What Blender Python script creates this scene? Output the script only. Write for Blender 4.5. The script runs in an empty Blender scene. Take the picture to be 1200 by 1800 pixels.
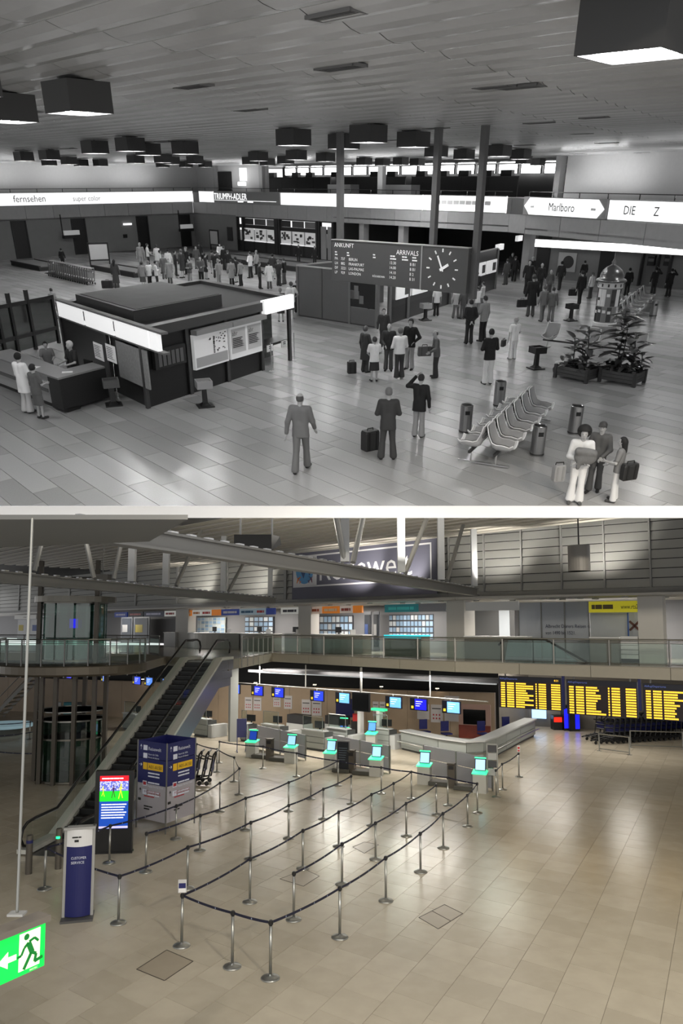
import bpy, math, random
import numpy as np
from mathutils import Matrix, Vector
random.seed(7)
sc = bpy.context.scene
COL = sc.collection
# ------------------------------------------------------------------ camera, world, exposure
# The picture holds two views of one airport hall: the terminal as it was (grey hall, up a 32 degree rake)
# and the terminal of today (level).  Each hall is a rigid set in metres; one camera sees both.
F, CX, CY = 1300.0, 600.0, 980.0          # focal length and principal point in pixels of the 1200x1800 frame
HOR = {1: 318.0, 2: 1100.0}               # image row of each hall's horizon
HC = {1: 6.0, 2: 6.5}                     # camera height over each hall's floor
PITCH = {h: -math.atan((CY - HOR[h]) / F) for h in (1, 2)}
cam = bpy.data.cameras.new('camera'); camo = bpy.data.objects.new('camera', cam); COL.objects.link(camo)
cam.sensor_fit = 'VERTICAL'; cam.sensor_height = 36.0; cam.lens = F / 1800 * 36
cam.shift_y = (CY - 900) / 1800; cam.clip_end = 500; cam.clip_start = 0.05
camo.location = (0, 0, HC[2]); camo.rotation_euler = (math.pi / 2 + PITCH[2], 0, 0)
sc.camera = camo
FR = {2: Matrix.Identity(4),
      1: Matrix.Translation((0, 0, HC[2])) @ Matrix.Rotation(PITCH[2] - PITCH[1], 4, 'X') @ Matrix.Translation((0, 0, -HC[1]))}
HALL = 2
w = bpy.data.worlds.new('world'); sc.world = w; w.use_nodes = True
w.node_tree.nodes['Background'].inputs[0].default_value = (1, 1, 1, 1)
w.node_tree.nodes['Background'].inputs[1].default_value = 1.0
sc.view_settings.view_transform = 'Standard'; sc.view_settings.look = 'None'
sc.view_settings.exposure = 0.0; sc.view_settings.gamma = 1.0; sc.view_settings.use_curve_mapping = False
sc.cycles.max_bounces = 6; sc.cycles.sample_clamp_indirect = 4.0
sc.cycles.caustics_reflective = False; sc.cycles.caustics_refractive = False

# ------------------------------------------------------------------ lights of the two halls: shop and passage lamps, wall uplights, added fill lamps
for nm_, ty_, lo_, ro_, sz_, en_, co_ in (
    ('added_checkin_fill', 'AREA', (-8.22, 45.29, 4.2), (0.0, -0.0, -0.721), (3.5, 0.4), 330.0, (1.0, 0.94, 0.85)),
    ('added_checkin_fill', 'AREA', (-3.85, 41.46, 4.2), (0.0, -0.0, -0.721), (3.5, 0.4), 330.0, (1.0, 0.94, 0.85)),
    ('added_checkin_fill', 'AREA', (0.02, 38.06, 4.2), (0.0, -0.0, -0.721), (3.5, 0.4), 330.0, (1.0, 0.94, 0.85)),
    ('added_checkin_fill', 'AREA', (3.9, 34.65, 4.2), (0.0, -0.0, -0.721), (3.5, 0.4), 330.0, (1.0, 0.94, 0.85)),
    ('added_ceiling_fill', 'AREA', (-28.19, 58.67, 42.63), (-2.746, -0.412, 0.764), (5.5, 0.4), 130.0, (1.0, 1.0, 1.0)),  # unseen area lamps added to brighten the far ceiling and upper walls
    ('added_ceiling_fill', 'AREA', (-23.71, 62.96, 45.35), (-2.746, -0.412, 0.764), (5.5, 0.4), 130.0, (1.0, 1.0, 1.0)),
    ('added_ceiling_fill', 'AREA', (-19.23, 67.26, 48.06), (-2.746, -0.412, 0.764), (5.5, 0.4), 130.0, (1.0, 1.0, 1.0)),
    ('added_ceiling_fill', 'AREA', (-10.89, 67.12, 47.97), (-2.75, 0.416, -0.775), (5.5, 0.4), 130.0, (1.0, 1.0, 1.0)),
    ('added_ceiling_fill', 'AREA', (-4.38, 60.76, 43.95), (-2.75, 0.416, -0.775), (5.5, 0.4), 130.0, (1.0, 1.0, 1.0)),
    ('added_ceiling_fill', 'AREA', (2.12, 54.39, 39.93), (-2.75, 0.416, -0.775), (5.5, 0.4), 130.0, (1.0, 1.0, 1.0)),
    ('added_ceiling_fill', 'AREA', (8.62, 48.03, 35.92), (-2.75, 0.416, -0.775), (5.5, 0.4), 130.0, (1.0, 1.0, 1.0)),
    ('added_ceiling_fill', 'AREA', (13.87, 40.08, 30.9), (-2.904, 0.516, -1.115), (5.5, 0.4), 130.0, (1.0, 1.0, 1.0)),
    ('added_ceiling_fill', 'AREA', (17.62, 32.42, 26.07), (-2.904, 0.516, -1.115), (5.5, 0.4), 130.0, (1.0, 1.0, 1.0)),
    ('added_fill_spot', 'SPOT', (9.0, -4.0, 10.5), (1.068, -0.0, 0.105), (70, 0.6), 7600.0, (1.0, 0.9, 0.74)),  # unseen spots added behind the camera to brighten floor and kiosk panels
    ('added_fill_spot', 'SPOT', (2.0, -4.0, 10.5), (1.187, 0.0, -0.038), (60, 0.6), 2600.0, (1.0, 0.9, 0.74)),
    ('added_fill_spot', 'SPOT', (14.0, -2.0, 10.5), (1.204, -0.0, 0.147), (55, 0.6), 6800.0, (1.0, 0.9, 0.74)),
    ('added_fill_spot', 'SPOT', (-4.0, -4.0, 10.5), (1.107, -0.0, 0.0), (60, 0.6), 2600.0, (1.0, 0.9, 0.74)),
    ('added_fill_spot', 'SPOT', (0.0, -5.0, 9.0), (1.387, -0.0, -0.023), (24, 0.6), 8500.0, (1.0, 0.9, 0.74)),
    ('passage_light', 'AREA', (11.81, 41.18, 4.25), (0.0, -0.0, 0.0), (1.5, 1.5), 140.0, (1.0, 0.94, 0.85)),
    ('passage_light', 'AREA', (14.19, 37.65, 4.25), (0.0, -0.0, 0.0), (1.5, 1.5), 140.0, (1.0, 0.94, 0.85)),
    ('passage_light', 'AREA', (11.34, 45.45, 4.25), (0.0, -0.0, 0.0), (1.5, 1.5), 140.0, (1.0, 0.94, 0.85)),
    ('added_slat_fill', 'AREA', (-6.42, 23.75, 8.75), (-3.142, 0.0, -0.817), (2.5, 0.4), 420.0, (1.0, 0.95, 0.86)),  # upward area lamps added to brighten the undersides of the roof slats
    ('added_slat_fill', 'AREA', (-3.3, 23.75, 8.75), (-3.142, 0.0, -0.817), (2.5, 0.4), 420.0, (1.0, 0.95, 0.86)),
    ('added_slat_fill', 'AREA', (0.0, 23.75, 8.75), (-3.142, 0.0, -0.817), (2.5, 0.4), 420.0, (1.0, 0.95, 0.86)),
    ('added_slat_fill', 'AREA', (2.93, 23.75, 8.75), (-3.142, 0.0, -0.817), (2.5, 0.4), 420.0, (1.0, 0.95, 0.86)),
    ('shop_ceiling_light', 'AREA', (-21.37, 69.86, 7.7), (0.0, -0.0, -0.817), (2.5, 0.5), 300.0, (1.0, 0.95, 0.88)),
    ('shop_ceiling_light', 'AREA', (-10.75, 58.54, 7.7), (0.0, -0.0, -0.817), (2.5, 0.5), 300.0, (1.0, 0.95, 0.88)),
    ('shop_ceiling_light', 'AREA', (-6.16, 53.65, 7.7), (0.0, -0.0, -0.817), (2.5, 0.5), 300.0, (1.0, 0.95, 0.88)),
    ('shop_ceiling_light', 'AREA', (-0.36, 47.48, 7.7), (0.0, -0.0, -0.817), (2.5, 0.5), 300.0, (1.0, 0.95, 0.88)),
    ('shop_ceiling_light', 'AREA', (3.33, 43.55, 7.7), (0.0, -0.0, -0.817), (2.5, 0.5), 300.0, (1.0, 0.95, 0.88)),
    ('shop_ceiling_light', 'AREA', (7.93, 38.4, 7.7), (0.0, -0.0, -0.817), (2.5, 0.5), 300.0, (1.0, 0.95, 0.88)),
    ('shop_ceiling_light', 'AREA', (11.09, 36.26, 7.7), (0.0, -0.0, -0.817), (2.5, 0.5), 300.0, (1.0, 0.95, 0.88)),
    ('shop_ceiling_light', 'AREA', (13.51, 34.63, 7.7), (0.0, -0.0, -0.817), (2.5, 0.5), 300.0, (1.0, 0.95, 0.88)),
    ('uplight', 'SPOT', (6.87, 34.53, 8.5), (2.49, 0.0, -0.317), (100, 0.6), 650.0, (1.0, 0.95, 0.85)),
    ('uplight', 'SPOT', (2.94, 38.42, 8.4), (2.423, -0.0, -0.192), (100, 0.6), 650.0, (1.0, 0.95, 0.85)),
    ('uplight', 'SPOT', (0.63, 40.88, 8.5), (2.384, 0.0, -0.133), (100, 0.6), 650.0, (1.0, 0.95, 0.85)),
    ('uplight', 'SPOT', (-11.0, 53.26, 8.4), (2.29, -0.0, 0.083), (100, 0.6), 650.0, (1.0, 0.95, 0.85)),
    ('uplight', 'SPOT', (-6.27, 48.22, 8.4), (2.334, -0.0, 0.009), (100, 0.6), 650.0, (1.0, 0.95, 0.85)),
    ('uplight', 'SPOT', (10.74, 31.91, 8.5), (2.503, 0.0, -0.435), (100, 0.6), 650.0, (1.0, 0.95, 0.85))):
    L_ = bpy.data.lights.new(nm_, ty_); L_.energy = en_; L_.color = co_
    if ty_ == 'SPOT': L_.spot_size = math.radians(sz_[0]); L_.spot_blend = sz_[1]; L_.shadow_soft_size = .25
    else: L_.shape = 'RECTANGLE'; L_.size, L_.size_y = sz_
    o_ = bpy.data.objects.new(nm_, L_); COL.objects.link(o_); o_.location = lo_; o_.rotation_euler = ro_

# ------------------------------------------------------------------ pixels to points
def ray(u, v, h=None):
    p = PITCH[h or HALL]; x = (u - CX) / F; y = (CY - v) / F
    return Vector((x, math.cos(p) - y * math.sin(p), math.sin(p) + y * math.cos(p)))
def fl(u, v, z=0.0):
    d = ray(u, v); t = (z - HC[HALL]) / d.z
    return Vector((d.x * t, d.y * t, z))
def at(u, v, dist):
    """point on the pixel's ray at plan depth dist (forward metres)"""
    d = ray(u, v); t = dist / d.y
    return Vector((d.x * t, dist, HC[HALL] + d.z * t))
def zat(p, v):
    """height over plan point p seen at image row v"""
    k = (CY - v) / F; c, s = math.cos(PITCH[HALL]), math.sin(PITCH[HALL])
    return HC[HALL] + p[1] * (k * c + s) / (c - k * s)
def wl(u, v, A, B):
    """pixel on the vertical plane through plan points A, B"""
    d = ray(u, v); n = Vector((B[1] - A[1], A[0] - B[0]))
    t = (A[0] * n.x + A[1] * n.y) / (d.x * n.x + d.y * n.y)
    return Vector((d.x * t, d.y * t, HC[HALL] + d.z * t))
def V(*a): return Vector(a)
def lerp(a, b, t): return a + (b - a) * t
def az(a, b):
    """heading a->b as z rotation that turns +X onto it"""
    return math.atan2(b[1] - a[1], b[0] - a[0])

# ------------------------------------------------------------------ materials
MATS = {}
def lin(c):
    if isinstance(c, (int, float)): c = (c, c, c)
    return tuple(((x / 12.92) if x <= .04045 else ((x + .055) / 1.055) ** 2.4) for x in c) + (1.0,)
def mat(key, col=.5, rough=.5, metal=0.0, emit=0.0, alpha=None, noise=0.0, nscale=6.0, bump=0.0, trans=0.0, spec=.5, var=0.0):
    """col in display (sRGB) values; noise = mottling of the colour, var = tone change per object"""
    if key in MATS: return MATS[key]
    m = bpy.data.materials.new(key); m.use_nodes = True; nt = m.node_tree; b = nt.nodes['Principled BSDF']
    c = lin(col)
    b.inputs['Base Color'].default_value = c; b.inputs['Roughness'].default_value = rough
    b.inputs['Metallic'].default_value = metal; b.inputs['Specular IOR Level'].default_value = spec
    if emit:
        b.inputs['Emission Color'].default_value = c; b.inputs['Emission Strength'].default_value = emit
    if trans:
        b.inputs['Transmission Weight'].default_value = trans
    if alpha is not None: b.inputs['Alpha'].default_value = alpha
    if noise or bump:
        tc = nt.nodes.new('ShaderNodeTexCoord'); n = nt.nodes.new('ShaderNodeTexNoise')
        n.inputs['Scale'].default_value = nscale; n.inputs['Detail'].default_value = 5
        nt.links.new(tc.outputs['Object'], n.inputs['Vector'])
    if noise or var:
        hs = nt.nodes.new('ShaderNodeHueSaturation'); hs.inputs['Color'].default_value = c
        ma = nt.nodes.new('ShaderNodeMath'); ma.operation = 'MULTIPLY_ADD'
        ma.inputs[1].default_value = 2 * noise; ma.inputs[2].default_value = 1 - noise
        if noise: nt.links.new(n.outputs['Fac'], ma.inputs[0])
        out = ma.outputs[0]
        if var:
            oi = nt.nodes.new('ShaderNodeObjectInfo'); mb_ = nt.nodes.new('ShaderNodeMath'); mb_.operation = 'MULTIPLY_ADD'
            mb_.inputs[1].default_value = 2 * var; mb_.inputs[2].default_value = -var
            nt.links.new(oi.outputs['Random'], mb_.inputs[0])
            ad = nt.nodes.new('ShaderNodeMath'); nt.links.new(out, ad.inputs[0]); nt.links.new(mb_.outputs[0], ad.inputs[1])
            if not noise: ma.inputs[0].default_value = .5
            out = ad.outputs[0]
        nt.links.new(out, hs.inputs['Value']); nt.links.new(hs.outputs[0], b.inputs['Base Color'])
    if bump:
        bp = nt.nodes.new('ShaderNodeBump'); bp.inputs['Strength'].default_value = bump; bp.inputs['Distance'].default_value = .02
        nt.links.new(n.outputs['Fac'], bp.inputs['Height']); nt.links.new(bp.outputs[0], b.inputs['Normal'])
    MATS[key] = m
    return m
def glass(key, col, alpha, rough=.05):
    """thin architectural pane: tinted see-through plus reflection"""
    if key in MATS: return MATS[key]
    m = bpy.data.materials.new(key); m.use_nodes = True; nt = m.node_tree; nt.nodes.clear()
    o = nt.nodes.new('ShaderNodeOutputMaterial'); t = nt.nodes.new('ShaderNodeBsdfTransparent'); g = nt.nodes.new('ShaderNodeBsdfGlossy')
    t.inputs[0].default_value = lin(col); g.inputs[1].default_value = rough; g.inputs[0].default_value = (.8, .85, .82, 1)
    mx = nt.nodes.new('ShaderNodeMixShader'); mx.inputs[0].default_value = alpha
    nt.links.new(t.outputs[0], mx.inputs[1]); nt.links.new(g.outputs[0], mx.inputs[2]); nt.links.new(mx.outputs[0], o.inputs[0])
    MATS[key] = m
    return m
def gr(v, rough=.6, **k):
    """a plain grey of the old hall"""
    return mat('grey_%02d_%02d' % (round(v * 50), round(rough * 10)) + ''.join(sorted(k)), v, rough, **k)

# ------------------------------------------------------------------ objects
LOCAL = {}
def tag(o, label=None, cat=None, group=None, kind=None):
    if label: o['label'] = label
    if cat: o['category'] = cat
    if group: o['group'] = group
    if kind: o['kind'] = kind
    return o
def place(o, loc=(0, 0, 0), rz=0.0, s=1.0):
    L = Matrix.Translation(loc) @ Matrix.Rotation(rz, 4, 'Z') @ Matrix.Scale(s, 4)
    LOCAL[o.name] = L; o.matrix_basis = FR[HALL] @ L
    return o
def thing(name, label, cat, loc=(0, 0, 0), rz=0.0, group=None, s=1.0):
    o = bpy.data.objects.new(name, None); COL.objects.link(o); o.empty_display_size = .1
    place(o, loc, rz, s)
    return tag(o, label, cat, group)
KIDS = {}
def adopt(o, p):
    o.parent = p; KIDS.setdefault(p.name, []).append(o)
def copy_tree(o, parent=None):
    c = o.copy(); COL.objects.link(c)
    if parent is not None: adopt(c, parent)
    for k in KIDS.get(o.name, []): copy_tree(k, c)
    return c
def dup(o, loc, rz=0.0, label=None, group=None, s=1.0):
    c = copy_tree(o); place(c, loc, rz, s)
    return tag(c, label, None, group)
TXT = {}
def text_geo(s):
    if s not in TXT:
        cu = bpy.data.curves.new('t', 'FONT'); cu.body = s; cu.resolution_u = 2
        to = bpy.data.objects.new('t', cu); me = bpy.data.meshes.new_from_object(to)
        vs = [(v.co.x, v.co.y) for v in me.vertices]; fs = [tuple(p.vertices) for p in me.polygons]
        bpy.data.objects.remove(to); bpy.data.curves.remove(cu); bpy.data.meshes.remove(me)
        TXT[s] = (vs, fs)
    return TXT[s]
class MB:
    """collects shapes; build() links them as one mesh object"""
    def __init__(self, hall=False): self.v = []; self.f = []; self.hall = hall
    def add(self, vs, fs):
        n = len(self.v); self.v += [tuple(x) for x in vs]; self.f += [tuple(i + n for i in f) for f in fs]; return self
    def poly(self, pts): return self.add(pts, [tuple(range(len(pts)))])
    def prism(self, pts, z0, z1):
        n = len(pts); a = [(p[0], p[1], z0) for p in pts]; b = [(p[0], p[1], z1) for p in pts]
        if sum(pts[i][0] * pts[(i + 1) % n][1] - pts[(i + 1) % n][0] * pts[i][1] for i in range(n)) < 0: a.reverse(); b.reverse()
        return self.add(a + b, [tuple(range(n))[::-1], tuple(range(n, 2 * n))] + [(i, (i + 1) % n, (i + 1) % n + n, i + n) for i in range(n)])
    def box(self, c, s, rz=0.0, M=None):
        x, y, z = s[0] / 2, s[1] / 2, s[2] / 2; ca, sa = math.cos(rz), math.sin(rz); vs = []
        for dz in (-z, z):
            for dx, dy in ((-x, -y), (x, -y), (x, y), (-x, y)):
                q = Vector((dx, dy, dz))
                q = (M @ q) if M is not None else Vector((dx * ca - dy * sa, dx * sa + dy * ca, dz))
                vs.append(q + Vector(c))
        return self.add(vs, [(3, 2, 1, 0), (4, 5, 6, 7), (0, 1, 5, 4), (1, 2, 6, 5), (2, 3, 7, 6), (3, 0, 4, 7)])
    def bb(self, x0, x1, y0, y1, z0, z1): return self.box(((x0 + x1) / 2, (y0 + y1) / 2, (z0 + z1) / 2), (x1 - x0, y1 - y0, z1 - z0))
    def bar(self, a, b, w, h, up=(0, 0, 1)):
        """square bar from a to b, w across, h along up"""
        a, b = Vector(a), Vector(b); d = (b - a); L = d.length; d.normalize(); up = Vector(up)
        x = d.cross(up)
        if x.length < 1e-4: x = d.cross(Vector((0, 1, 0)))
        x.normalize(); u = x.cross(d)
        return self.box((a + b) / 2, (w, L, h), M=Matrix((x, d, u)).transposed())
    def rings(self, rings, closed=True, caps=True):
        n = len(rings[0]); vs = [p for r in rings for p in r]; fs = []
        for k in range(len(rings) - 1):
            for i in range(n if closed else n - 1):
                j = (i + 1) % n; fs.append((k * n + i, k * n + j, k * n + n + j, k * n + n + i))
        if caps and closed:
            fs.append(tuple(range(n))[::-1]); o = (len(rings) - 1) * n; fs.append(tuple(range(o, o + n)))
        return self.add(vs, fs)
    def tube(self, pts, r, n=8, caps=True):
        pts = [Vector(p) for p in pts]; R = r if isinstance(r, (list, tuple)) else [r] * len(pts); rs = []; ref = None
        for i, p in enumerate(pts):
            d = (pts[min(i + 1, len(pts) - 1)] - pts[max(i - 1, 0)]).normalized()
            if ref is None: ref = Vector((0, 0, 1)) if abs(d.z) < .9 else Vector((1, 0, 0))
            x = d.cross(ref).normalized(); y = x.cross(d).normalized(); ref = y
            rs.append([p + (x * math.cos(2 * math.pi * k / n) + y * math.sin(2 * math.pi * k / n)) * R[i] for k in range(n)])
        return self.rings(rs, caps=caps)
    def lathe(self, prof, n=20, c=(0, 0, 0), a0=0.0, a1=None):
        full = a1 is None; m = n if full else n + 1; rs = []
        for r, z in prof:
            rs.append([(c[0] + r * math.cos(a0 + ((2 * math.pi) if full else (a1 - a0)) * k / n), c[1] + r * math.sin(a0 + ((2 * math.pi) if full else (a1 - a0)) * k / n), c[2] + z) for k in range(m)])
        return self.rings(rs, closed=full, caps=full)
    def quad(self, a, b, c, d, t=0.02):
        """slab with face a b c d (counter-clockwise from the front), thickness t behind it"""
        a, b, c, d = map(Vector, (a, b, c, d)); n = (b - a).cross(d - a).normalized() * t
        return self.add([a, b, c, d, a - n, b - n, c - n, d - n], [(0, 1, 2, 3), (7, 6, 5, 4), (0, 4, 5, 1), (1, 5, 6, 2), (2, 6, 7, 3), (3, 7, 4, 0)])
    def text(self, s, o, right, up, h, align='l', wmax=None, lift=0.0):
        """flat lettering: o = left end of the baseline, h = cap height"""
        vs, fs = text_geo(s)
        if not vs: return self
        x0 = min(v[0] for v in vs); x1 = max(v[0] for v in vs); k = h / .7
        o, right, up = Vector(o), Vector(right).normalized(), Vector(up).normalized(); kx = k
        if wmax and (x1 - x0) * k > wmax: kx = wmax / (x1 - x0)
        sh = {'l': x0, 'c': (x0 + x1) / 2, 'r': x1}[align]; n = right.cross(up) * lift
        return self.add([o + n + right * ((a - sh) * kx) + up * (b * k) for a, b in vs], fs)
    def strokes(self, o, right, up, h, w, words=(.3, .5, .2), lift=0.0):
        """unreadable small print: dashes where words stand"""
        o, right, up = Vector(o), Vector(right).normalized(), Vector(up).normalized(); x = 0.0; tot = sum(words); n = right.cross(up) * lift
        for k in words:
            L = w * k / tot; e = min(.25 * h, .1 * L); self.add([o + n + right * (x + a) + up * b for a, b in ((0, 0), (L - e, 0), (L - e, h), (0, h))], [(0, 1, 2, 3)]); x += L
        return self
    def build(self, name, m, parent=None, smooth=False, kind=None):
        me = bpy.data.meshes.new(name); vs = self.v
        if self.hall and parent is not None:
            I = LOCAL[parent.name].inverted(); vs = [I @ Vector(p) for p in vs]
        me.from_pydata(vs, [], self.f)
        ms = m if isinstance(m, (list, tuple)) else [m]
        for q in ms: me.materials.append(q)
        if smooth:
            me.polygons.foreach_set('use_smooth', [True] * len(me.polygons))
        o = bpy.data.objects.new(name, me); COL.objects.link(o)
        if kind: o['kind'] = kind
        if parent is not None:
            adopt(o, parent)
            if self.hall: LOCAL[o.name] = LOCAL[parent.name]
            elif parent.name in LOCAL: LOCAL[o.name] = LOCAL[parent.name]
        return o
    def top(self, name, m, label, cat, group=None, kind=None, smooth=False):
        """a one-mesh thing: origin at the middle of its underside, coordinates in the hall's frame"""
        A = np.array([tuple(p) for p in self.v]); lo, hi = A.min(0), A.max(0); c = Vector(((lo[0] + hi[0]) / 2, (lo[1] + hi[1]) / 2, lo[2]))
        self.v = [Vector(p) - c for p in self.v]; self.hall = False
        o = self.build(name, m, None, smooth); place(o, c)
        return tag(o, label, cat, group, kind)
    def struct(self, name, m, smooth=False):
        """a piece of the setting, in the hall's own frame"""
        o = self.build(name, m, None, smooth); place(o); o['kind'] = 'structure'
        return o
def HB(): return MB(hall=True)
def share(o, parent, loc=(0, 0, 0), rz=0.0, s=None, name=None):
    """another copy of a part's mesh, in the parent's frame"""
    c = bpy.data.objects.new(name or o.name.split('.')[0], o.data); COL.objects.link(c); adopt(c, parent)
    c.matrix_basis = Matrix.Translation(loc) @ Matrix.Rotation(rz, 4, 'Z') @ (Matrix.Diagonal(tuple(s) + (1,)) if s else Matrix.Identity(4))
    return c
# ================================================================== HALL 1: the old terminal, in greys
HALL = 1
ZF, ZS, ZT, ZC = 3.0, 4.1, 5.12, 7.42        # fascia foot, sign band foot, band top, ceiling
WC_ = fl(340, 376, ZF); WL = fl(20, 388, ZF); WR = fl(892, 408, ZF); WR1 = fl(921, 411, ZF); WR2 = fl(1180, 437, ZF)
for q in (WC_, WL, WR, WR1, WR2): q.z = 0
dirA = (WC_ - WL).normalized(); dirB = (WC_ - WR).normalized()
WL0 = WL - dirA * 14; WR3 = WR2 + (WR2 - WR1).normalized() * 12
def up(p, z): return V(p[0], p[1], z)
def nrm(a, b):
    d = (b - a); return V(d.y, -d.x, 0).normalized()         # toward the camera side for a left-to-right wall
def island_mat(key, c0, c1, rough, nscale, nz, spec=.5, bump=0.0, pos=None):
    """tone differs from piece to piece, fine mottling on top"""
    if key in MATS: return MATS[key]
    m = bpy.data.materials.new(key); m.use_nodes = True; nt = m.node_tree; b = nt.nodes['Principled BSDF']
    b.inputs['Roughness'].default_value = rough; b.inputs['Specular IOR Level'].default_value = spec
    g = nt.nodes.new('ShaderNodeNewGeometry'); oi = nt.nodes.new('ShaderNodeObjectInfo'); tc = nt.nodes.new('ShaderNodeTexCoord')
    ad = nt.nodes.new('ShaderNodeMath'); nt.links.new(g.outputs['Random Per Island'], ad.inputs[0]); nt.links.new(oi.outputs['Random'], ad.inputs[1])
    fr = nt.nodes.new('ShaderNodeMath'); fr.operation = 'FRACT'; nt.links.new(ad.outputs[0], fr.inputs[0])
    n = nt.nodes.new('ShaderNodeTexNoise'); n.inputs['Scale'].default_value = nscale; n.inputs['Detail'].default_value = 6
    nt.links.new(tc.outputs['Object'], n.inputs['Vector'])
    md = nt.nodes.new('ShaderNodeMath'); md.operation = 'MULTIPLY_ADD'; md.inputs[1].default_value = nz; nt.links.new(n.outputs['Fac'], md.inputs[0])
    sb = nt.nodes.new('ShaderNodeMath'); sb.operation = 'SUBTRACT'; sb.inputs[1].default_value = nz / 2; nt.links.new(fr.outputs[0], sb.inputs[0]); nt.links.new(sb.outputs[0], md.inputs[2])
    mx = nt.nodes.new('ShaderNodeMix'); mx.data_type = 'RGBA'; nt.links.new(md.outputs[0], mx.inputs[0])
    mx.inputs[6].default_value = lin(c0); mx.inputs[7].default_value = lin(c1); nt.links.new(mx.outputs[2], b.inputs['Base Color'])
    if bump:
        bp = nt.nodes.new('ShaderNodeBump'); bp.inputs['Strength'].default_value = bump; bp.inputs['Distance'].default_value = .01
        nt.links.new(n.outputs['Fac'], bp.inputs['Height']); nt.links.new(bp.outputs[0], b.inputs['Normal'])
    MATS[key] = m
    return m
# ---- floor of stone planks running along the back wall
Y0 = fl(600, 889).y
m_plank = island_mat('old_floor_stone', .56, .66, .24, 30, .5, spec=.6)
fb = MB(); fb.prism([(-70, Y0), (70, Y0), (70, 112), (-70, 112)], -.12, -.012)
floor1 = fb.struct('floor', gr(.3, .5))
pb = -dirB; pa = V(pb.y, -pb.x, 0)                     # pb runs right and nearer, pa right and farther? kept square to pb
if pa.y < 0: pa = -pa
planks = []
r0 = 0
for i in range(-60, 130):
    s = random.uniform(0, 2); W = .58
    while s < 130:
        L = random.choice((1.2, 1.8, 2.4, 3.0)); c0 = (i * W) * pa + (s - 75) * pb + V(4, 30, 0)
        mid = c0 + pa * W / 2 + pb * L / 2
        if mid.y > Y0 - 2.2 and mid.y < 75 and abs(mid.x) < 5 + mid.y * .52:
            planks.append((mid.length, c0, L))
        s += L
planks.sort(key=lambda t: t[0])
def plank_mb(b, c0, L, W=.58):
    g = .006; q = [c0 + pa * g + pb * g, c0 + pa * g + pb * (L - g), c0 + pa * (W - g) + pb * (L - g), c0 + pa * (W - g) + pb * g]
    r = []
    for i in range(4):
        s_, e = q[i], q[(i + 1) % 4]
        if s_.y >= Y0: r.append(s_)
        if (s_.y >= Y0) != (e.y >= Y0): r.append(lerp(s_, e, (Y0 - s_.y) / (e.y - s_.y)))
    return b.prism(r, -.012, 0) if len(r) > 2 else b
planks = [q for q in planks if plank_mb(MB(), q[1], q[2]).v]
for k, (d, c0, L) in enumerate(planks[:300]):
    plank_mb(HB(), c0, L).build('floor_slab', m_plank, floor1)
far = HB()
for d, c0, L in planks[300:]: plank_mb(far, c0, L)
far.build('floor_slab_field', m_plank, floor1, kind='stuff')
# white edge of the floor deck between the two halls
zb = zat(V(0, Y0, 0), 910)
eb = MB(); eb.prism([(-70, Y0 - .0), (70, Y0 - .0), (70, Y0 + .5), (-70, Y0 + .5)], zb, -.125)
eb.prism([(-70, Y0 - .012), (70, Y0 - .012), (70, Y0 - .001), (-70, Y0 - .001)], zb, -.002)
eb.struct('trim_1', mat('white_edge', .985, .8))
# ---- ceiling of bowed strips
ca = V(math.sin(math.radians(33)), math.cos(math.radians(33)), 0); cb = V(math.cos(math.radians(45)), -math.sin(math.radians(45)), 0)
cbk = MB(); cbk.prism([(-75, 6.2), (75, 6.2), (75, 115), (-75, 115)], ZC + .05, ZC + .15)
ceil1 = cbk.struct('ceiling', gr(.2, .6))
m_ceil = island_mat('old_ceiling_panel', .66, .72, .2, 8, .5, spec=1.0)
strips = []
for i in range(-90, 190):
    for j in range(-30, 30):
        c0 = ca * (i * .72) + cb * (j * 2.5 + (0 if i % 2 else .0)) + V(0, 9, 0); mid = c0 + ca * .36 + cb * 1.25
        if 6.6 < mid.y < 95 and abs(mid.x) < 3 + mid.y * .56: strips.append((mid.length, c0))
strips.sort(key=lambda t: t[0])
def strip_mb(b, c0):
    rs = []
    for k in range(5):
        t = k / 4; z = ZC - .06 * math.sin(math.pi * t) ; p = c0 + ca * (.006 + .708 * t)
        rs.append([up(p + cb * .006, z), up(p + cb * 2.494, z)])
    n = len(b.v); vs = [q for r in rs for q in r]
    b.add(vs, [(2 * k, 2 * k + 1, 2 * k + 3, 2 * k + 2) for k in range(4)])
    b.add([up(p, ZC + .05) for p in (rs[0][0], rs[0][1], rs[4][1], rs[4][0])] + [rs[0][0], rs[0][1], rs[4][1], rs[4][0]], [(0, 1, 5, 4), (1, 2, 6, 5), (2, 3, 7, 6), (3, 0, 4, 7)])
for d, c0 in strips[:300]:
    b = HB(); strip_mb(b, c0); b.build('ceiling_panel', m_ceil, ceil1)
b = HB()
for d, c0 in strips[300:]: strip_mb(b, c0)
b.build('ceiling_panel_field', m_ceil, ceil1, kind='stuff')
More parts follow.
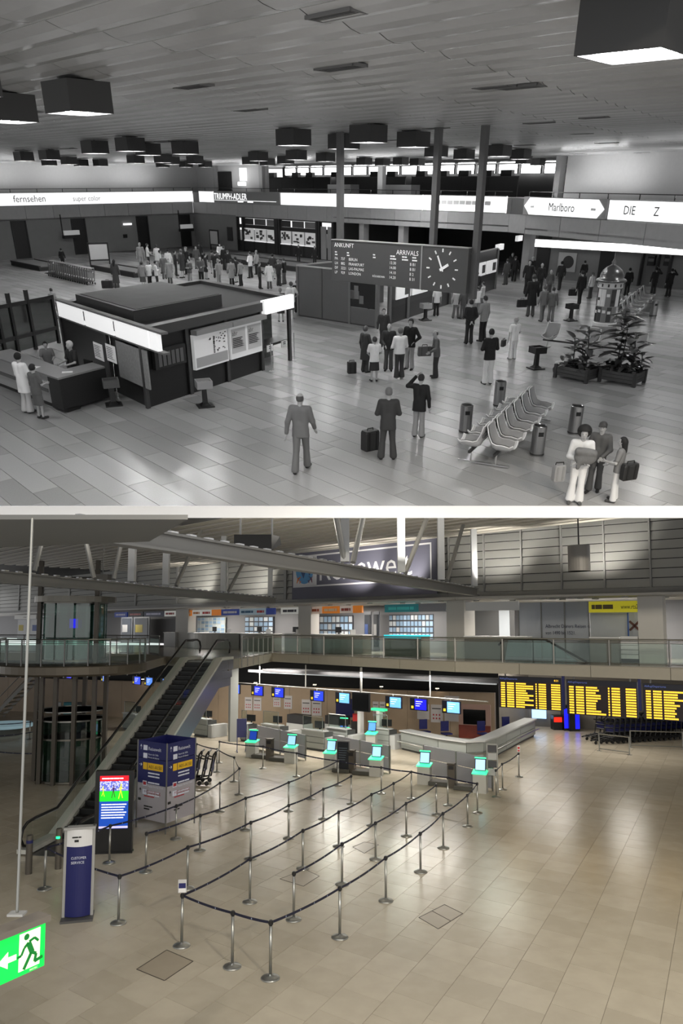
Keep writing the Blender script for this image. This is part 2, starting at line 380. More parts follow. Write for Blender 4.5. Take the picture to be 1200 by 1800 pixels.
# vents let into the ceiling
ventm = gr(.16, .6)
vent0 = None
for u, v, wv in ((590, 27, .6), (598, 119, .75), (340, 152, .75), (947, 216, .8), (915, 153, .8), (868, 153, .7), (766, 225, .8), (1044, 207, .7), (1022, 235, .7), (1066, 251, .9), (1130, 268, .9), (1168, 279, .9), (54, 197, .8), (290, 249, 1.), (120, 261, 1.), (40, 264, 1.), (695, 246, .8), (800, 258, .8), (440, 193, .8), (1015, 270, .9), (922, 255, .9)):
    p = fl(u, v, ZC - .05)
    if vent0 is None:
        t = thing('ceiling_vent', 'dark slatted air vent let into the panelled ceiling', 'vent', p, math.atan2(cb.y, cb.x), 'air vents in the old ceiling')
        fr_ = MB()
        for x0, x1, y0, y1 in ((-.5, .5, -.2, -.17), (-.5, .5, .17, .2), (-.5, -.47, -.2, .2), (.47, .5, -.2, .2)): fr_.bb(x0, x1, y0, y1, -.02, .03)
        fr_.build('frame', gr(.4), t); MB().bb(-.47, .47, -.17, .17, .01, .03).build('backing', ventm, t)
        for k in range(5): MB().bb(-.47, .47, -.14 + k * .07 - .012, -.14 + k * .07 + .012, -.012, .012).build('slat', gr(.3), t)
        vent0 = t; place(t, p, math.atan2(cb.y, cb.x), wv)
    else: dup(vent0, p, math.atan2(cb.y, cb.x), s=wv)
# ---- box lamps hung under the ceiling, open lit underside
m_box = gr(.2, .5); m_lampglow = mat('lamp_diffuser', 1.0, .5, emit=74.0)
def lamp_proto():
    t = thing('ceiling_lamp', 'square dark box lamp with lit underside hanging from the panelled ceiling', 'lamp', (0, 0, 0), 0, 'box lamps of the old ceiling')
    s = .37; H = .42; b = MB()
    for x0, x1, y0, y1 in ((-s, s, -s, -s + .02), (-s, s, s - .02, s), (-s, -s + .02, -s + .02, s - .02), (s - .02, s, -s + .02, s - .02)): b.bb(x0, x1, y0, y1, 0, H)
    b.bb(-s + .02, s - .02, -s + .02, s - .02, H - .03, H); b.build('housing', m_box, t)
    MB().bb(-s + .02, s - .02, -s + .02, s - .02, .04, .06).build('diffuser', m_lampglow, t)
    MB().tube([(0, 0, H), (0, 0, .75)], .03, 8).build('hanger', m_box, t)
    return t
LZ = ZC - .04 - .45
lp = None
lrz = math.atan2(dirA.y, dirA.x)
for u, v in ((140, 200), (16, 215), (168, 270), (230, 266), (261, 273), (326, 271), (43, 283), (88, 281), (87, 291), (122, 289), (143, 292), (177, 292), (239, 287), (287, 286), (302, 289), (286, 294), (327, 294), (343, 288), (361, 294), (516, 256), (454, 283), (521, 281), (502, 288), (572, 284), (604, 262), (647, 251), (726, 259), (766, 276), (815, 280), (877, 275), (914, 280), (944, 291), (920, 288), (998, 289), (1016, 291), (640, 290), (672, 291), (704, 290), (733, 291), (470, 291), (440, 289), (1115, 100), (-70, 170), (-150, 240), (-220, 265), (1290, 200), (1330, 250), (1260, 270), (1400, 150), (1280, 285)):
    p = fl(u, v, LZ)
    if lp is None: lp = lamp_proto(); place(lp, p, lrz)
    else: dup(lp, p, lrz)
# ---- walls.  lower walls flush with the gallery face on the left, set back on the right
m_wall = mat('old_plaster', .50, .8, noise=.06, nscale=2); m_conc = mat('old_concrete', .66, .7, noise=.1, nscale=3, var=.05); m_upw = mat('old_upper_wall', .74, .8, noise=.05)
m_dark = gr(.09, .4); m_frame = gr(.14, .5)
def wall(name, a, b, z0, z1, m, t=.3):
    n = nrm(a, b) * t; bb_ = MB(); bb_.prism([a, b, b - n, a - n], z0, z1); return bb_.struct(name, m)
wall('wall_left', WL0, WC_, 0, ZF + .1, m_wall)
SHOP0 = wl(418, 440, WC_, WR); SHOP0.z = 0
wall('wall_back', WC_, SHOP0, 0, ZF + .1, m_wall)
# gallery face panels, each a slab with its own joints
def fascia(name, a, b, cut):
    w_ = MB(); n = nrm(a, b); w_.prism([a - n * .12, b - n * .12, b - n * 2.5, a - n * 2.5], ZF + .06, ZT - .1); o = w_.struct(name, gr(.35, .7))
    k = max(1, round((b - a).length / cut)); d = (b - a) / k
    for i in range(k):
        p, q = a + d * (i + .006), a + d * (i + .994)
        HB().prism([p, q, q - n * .12, p - n * .12], ZF, ZS - .02).build('fascia_panel', m_conc, o)
    return o
fascia('trim_2', WL0, WC_, 2.6); fascia('trim_3', WC_, WR, 2.6); fascia('trim_4', WR, WR1, 2.5); fascia('trim_5', WR1, WR3, 3.6)
# lit advertising band, one light box after the other
m_box_w = mat('sign_lightbox', .97, .5, emit=1.0); m_ltx = gr(.5, .6); m_ltd = gr(.12, .6); m_ltl = gr(.74, .6)
def lightbox(a, b, u0, u1, label, m=m_box_w, z0=ZS, z1=ZT):
    n = nrm(a, b); p = wl(u0, 350, a, b); q = wl(u1, 350, a, b)
    t = thing('advertising_lightbox', label, 'sign', up((p + q) / 2, z0), az(p, q), 'lit advertising boxes along the gallery'); L = (q - p).xy.length / 2
    MB().bb(-L, L, -.0, .12, 0, z1 - z0).build('face', m, t)
    fm = MB()
    for z in (0, z1 - z0 - .04): fm.bb(-L, L, -.015, .13, z, z + .04)
    fm.build('frame', gr(.6), t)
    return t, L, z1 - z0
t, L, h = lightbox(WL, WC_, -60, 339, 'long glowing band with the words fernsehen super color on the gallery')
sx = lambda u, a, b, t_: (LOCAL[t_.name].inverted() @ wl(u, 350, a, b)).x
MB().text('fernsehen', (sx(23, WL, WC_, t), -.02, .3), (1, 0, 0), (0, 0, 1), .52, wmax=sx(115, WL, WC_, t) - sx(23, WL, WC_, t)).build('lettering', gr(.45), t)
MB().text('super color', (sx(128, WL, WC_, t), -.02, .3), (1, 0, 0), (0, 0, 1), .42, wmax=sx(210, WL, WC_, t) - sx(128, WL, WC_, t)).build('lettering', m_ltl, t)
t, L, h = lightbox(WC_, WR, 350, 375.4, 'short blank glowing box in the gallery corner')
t, L, h = lightbox(WC_, WR, 376, 491, 'grey gallery sign with raised white capital letters and underline', gr(.55, .6))
MB().text('TRIUMPH-ADLER', (-L + .1, -.03, .34), (1, 0, 0), (0, 0, 1), .52, wmax=2 * L - .5).build('lettering', mat('letter_glow', 1., .5, emit=1.3), t)
lb = MB(); lb.bb(-L + .1, L - .5, -.02, -.005, .24, .27)
for x in (-1.2, .4): lb.bb(x, x + .9, -.02, -.005, .12, .2)
lb.build('underline', mat('letter_glow'), t)
t, L, h = lightbox(WC_, WR, 493, 742, 'long blank white glowing box over the shop fronts')
t, L, h = lightbox(WC_, WR, 744, 890, 'faded white glowing box at the gallery corner')
MB().strokes((-L + 1.2, -.02, .45), (1, 0, 0), (0, 0, 1), .25, 2 * L - 2.4, (1,) * 9).build('lettering', gr(.82), t)
t, L, h = lightbox(WR1, WR2, 921, 1068, 'grey gallery sign with white arrow-ended panel and black serif lettering', gr(.6, .6))
hx = L - .12; MB().add([(-hx, -.03, h / 2), (-hx + .55, -.03, .04), (hx - .55, -.03, .04), (hx, -.03, h / 2), (hx - .55, -.03, h - .04), (-hx + .55, -.03, h - .04)], [(0, 1, 2, 3, 4, 5)]).build('panel', m_box_w, t)
MB().text('Marlboro', (0, -.045, .3), (1, 0, 0), (0, 0, 1), .45, 'c', wmax=L * 1.25).build('lettering', gr(.03), t)
for s in (-1, 1): MB().strokes((s * L * .74 - .2, -.045, .42), (1, 0, 0), (0, 0, 1), .12, .4, (1, 1, 1)).build('lettering', gr(.8), t)
t, L, h = lightbox(WR1, WR2, 1072, 1260, 'white glowing gallery sign with the word DIE')
MB().text('DIE', (sx(1100, WR1, WR2, t), -.02, .32), (1, 0, 0), (0, 0, 1), .42).build('lettering', m_ltd, t)
MB().text('Z', (sx(1153, WR1, WR2, t), -.02, .32), (1, 0, 0), (0, 0, 1), .42).build('lettering', m_ltd, t)
# gallery rail
def rail(a, b, label):
    t = thing('gallery_railing', label, 'railing', up(a - nrm(a, b) * .1, ZT), az(a, b)); L = (b - a).length
    MB().tube([(0, 0, .27), (L, 0, .27)], .025, 6).build('handrail', m_frame, t); p0 = None
    for k in range(int(L / 2.4) + 1):
        x = min(k * 2.4, L - .03)
        if p0 is None: p0 = MB().bb(-.02, .02, -.02, .02, .004, .26).build('post', m_frame, t)
        else: share(p0, t, (x, 0, 0))
rail(WL0, WC_, 'thin dark railing over the fernsehen band'); rail(WC_, WR, 'thin dark railing over the back gallery signs'); rail(WR1, WR3, 'thin dark railing over the arrow-ended sign')
# upper walls
bl = nrm(WL0, WC_); bk = nrm(WC_, WR); brr = nrm(WR1, WR3)
wall('wall_left', WL0 - bl * 2.5, WC_ - bl * 2.5 + dirA * 4, ZT - .3, ZC + .1, m_upw)
U0 = wl(428, 300, WC_, WR); U0.z = 0
wall('wall_back', WC_ - bk * 2.5 + dirB * 4, U0 - bk * 2.5, ZT - .3, ZC + .1, m_upw)
UR = wl(930, 300, WR1, WR3); UR.z = 0
wall('wall_right', WR1 - brr * 2.2 + (WR2 - WR1).normalized() * .6, WR3 - brr * 2.2, ZT - .3, ZC + .1, mat('old_upper_wall2', .80, .8, noise=.05))
# concrete piers of the gallery
for u, a, b in ((345, WC_, WR), (424, WC_, WR), (631, WC_, WR), (925, WR1, WR3)):
    p = wl(u, 330, a, b); p.z = 0; n = nrm(a, b)
    MB().box(up(p - n * 2.4, (ZT - .2 + ZC) / 2), (.55, .4, ZC - ZT + .2), az(a, b)).struct('trim_6', m_conc)
p = wl(341, 300, WC_, WR); wall('door_1', up(p, 0) - bk * 2.4, up(wl(368, 300, WC_, WR), 0) - bk * 2.4, ZT - .2, ZC - .6, m_dark, .1)
b = HB(); q = wl(391, 300, WC_, WR); b.box(up(q - bk * 2.3, 6.55), (1.1, .1, 1.1), az(WC_, WR)); b.top('lit_window_panel', mat('day_panel', .95, .5, emit=1.2), 'bright upright window panel beside the dark upper door', 'window')
b = HB(); q = wl(391, 300, WC_, WR); b.box(up(q - bk * 2.1, 5.75), (1.3, .1, .32), az(WC_, WR)); b.top('lit_sign_box', mat('day_panel'), 'small lit sign box under the bright window panel', 'sign')
# upper lounge behind the back gallery: dark parapets, glazing, bright daylight beyond
K0, K1 = U0 - bk * 9, UR - bk * 9
K0 = wl(420, 300, WC_ - bk * 9, WR - bk * 9); K1 = wl(934, 300, WC_ - bk * 9, WR - bk * 9); K0.z = K1.z = 0
wall('wall_back', K0 - bk * 6, K1 - bk * 6, ZT - .4, ZC + .1, gr(.22, .7))
kd = (K1 - K0); kn = nrm(K0, K1)
parts = ((0, .40, 'dark counter wall of the upper lounge beside the concrete pier'), (.42, .66, 'dark counter wall of the upper lounge behind the hanging posts'), (.68, .97, 'dark panelled wall of the upper lounge near the corner pier'))
for a, c, lab in parts:
    t = thing('lounge_wall', lab, 'partition', K0 + kd * a + V(0, 0, ZT - .4), az(K0, K1)); L = kd.length * (c - a); n_ = max(2, int(L / 2.4))
    for k in range(n_): MB().bb(L * k / n_ + .01, L * (k + 1) / n_ - .01, 0, .1, 0, 1.55).build('panel', gr(.15 + .03 * (k % 2), .45), t)
    MB().bb(0, L, -.03, .13, 1.55, 1.62).build('cap_rail', gr(.3), t)
for k in range(16):
    a = .03 + k * .06
    if .39 < a < .43: continue
    p = K0 + kd * a - kn * 5.5; t = thing('lounge_window', 'bright daylight window strip at the back of the upper lounge', 'window', up(p, 6.55), az(K0, K1), 'upper lounge windows'); L = kd.length * .05
    MB().bb(0, L, 0, .05, .02, .7).build('pane', mat('day_pane', .95, .5, emit=9.0), t)
    fm = MB(); fm.bb(-.05, 0, -.05, .1, 0, .75); fm.bb(L, L + .05, -.05, .1, 0, .75); fm.bb(0, L, -.05, .1, 0, .03); fm.build('frame', m_frame, t)
for u in (452, 478, 520, 545, 590, 660, 690, 742, 780, 818, 858, 893):
    p = wl(u, 290, K0 - kn * 2, K1 - kn * 2); p.z = 6.35
    MB().bb(-.45, .45, -.2, .2, 0, .3).build
    b = MB(); b.box(p + V(0, 0, .22), (1.1, .4, .44), az(K0, K1)); b.top('hanging_sign_box', m_dark, 'dark box hanging before the upper lounge windows', 'sign', 'dark boxes before the lounge windows')
b = MB(); p = wl(603, 337, WC_, WR); q = wl(706, 337, WC_, WR)
for uu in (603, 706):
    p = wl(uu, 337, WC_ - bk * 4, WR - bk * 4); b = MB(); b.box(up(p, ZT + .25), (3.0, 1.0, .7), az(WC_, WR)); b.top('lounge_counter', gr(.62), 'pale low counter behind the gallery railing beside post' if uu == 603 else 'pale low counter behind the gallery railing between the posts', 'counter')
# ---- dark sheets for the shade in the door openings, lit brackets and notices on the left wall
for u0, u1, v1, lab in ((25, 52, 457, ''), (130, 155, 449, ''), (244, 264, 441, ''), (319, 337, 434, '')):
    p = up(wl(u0, 430, WL0, WC_), 0); q = up(wl(u1, 430, WL0, WC_), 0)
    d = wall('door_%d' % (2 + [25, 130, 244, 319].index(u0)), p + bl * .03, q + bl * .03, 0, 2.98, m_dark, .02)
    f_ = HB(); f_.prism([p + bl * .08, lerp(p, q, .08) + bl * .08, lerp(p, q, .08), p], 0, 2.98); f_.prism([lerp(p, q, .92) + bl * .08, q + bl * .08, q, lerp(p, q, .92)], 0, 2.98); f_.build('door_frame', m_frame, d)
for u, v, lab in ((125, 409, 'lit flight sign on a bracket beside the second dark door'), (327, 398, 'lit flight sign on a bracket beside the corner door')):
    p = wl(u, v, WL0 + bl * .6, WC_ + bl * .6); t = thing('bracket_sign', lab, 'sign', p, az(WL0, WC_))
    MB().bb(-.75, .75, -.15, .15, -.18, .18).build('lit_face', mat('sign_dim', .7, .5, emit=.4), t); MB().bb(-.8, .8, -.2, .2, -.45, -.2).build('housing', m_dark, t)
    MB().bb(-.85, -.79, -.05, .05, -.4, 1.5).build('hanger', m_dark, t)
p = wl(224, 394, WL0 + bl * .1, WC_ + bl * .1); b = MB(); b.box(p, (.9, .12, .16), az(WL0, WC_)); b.top('wall_light', mat('day_panel'), 'small glowing tube light on the plain left wall', 'lamp')
for u, v, w_, h_, lab in ((220, 415, .4, .3, 'small dark switch box on the plain left wall'),):
    p = wl(u, v, WL0 + bl * .05, WC_ + bl * .05); b = MB(); b.box(p, (w_, .1, h_), az(WL0, WC_)); b.top('switch_box', m_dark, lab, 'switch')
p = wl(404, 411, WC_ + bk * .05, WR + bk * .05); b = MB(); b.box(p, (.9, .06, 1.2), az(WC_, WR)); b.top('wall_notice', gr(.2), 'dark framed notice on the back wall beside the shop', 'notice')
# ---- shop front under the back gallery
shop = thing('display_shop', 'dark framed shop front with lit display windows under the back gallery', 'shop', up(SHOP0, 0) + bk * .0, az(WC_, WR))
LS = (up(wl(585, 440, WC_, WR), 0) - SHOP0).length
sxx = lambda u: (LOCAL[shop.name].inverted() @ up(wl(u, 440, WC_, WR), 0)).x
b = MB(); b.bb(0, LS, .1, .3, 0, .95); b.bb(0, LS, .1, .3, 2.05, 2.35); b.bb(0, LS, .1, .3, 2.9, 3.0)
for u in (418, 428, 484, 487, 491, 556, 560, 584): x = sxx(u); b.bb(x - .12, x + .12, .0, .3, 0, 3.0)
b.build('frame', m_frame, shop)
for k, (u0, u1) in enumerate(((428, 446), (447, 467), (468, 484), (492, 510), (512, 533), (534, 554))):
    x0, x1 = sxx(u0) + .05, sxx(u1) - .05
    pn = MB().bb(x0, x1, .12, .16, .98, 2.03).build('display_window', mat('display_glow', .8, .4, emit=.35), shop)
    g = MB()
    for q in range(7):
        xx = random.uniform(x0 + .1, x1 - .4); zz = random.uniform(1.1, 1.8); g.bb(xx, xx + random.uniform(.15, .4), .08, .12, zz, zz + random.uniform(.1, .25))
    g.build('display_goods', gr(.3), pn, kind='stuff')
    MB().bb(x0, x1, .05, .25, .93, 1.0).build('window_sill', mat('display_sill', .95, .4, emit=.6), shop)
    MB().bb(x0, x1, .12, .16, 2.37, 2.88).build('upper_pane', gr(.25 + .12 * (k % 3), .2), shop)
    MB().bb(x0 + .05, x1 - .05, .06, .12, .1, .85).build('base_panel', gr(.18, .3), shop)
for u0, u1 in ((563, 572), (575, 583)): MB().bb(sxx(u0), sxx(u1), .05, .1, .05, 2.6).build('glass_door', gr(.6, .2), shop)
# deep dark passage under the back gallery right of the shop
PB0 = up(wl(586, 440, WC_, WR), 0); DP = 11.0
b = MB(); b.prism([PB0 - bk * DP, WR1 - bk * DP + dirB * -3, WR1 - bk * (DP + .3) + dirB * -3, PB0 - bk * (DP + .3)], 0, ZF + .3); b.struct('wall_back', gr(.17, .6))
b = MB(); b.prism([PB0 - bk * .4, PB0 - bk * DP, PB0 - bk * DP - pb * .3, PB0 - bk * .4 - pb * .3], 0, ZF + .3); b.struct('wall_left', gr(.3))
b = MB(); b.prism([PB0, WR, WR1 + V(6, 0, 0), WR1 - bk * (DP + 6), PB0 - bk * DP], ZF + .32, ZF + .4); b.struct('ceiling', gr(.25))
for u in (631, 700, 905):
    p = up(wl(u, 430, WC_, WR), 0) - bk * (.5 if u != 905 else 1.5); b = MB(); b.box(up(p, ZF / 2), (.55, .55, ZF), az(WC_, WR)); b.struct('trim_7', m_conc)
# right-hand lower wall set back under the gallery
RB0 = fl(918, 484); RB1 = fl(1180, 506); RB1 = RB1 + (RB1 - RB0).normalized() * 10
wall('wall_right', RB0, RB1, 0, ZF + .4, mat('old_right_wall', .55, .8, noise=.06))
b = MB(); b.prism([WR1, WR3, RB1 + V(2, 4, 0), RB0 + V(-2, 4, 0)], ZF + .25, ZF + .35); b.struct('ceiling', gr(.45))
rn = nrm(RB0, RB1)
p, q = wl(925, 432, RB0 + rn * .5, RB1 + rn * .5), wl(1190, 450, RB0 + rn * .5, RB1 + rn * .5)
t = thing('strip_light', 'long glowing strip light along the right-hand wall', 'lamp', up(p, 0), az(p, q)); L = (q - p).xy.length + 4
MB().bb(0, L, -.05, .05, 1.98, 2.42).build('diffuser', mat('strip_glow', .98, .5, emit=3.5), t); MB().bb(0, L, .05, .3, 1.94, 2.46).build('housing', gr(.5), t)
for u0, u1, k in ((941, 964, 6), (1052, 1078, 7)):
    p, q = up(wl(u0, 470, RB0, RB1), 0), up(wl(u1, 470, RB0, RB1), 0); wall('door_%d' % k, p + rn * .06, q + rn * .06, 0, 3.2, m_dark, .05)
# posters and telephones on the right-hand wall
p = wl(996, 461, RB0 + rn * .08, RB1 + rn * .08); t = thing('wall_poster', 'framed poster with a dark round motif on the right-hand wall', 'poster', p, az(RB0, RB1))
MB().bb(-.65, .65, 0, .04, -.6, .6).build('sheet', gr(.78), t); MB().lathe([(0, 0), (.38, 0)], 16).build
b = MB(); b.add([(.1 + .4 * math.cos(a), -.01, .02 + .4 * math.sin(a)) for a in [k * math.pi / 10 for k in range(20)]], [tuple(range(20))]); b.build('round_motif', gr(.25), t)
for k, u in enumerate((1130, 1158, 1180)):
    p = wl(u, 455, RB0 + rn * .2, RB1 + rn * .2); b = MB(); b.box(up(p, .95), (.08, .5, 1.9), az(RB0, RB1)); b.top('phone_partition', gr(.22), 'upright dark partition between the wall telephones', 'partition', 'telephone partitions')
for u, lab in ((1145, 'dark wall telephone beside the strip-lit doorway'), (1174, 'dark wall telephone at the end of the row')):
    p = wl(u, 458, RB0 + rn * .15, RB1 + rn * .15); t = thing('wall_telephone', lab, 'telephone', p, az(RB0, RB1))
    MB().bb(-.22, .22, -.12, .12, -.3, .3).build('body', m_dark, t); MB().bb(-.18, .18, -.14, -.12, -.05, .12).build('dial_plate', gr(.35), t); MB().tube([(-.2, -.15, .24), (0, -.18, .28), (.2, -.15, .24)], .04, 6).build('handset', m_frame, t)
# ================================================================== PEOPLE: smooth distance fields, meshed by surface nets
def seg(P, a, b, ra, rb, sy=1.0):
    a, b = np.array(a, float), np.array(b, float); Q = P - a; d = b - a
    if sy != 1.0: Q = Q * np.array([1, 1 / sy, 1]); d = d * np.array([1, 1 / sy, 1])
    t = np.clip((Q @ d) / max(d @ d, 1e-9), 0, 1)
    return np.linalg.norm(Q - t[..., None] * d, axis=-1) - (ra + (rb - ra) * t)
def ell(P, c, r):
    r = np.array(r, float); return (np.linalg.norm((P - np.array(c, float)) / r, axis=-1) - 1) * r.min()
def smin(a, b, k):
    h = np.clip(.5 + .5 * (b - a) / k, 0, 1); return b + (a - b) * h - k * h * (1 - h)
def field(prims, P, k=.035):
    D = None
    for p in prims:
        d = seg(P, *p[1:]) if p[0] == 's' else ell(P, *p[1:])
        D = d if D is None else smin(D, d, k)
    return D
def nets(prims, cell, k=.035, cut=None):
    pts = []; pad = cell * 2 + .02
    for p in prims:
        if p[0] == 's':
            for c, r in ((p[1], p[3]), (p[2], p[4])): pts += [np.array(c) - r, np.array(c) + r]
        else: pts += [np.array(p[1]) - np.array(p[2]), np.array(p[1]) + np.array(p[2])]
    lo = np.min(pts, 0) - pad; hi = np.max(pts, 0) + pad; n = np.ceil((hi - lo) / cell).astype(int) + 1
    G = np.stack(np.meshgrid(*[lo[i] + cell * np.arange(n[i]) for i in range(3)], indexing='ij'), -1)
    D = field(prims, G, k)
    if cut is not None: D = np.maximum(D, cut(G))
    S = D < 0; nx, ny, nz = n
    c8 = [D[i:nx - 1 + i, j:ny - 1 + j, l:nz - 1 + l] for i in (0, 1) for j in (0, 1) for l in (0, 1)]
    o8 = [(i, j, l) for i in (0, 1) for j in (0, 1) for l in (0, 1)]
    s8 = np.stack([c < 0 for c in c8]); act = s8.any(0) & ~s8.all(0)
    acc = np.zeros(act.shape + (3,)); cnt = np.zeros(act.shape)
    for a in range(8):
        for b in range(a + 1, 8):
            if sum(x != y for x, y in zip(o8[a], o8[b])) != 1: continue
            x = (c8[a] < 0) != (c8[b] < 0); t = np.where(x, c8[a] / np.where(x, c8[a] - c8[b], 1), 0)[..., None]
            acc += np.where(x[..., None], np.array(o8[a]) + t * (np.array(o8[b]) - np.array(o8[a])), 0); cnt += x
    ids = -np.ones(act.shape, int); w_ = np.argwhere(act); ids[act] = np.arange(len(w_))
    vs = lo + cell * (w_ + acc[act] / cnt[act][:, None]); fs = []
    for ax in range(3):
        A = [slice(0, m - 1) if i == ax else slice(1, m - 1) for i, m in enumerate(n)]
        B = [slice(1, m) if i == ax else slice(1, m - 1) for i, m in enumerate(n)]
        s0, s1 = S[tuple(A)], S[tuple(B)]; e = np.argwhere(s0 != s1)
        if not len(e): continue
        fl_ = s0[tuple(e.T)]; e = e + np.array([0 if i == ax else 1 for i in range(3)]); b, c = [(1, 2), (2, 0), (0, 1)][ax]
        q = []
        for db, dc in ((-1, -1), (0, -1), (0, 0), (-1, 0)):
            z = e.copy(); z[:, b] += db; z[:, c] += dc; q.append(ids[tuple(z.T)])
        q = np.stack(q, 1); q[~fl_] = q[~fl_][:, ::-1]; fs.append(q)
    return vs, np.concatenate(fs)
def net_part(prims, cell, name, m, parent, k=.035, cut=None, extra=None):
    vs, fs = nets(prims, cell, k, cut); b = MB(); b.v = vs.tolist(); b.f = [tuple(int(i) for i in f) for f in fs]
    if extra: b.add(extra.v, extra.f)
    return b.build(name, m, parent, smooth=True)
def hand_mb(wr, d, side):
    """palm with four unequal curled fingers and a thumb; d = direction the hand points"""
    wr, d = Vector(wr), Vector(d).normalized(); s = Vector((0, 1, 0)) if abs(d.y) < .7 else Vector((0, 0, 1))
    s = (s - d * s.dot(d)).normalized(); n = d.cross(s) * side; b = MB()
    b.rings([[wr + d * t + s * (.038 * math.cos(a) * q) + n * (.017 * math.sin(a) * q) for a in [math.pi / 4 * i for i in range(8)]] for t, q in ((-.03, .7), (.0, .8), (.045, 1.1), (.085, 1.0), (.095, .6))])
    for i, L in enumerate((.072, .082, .076, .060)):
        o = wr + d * .082 + s * (.029 - .0195 * i)
        b.tube([o, o + d * L * .5 + n * .006, o + d * L * .85 + n * .02, o + d * L * .98 + n * .032], [.0092, .0088, .008, .005], 6)
    o = wr + d * .025 + s * .03
    b.tube([o, o + d * .025 + s * .022 + n * .008, o + d * .058 + s * .03 + n * .016], [.012, .0105, .007], 6)
    return b
ARMS = {'down': ((.26, .0, 1.12), (.27, .06, .86)), 'fold': ((.26, .03, 1.14), (-.02, .19, 1.16)), 'fwd': ((.25, .06, 1.12), (.12, .33, 1.10)), 'fwdlow': ((.26, .05, 1.13), (.13, .28, .98)),
        'head': ((.40, .10, 1.38), (.13, .05, 1.70)), 'back': ((.26, -.06, 1.12), (.03, -.17, .93)), 'hip': ((.34, -.03, 1.15), (.19, .07, 1.0)), 'walkf': ((.25, .07, 1.13), (.26, .22, .93)), 'walkb': ((.26, -.10, 1.13), (.29, -.12, .87)),
        'counter': ((.26, .12, 1.13), (.18, .42, 1.08)), 'hug': ((.25, .07, 1.12), (-.06, .27, 1.07)), 'carry': ((.25, .0, 1.12), (.27, .03, .84))}
def person(name_label, loc, rz, top='grey', arms=('down', 'down'), legs='stand', coat=.80, low='trousers', tones=(.3, .25, .15, .2), hair='short', s=1.0, cell=.02, hat=None, sit=False, group=None, lean=0.0, flare=.088, face=True):
    """tones: upper garment, lower garment, shoes, hair"""
    t = thing('person', name_label, 'person', loc, rz, group, s)
    sk = gr(.66, .6); g1, g2, g3, g4 = (gr(x, .75) for x in tones)
    st = {'stand': (.0, .0, .10), 'walk': (.20, -.24, .08), 'apart': (.0, .0, .15), 'sit': (0, 0, .1), 'step': (.1, -.1, .09)}[legs]
    hp = {}; T = []; B = []; LG = []; SH = []; HX = MB()
    ln = lambda z: lean * max(0, z - .9)
    for sd, off in ((1, st[0]), (-1, st[1])):
        hip = (sd * .085, 0, .93)
        if sit: kn = (sd * .12, .42, .56); an = (sd * .12, .40, .10)
        else:
            kn = (sd * (.09 + (st[2] - .1) * .5), off * .55 + .03, .51); an = (sd * st[2], off, .09 + (.06 if off < -.15 else 0))
        toe = (an[0] + sd * .025, an[1] + .16, .045); heel = (an[0], an[1] - .03, .05)
        B += [('s', hip, kn, .075, .05), ('s', kn, an, .048, .034), ('s', heel, toe, .035, .03)]
        if low == 'trousers': LG += [('s', hip, kn, .10, .072), ('s', kn, (an[0], an[1], .10 if not sit else .14), .068, flare)]
        SH += [('s', heel, toe, .046, .040)]
        e, wv = ARMS[arms[0 if sd > 0 else 1]]; sh = (sd * .185, ln(1.42), 1.42); e = (sd * e[0], e[1] + ln(e[2]), e[2]); wv = (sd * wv[0], wv[1] + ln(wv[2]), wv[2])
        B += [('s', sh, e, .048, .038), ('s', e, wv, .037, .026)]
        slv = lerp(np.array(e), np.array(wv), .88) if top != 'short' else lerp(np.array(sh), np.array(e), .7)
        if top == 'short': T += [('s', sh, tuple(slv), .075, .065)]
        else: T += [('s', sh, e, .072, .058), ('s', e, tuple(slv), .056, .047)]
        hb = hand_mb(wv, Vector(wv) - Vector(e), sd); HX.add(hb.v, hb.f)
    hd = (0, ln(1.62) + .02, 1.635); ny = ln(1.5)
    B += [('s', (0, 0, .95), (0, ln(1.2), 1.2), .08, .075), ('s', (-.10, ln(1.36), 1.36), (.10, ln(1.36), 1.36), .065, .065), ('s', (0, ln(1.2), 1.2), (0, ln(1.36), 1.38), .07, .06), ('s', (0, ny, 1.40), (0, ny + .015, 1.56), .056, .052),
          ('e', hd, (.074, .094, .112)), ('e', (0, hd[1] + .045, 1.57), (.05, .045, .05)), ('s', (0, hd[1] + .092, 1.64), (0, hd[1] + .108, 1.612), .010, .015)]
    B += [('e', (sd * .076, hd[1] - .005, 1.63), (.012, .022, .03)) for sd in (1, -1)]
    net_part(B, cell, 'body', sk, t, k=.028, extra=HX)
    T += [('s', (-.085, ln(1.34), 1.36), (-.06, ln(1.0), 1.0), .118, .108, .92), ('s', (.085, ln(1.34), 1.36), (.06, ln(1.0), 1.0), .118, .108, .92), ('s', (-.15, ln(1.42), 1.42), (.15, ln(1.42), 1.42), .068, .068), ('s', (0, 0, 1.05), (0, 0, .86), .15, .155, .8)]
    if coat < .6: T += [('s', (-.05, 0, .9), (-.07, 0, coat), .14, .16, .9), ('s', (.05, 0, .9), (.07, 0, coat), .14, .16, .9)]
    else: T += [('s', (-.06, 0, .95), (-.07, 0, coat - .05), .125, .13, .9), ('s', (.06, 0, .95), (.07, 0, coat - .05), .125, .13, .9)]
    net_part(T, cell, {'short': 'blouse'}.get(top, 'jacket'), g1, t, cut=lambda G: coat - G[..., 2])
    if low == 'trousers':
        LG += [('s', (-.05, 0, .93), (.05, 0, .93), .125, .125, .9)]
        net_part(LG, cell, 'trousers', g2, t, k=.02, cut=lambda G: .055 - G[..., 2])
    else:
        zs = .46
        net_part([('s', (-.05, 0, .92), (-.07, .0, zs), .12, .14, .9), ('s', (.05, 0, .92), (.07, 0, zs), .12, .14, .9)], cell, 'skirt', g2, t, cut=lambda G: zs - G[..., 2])
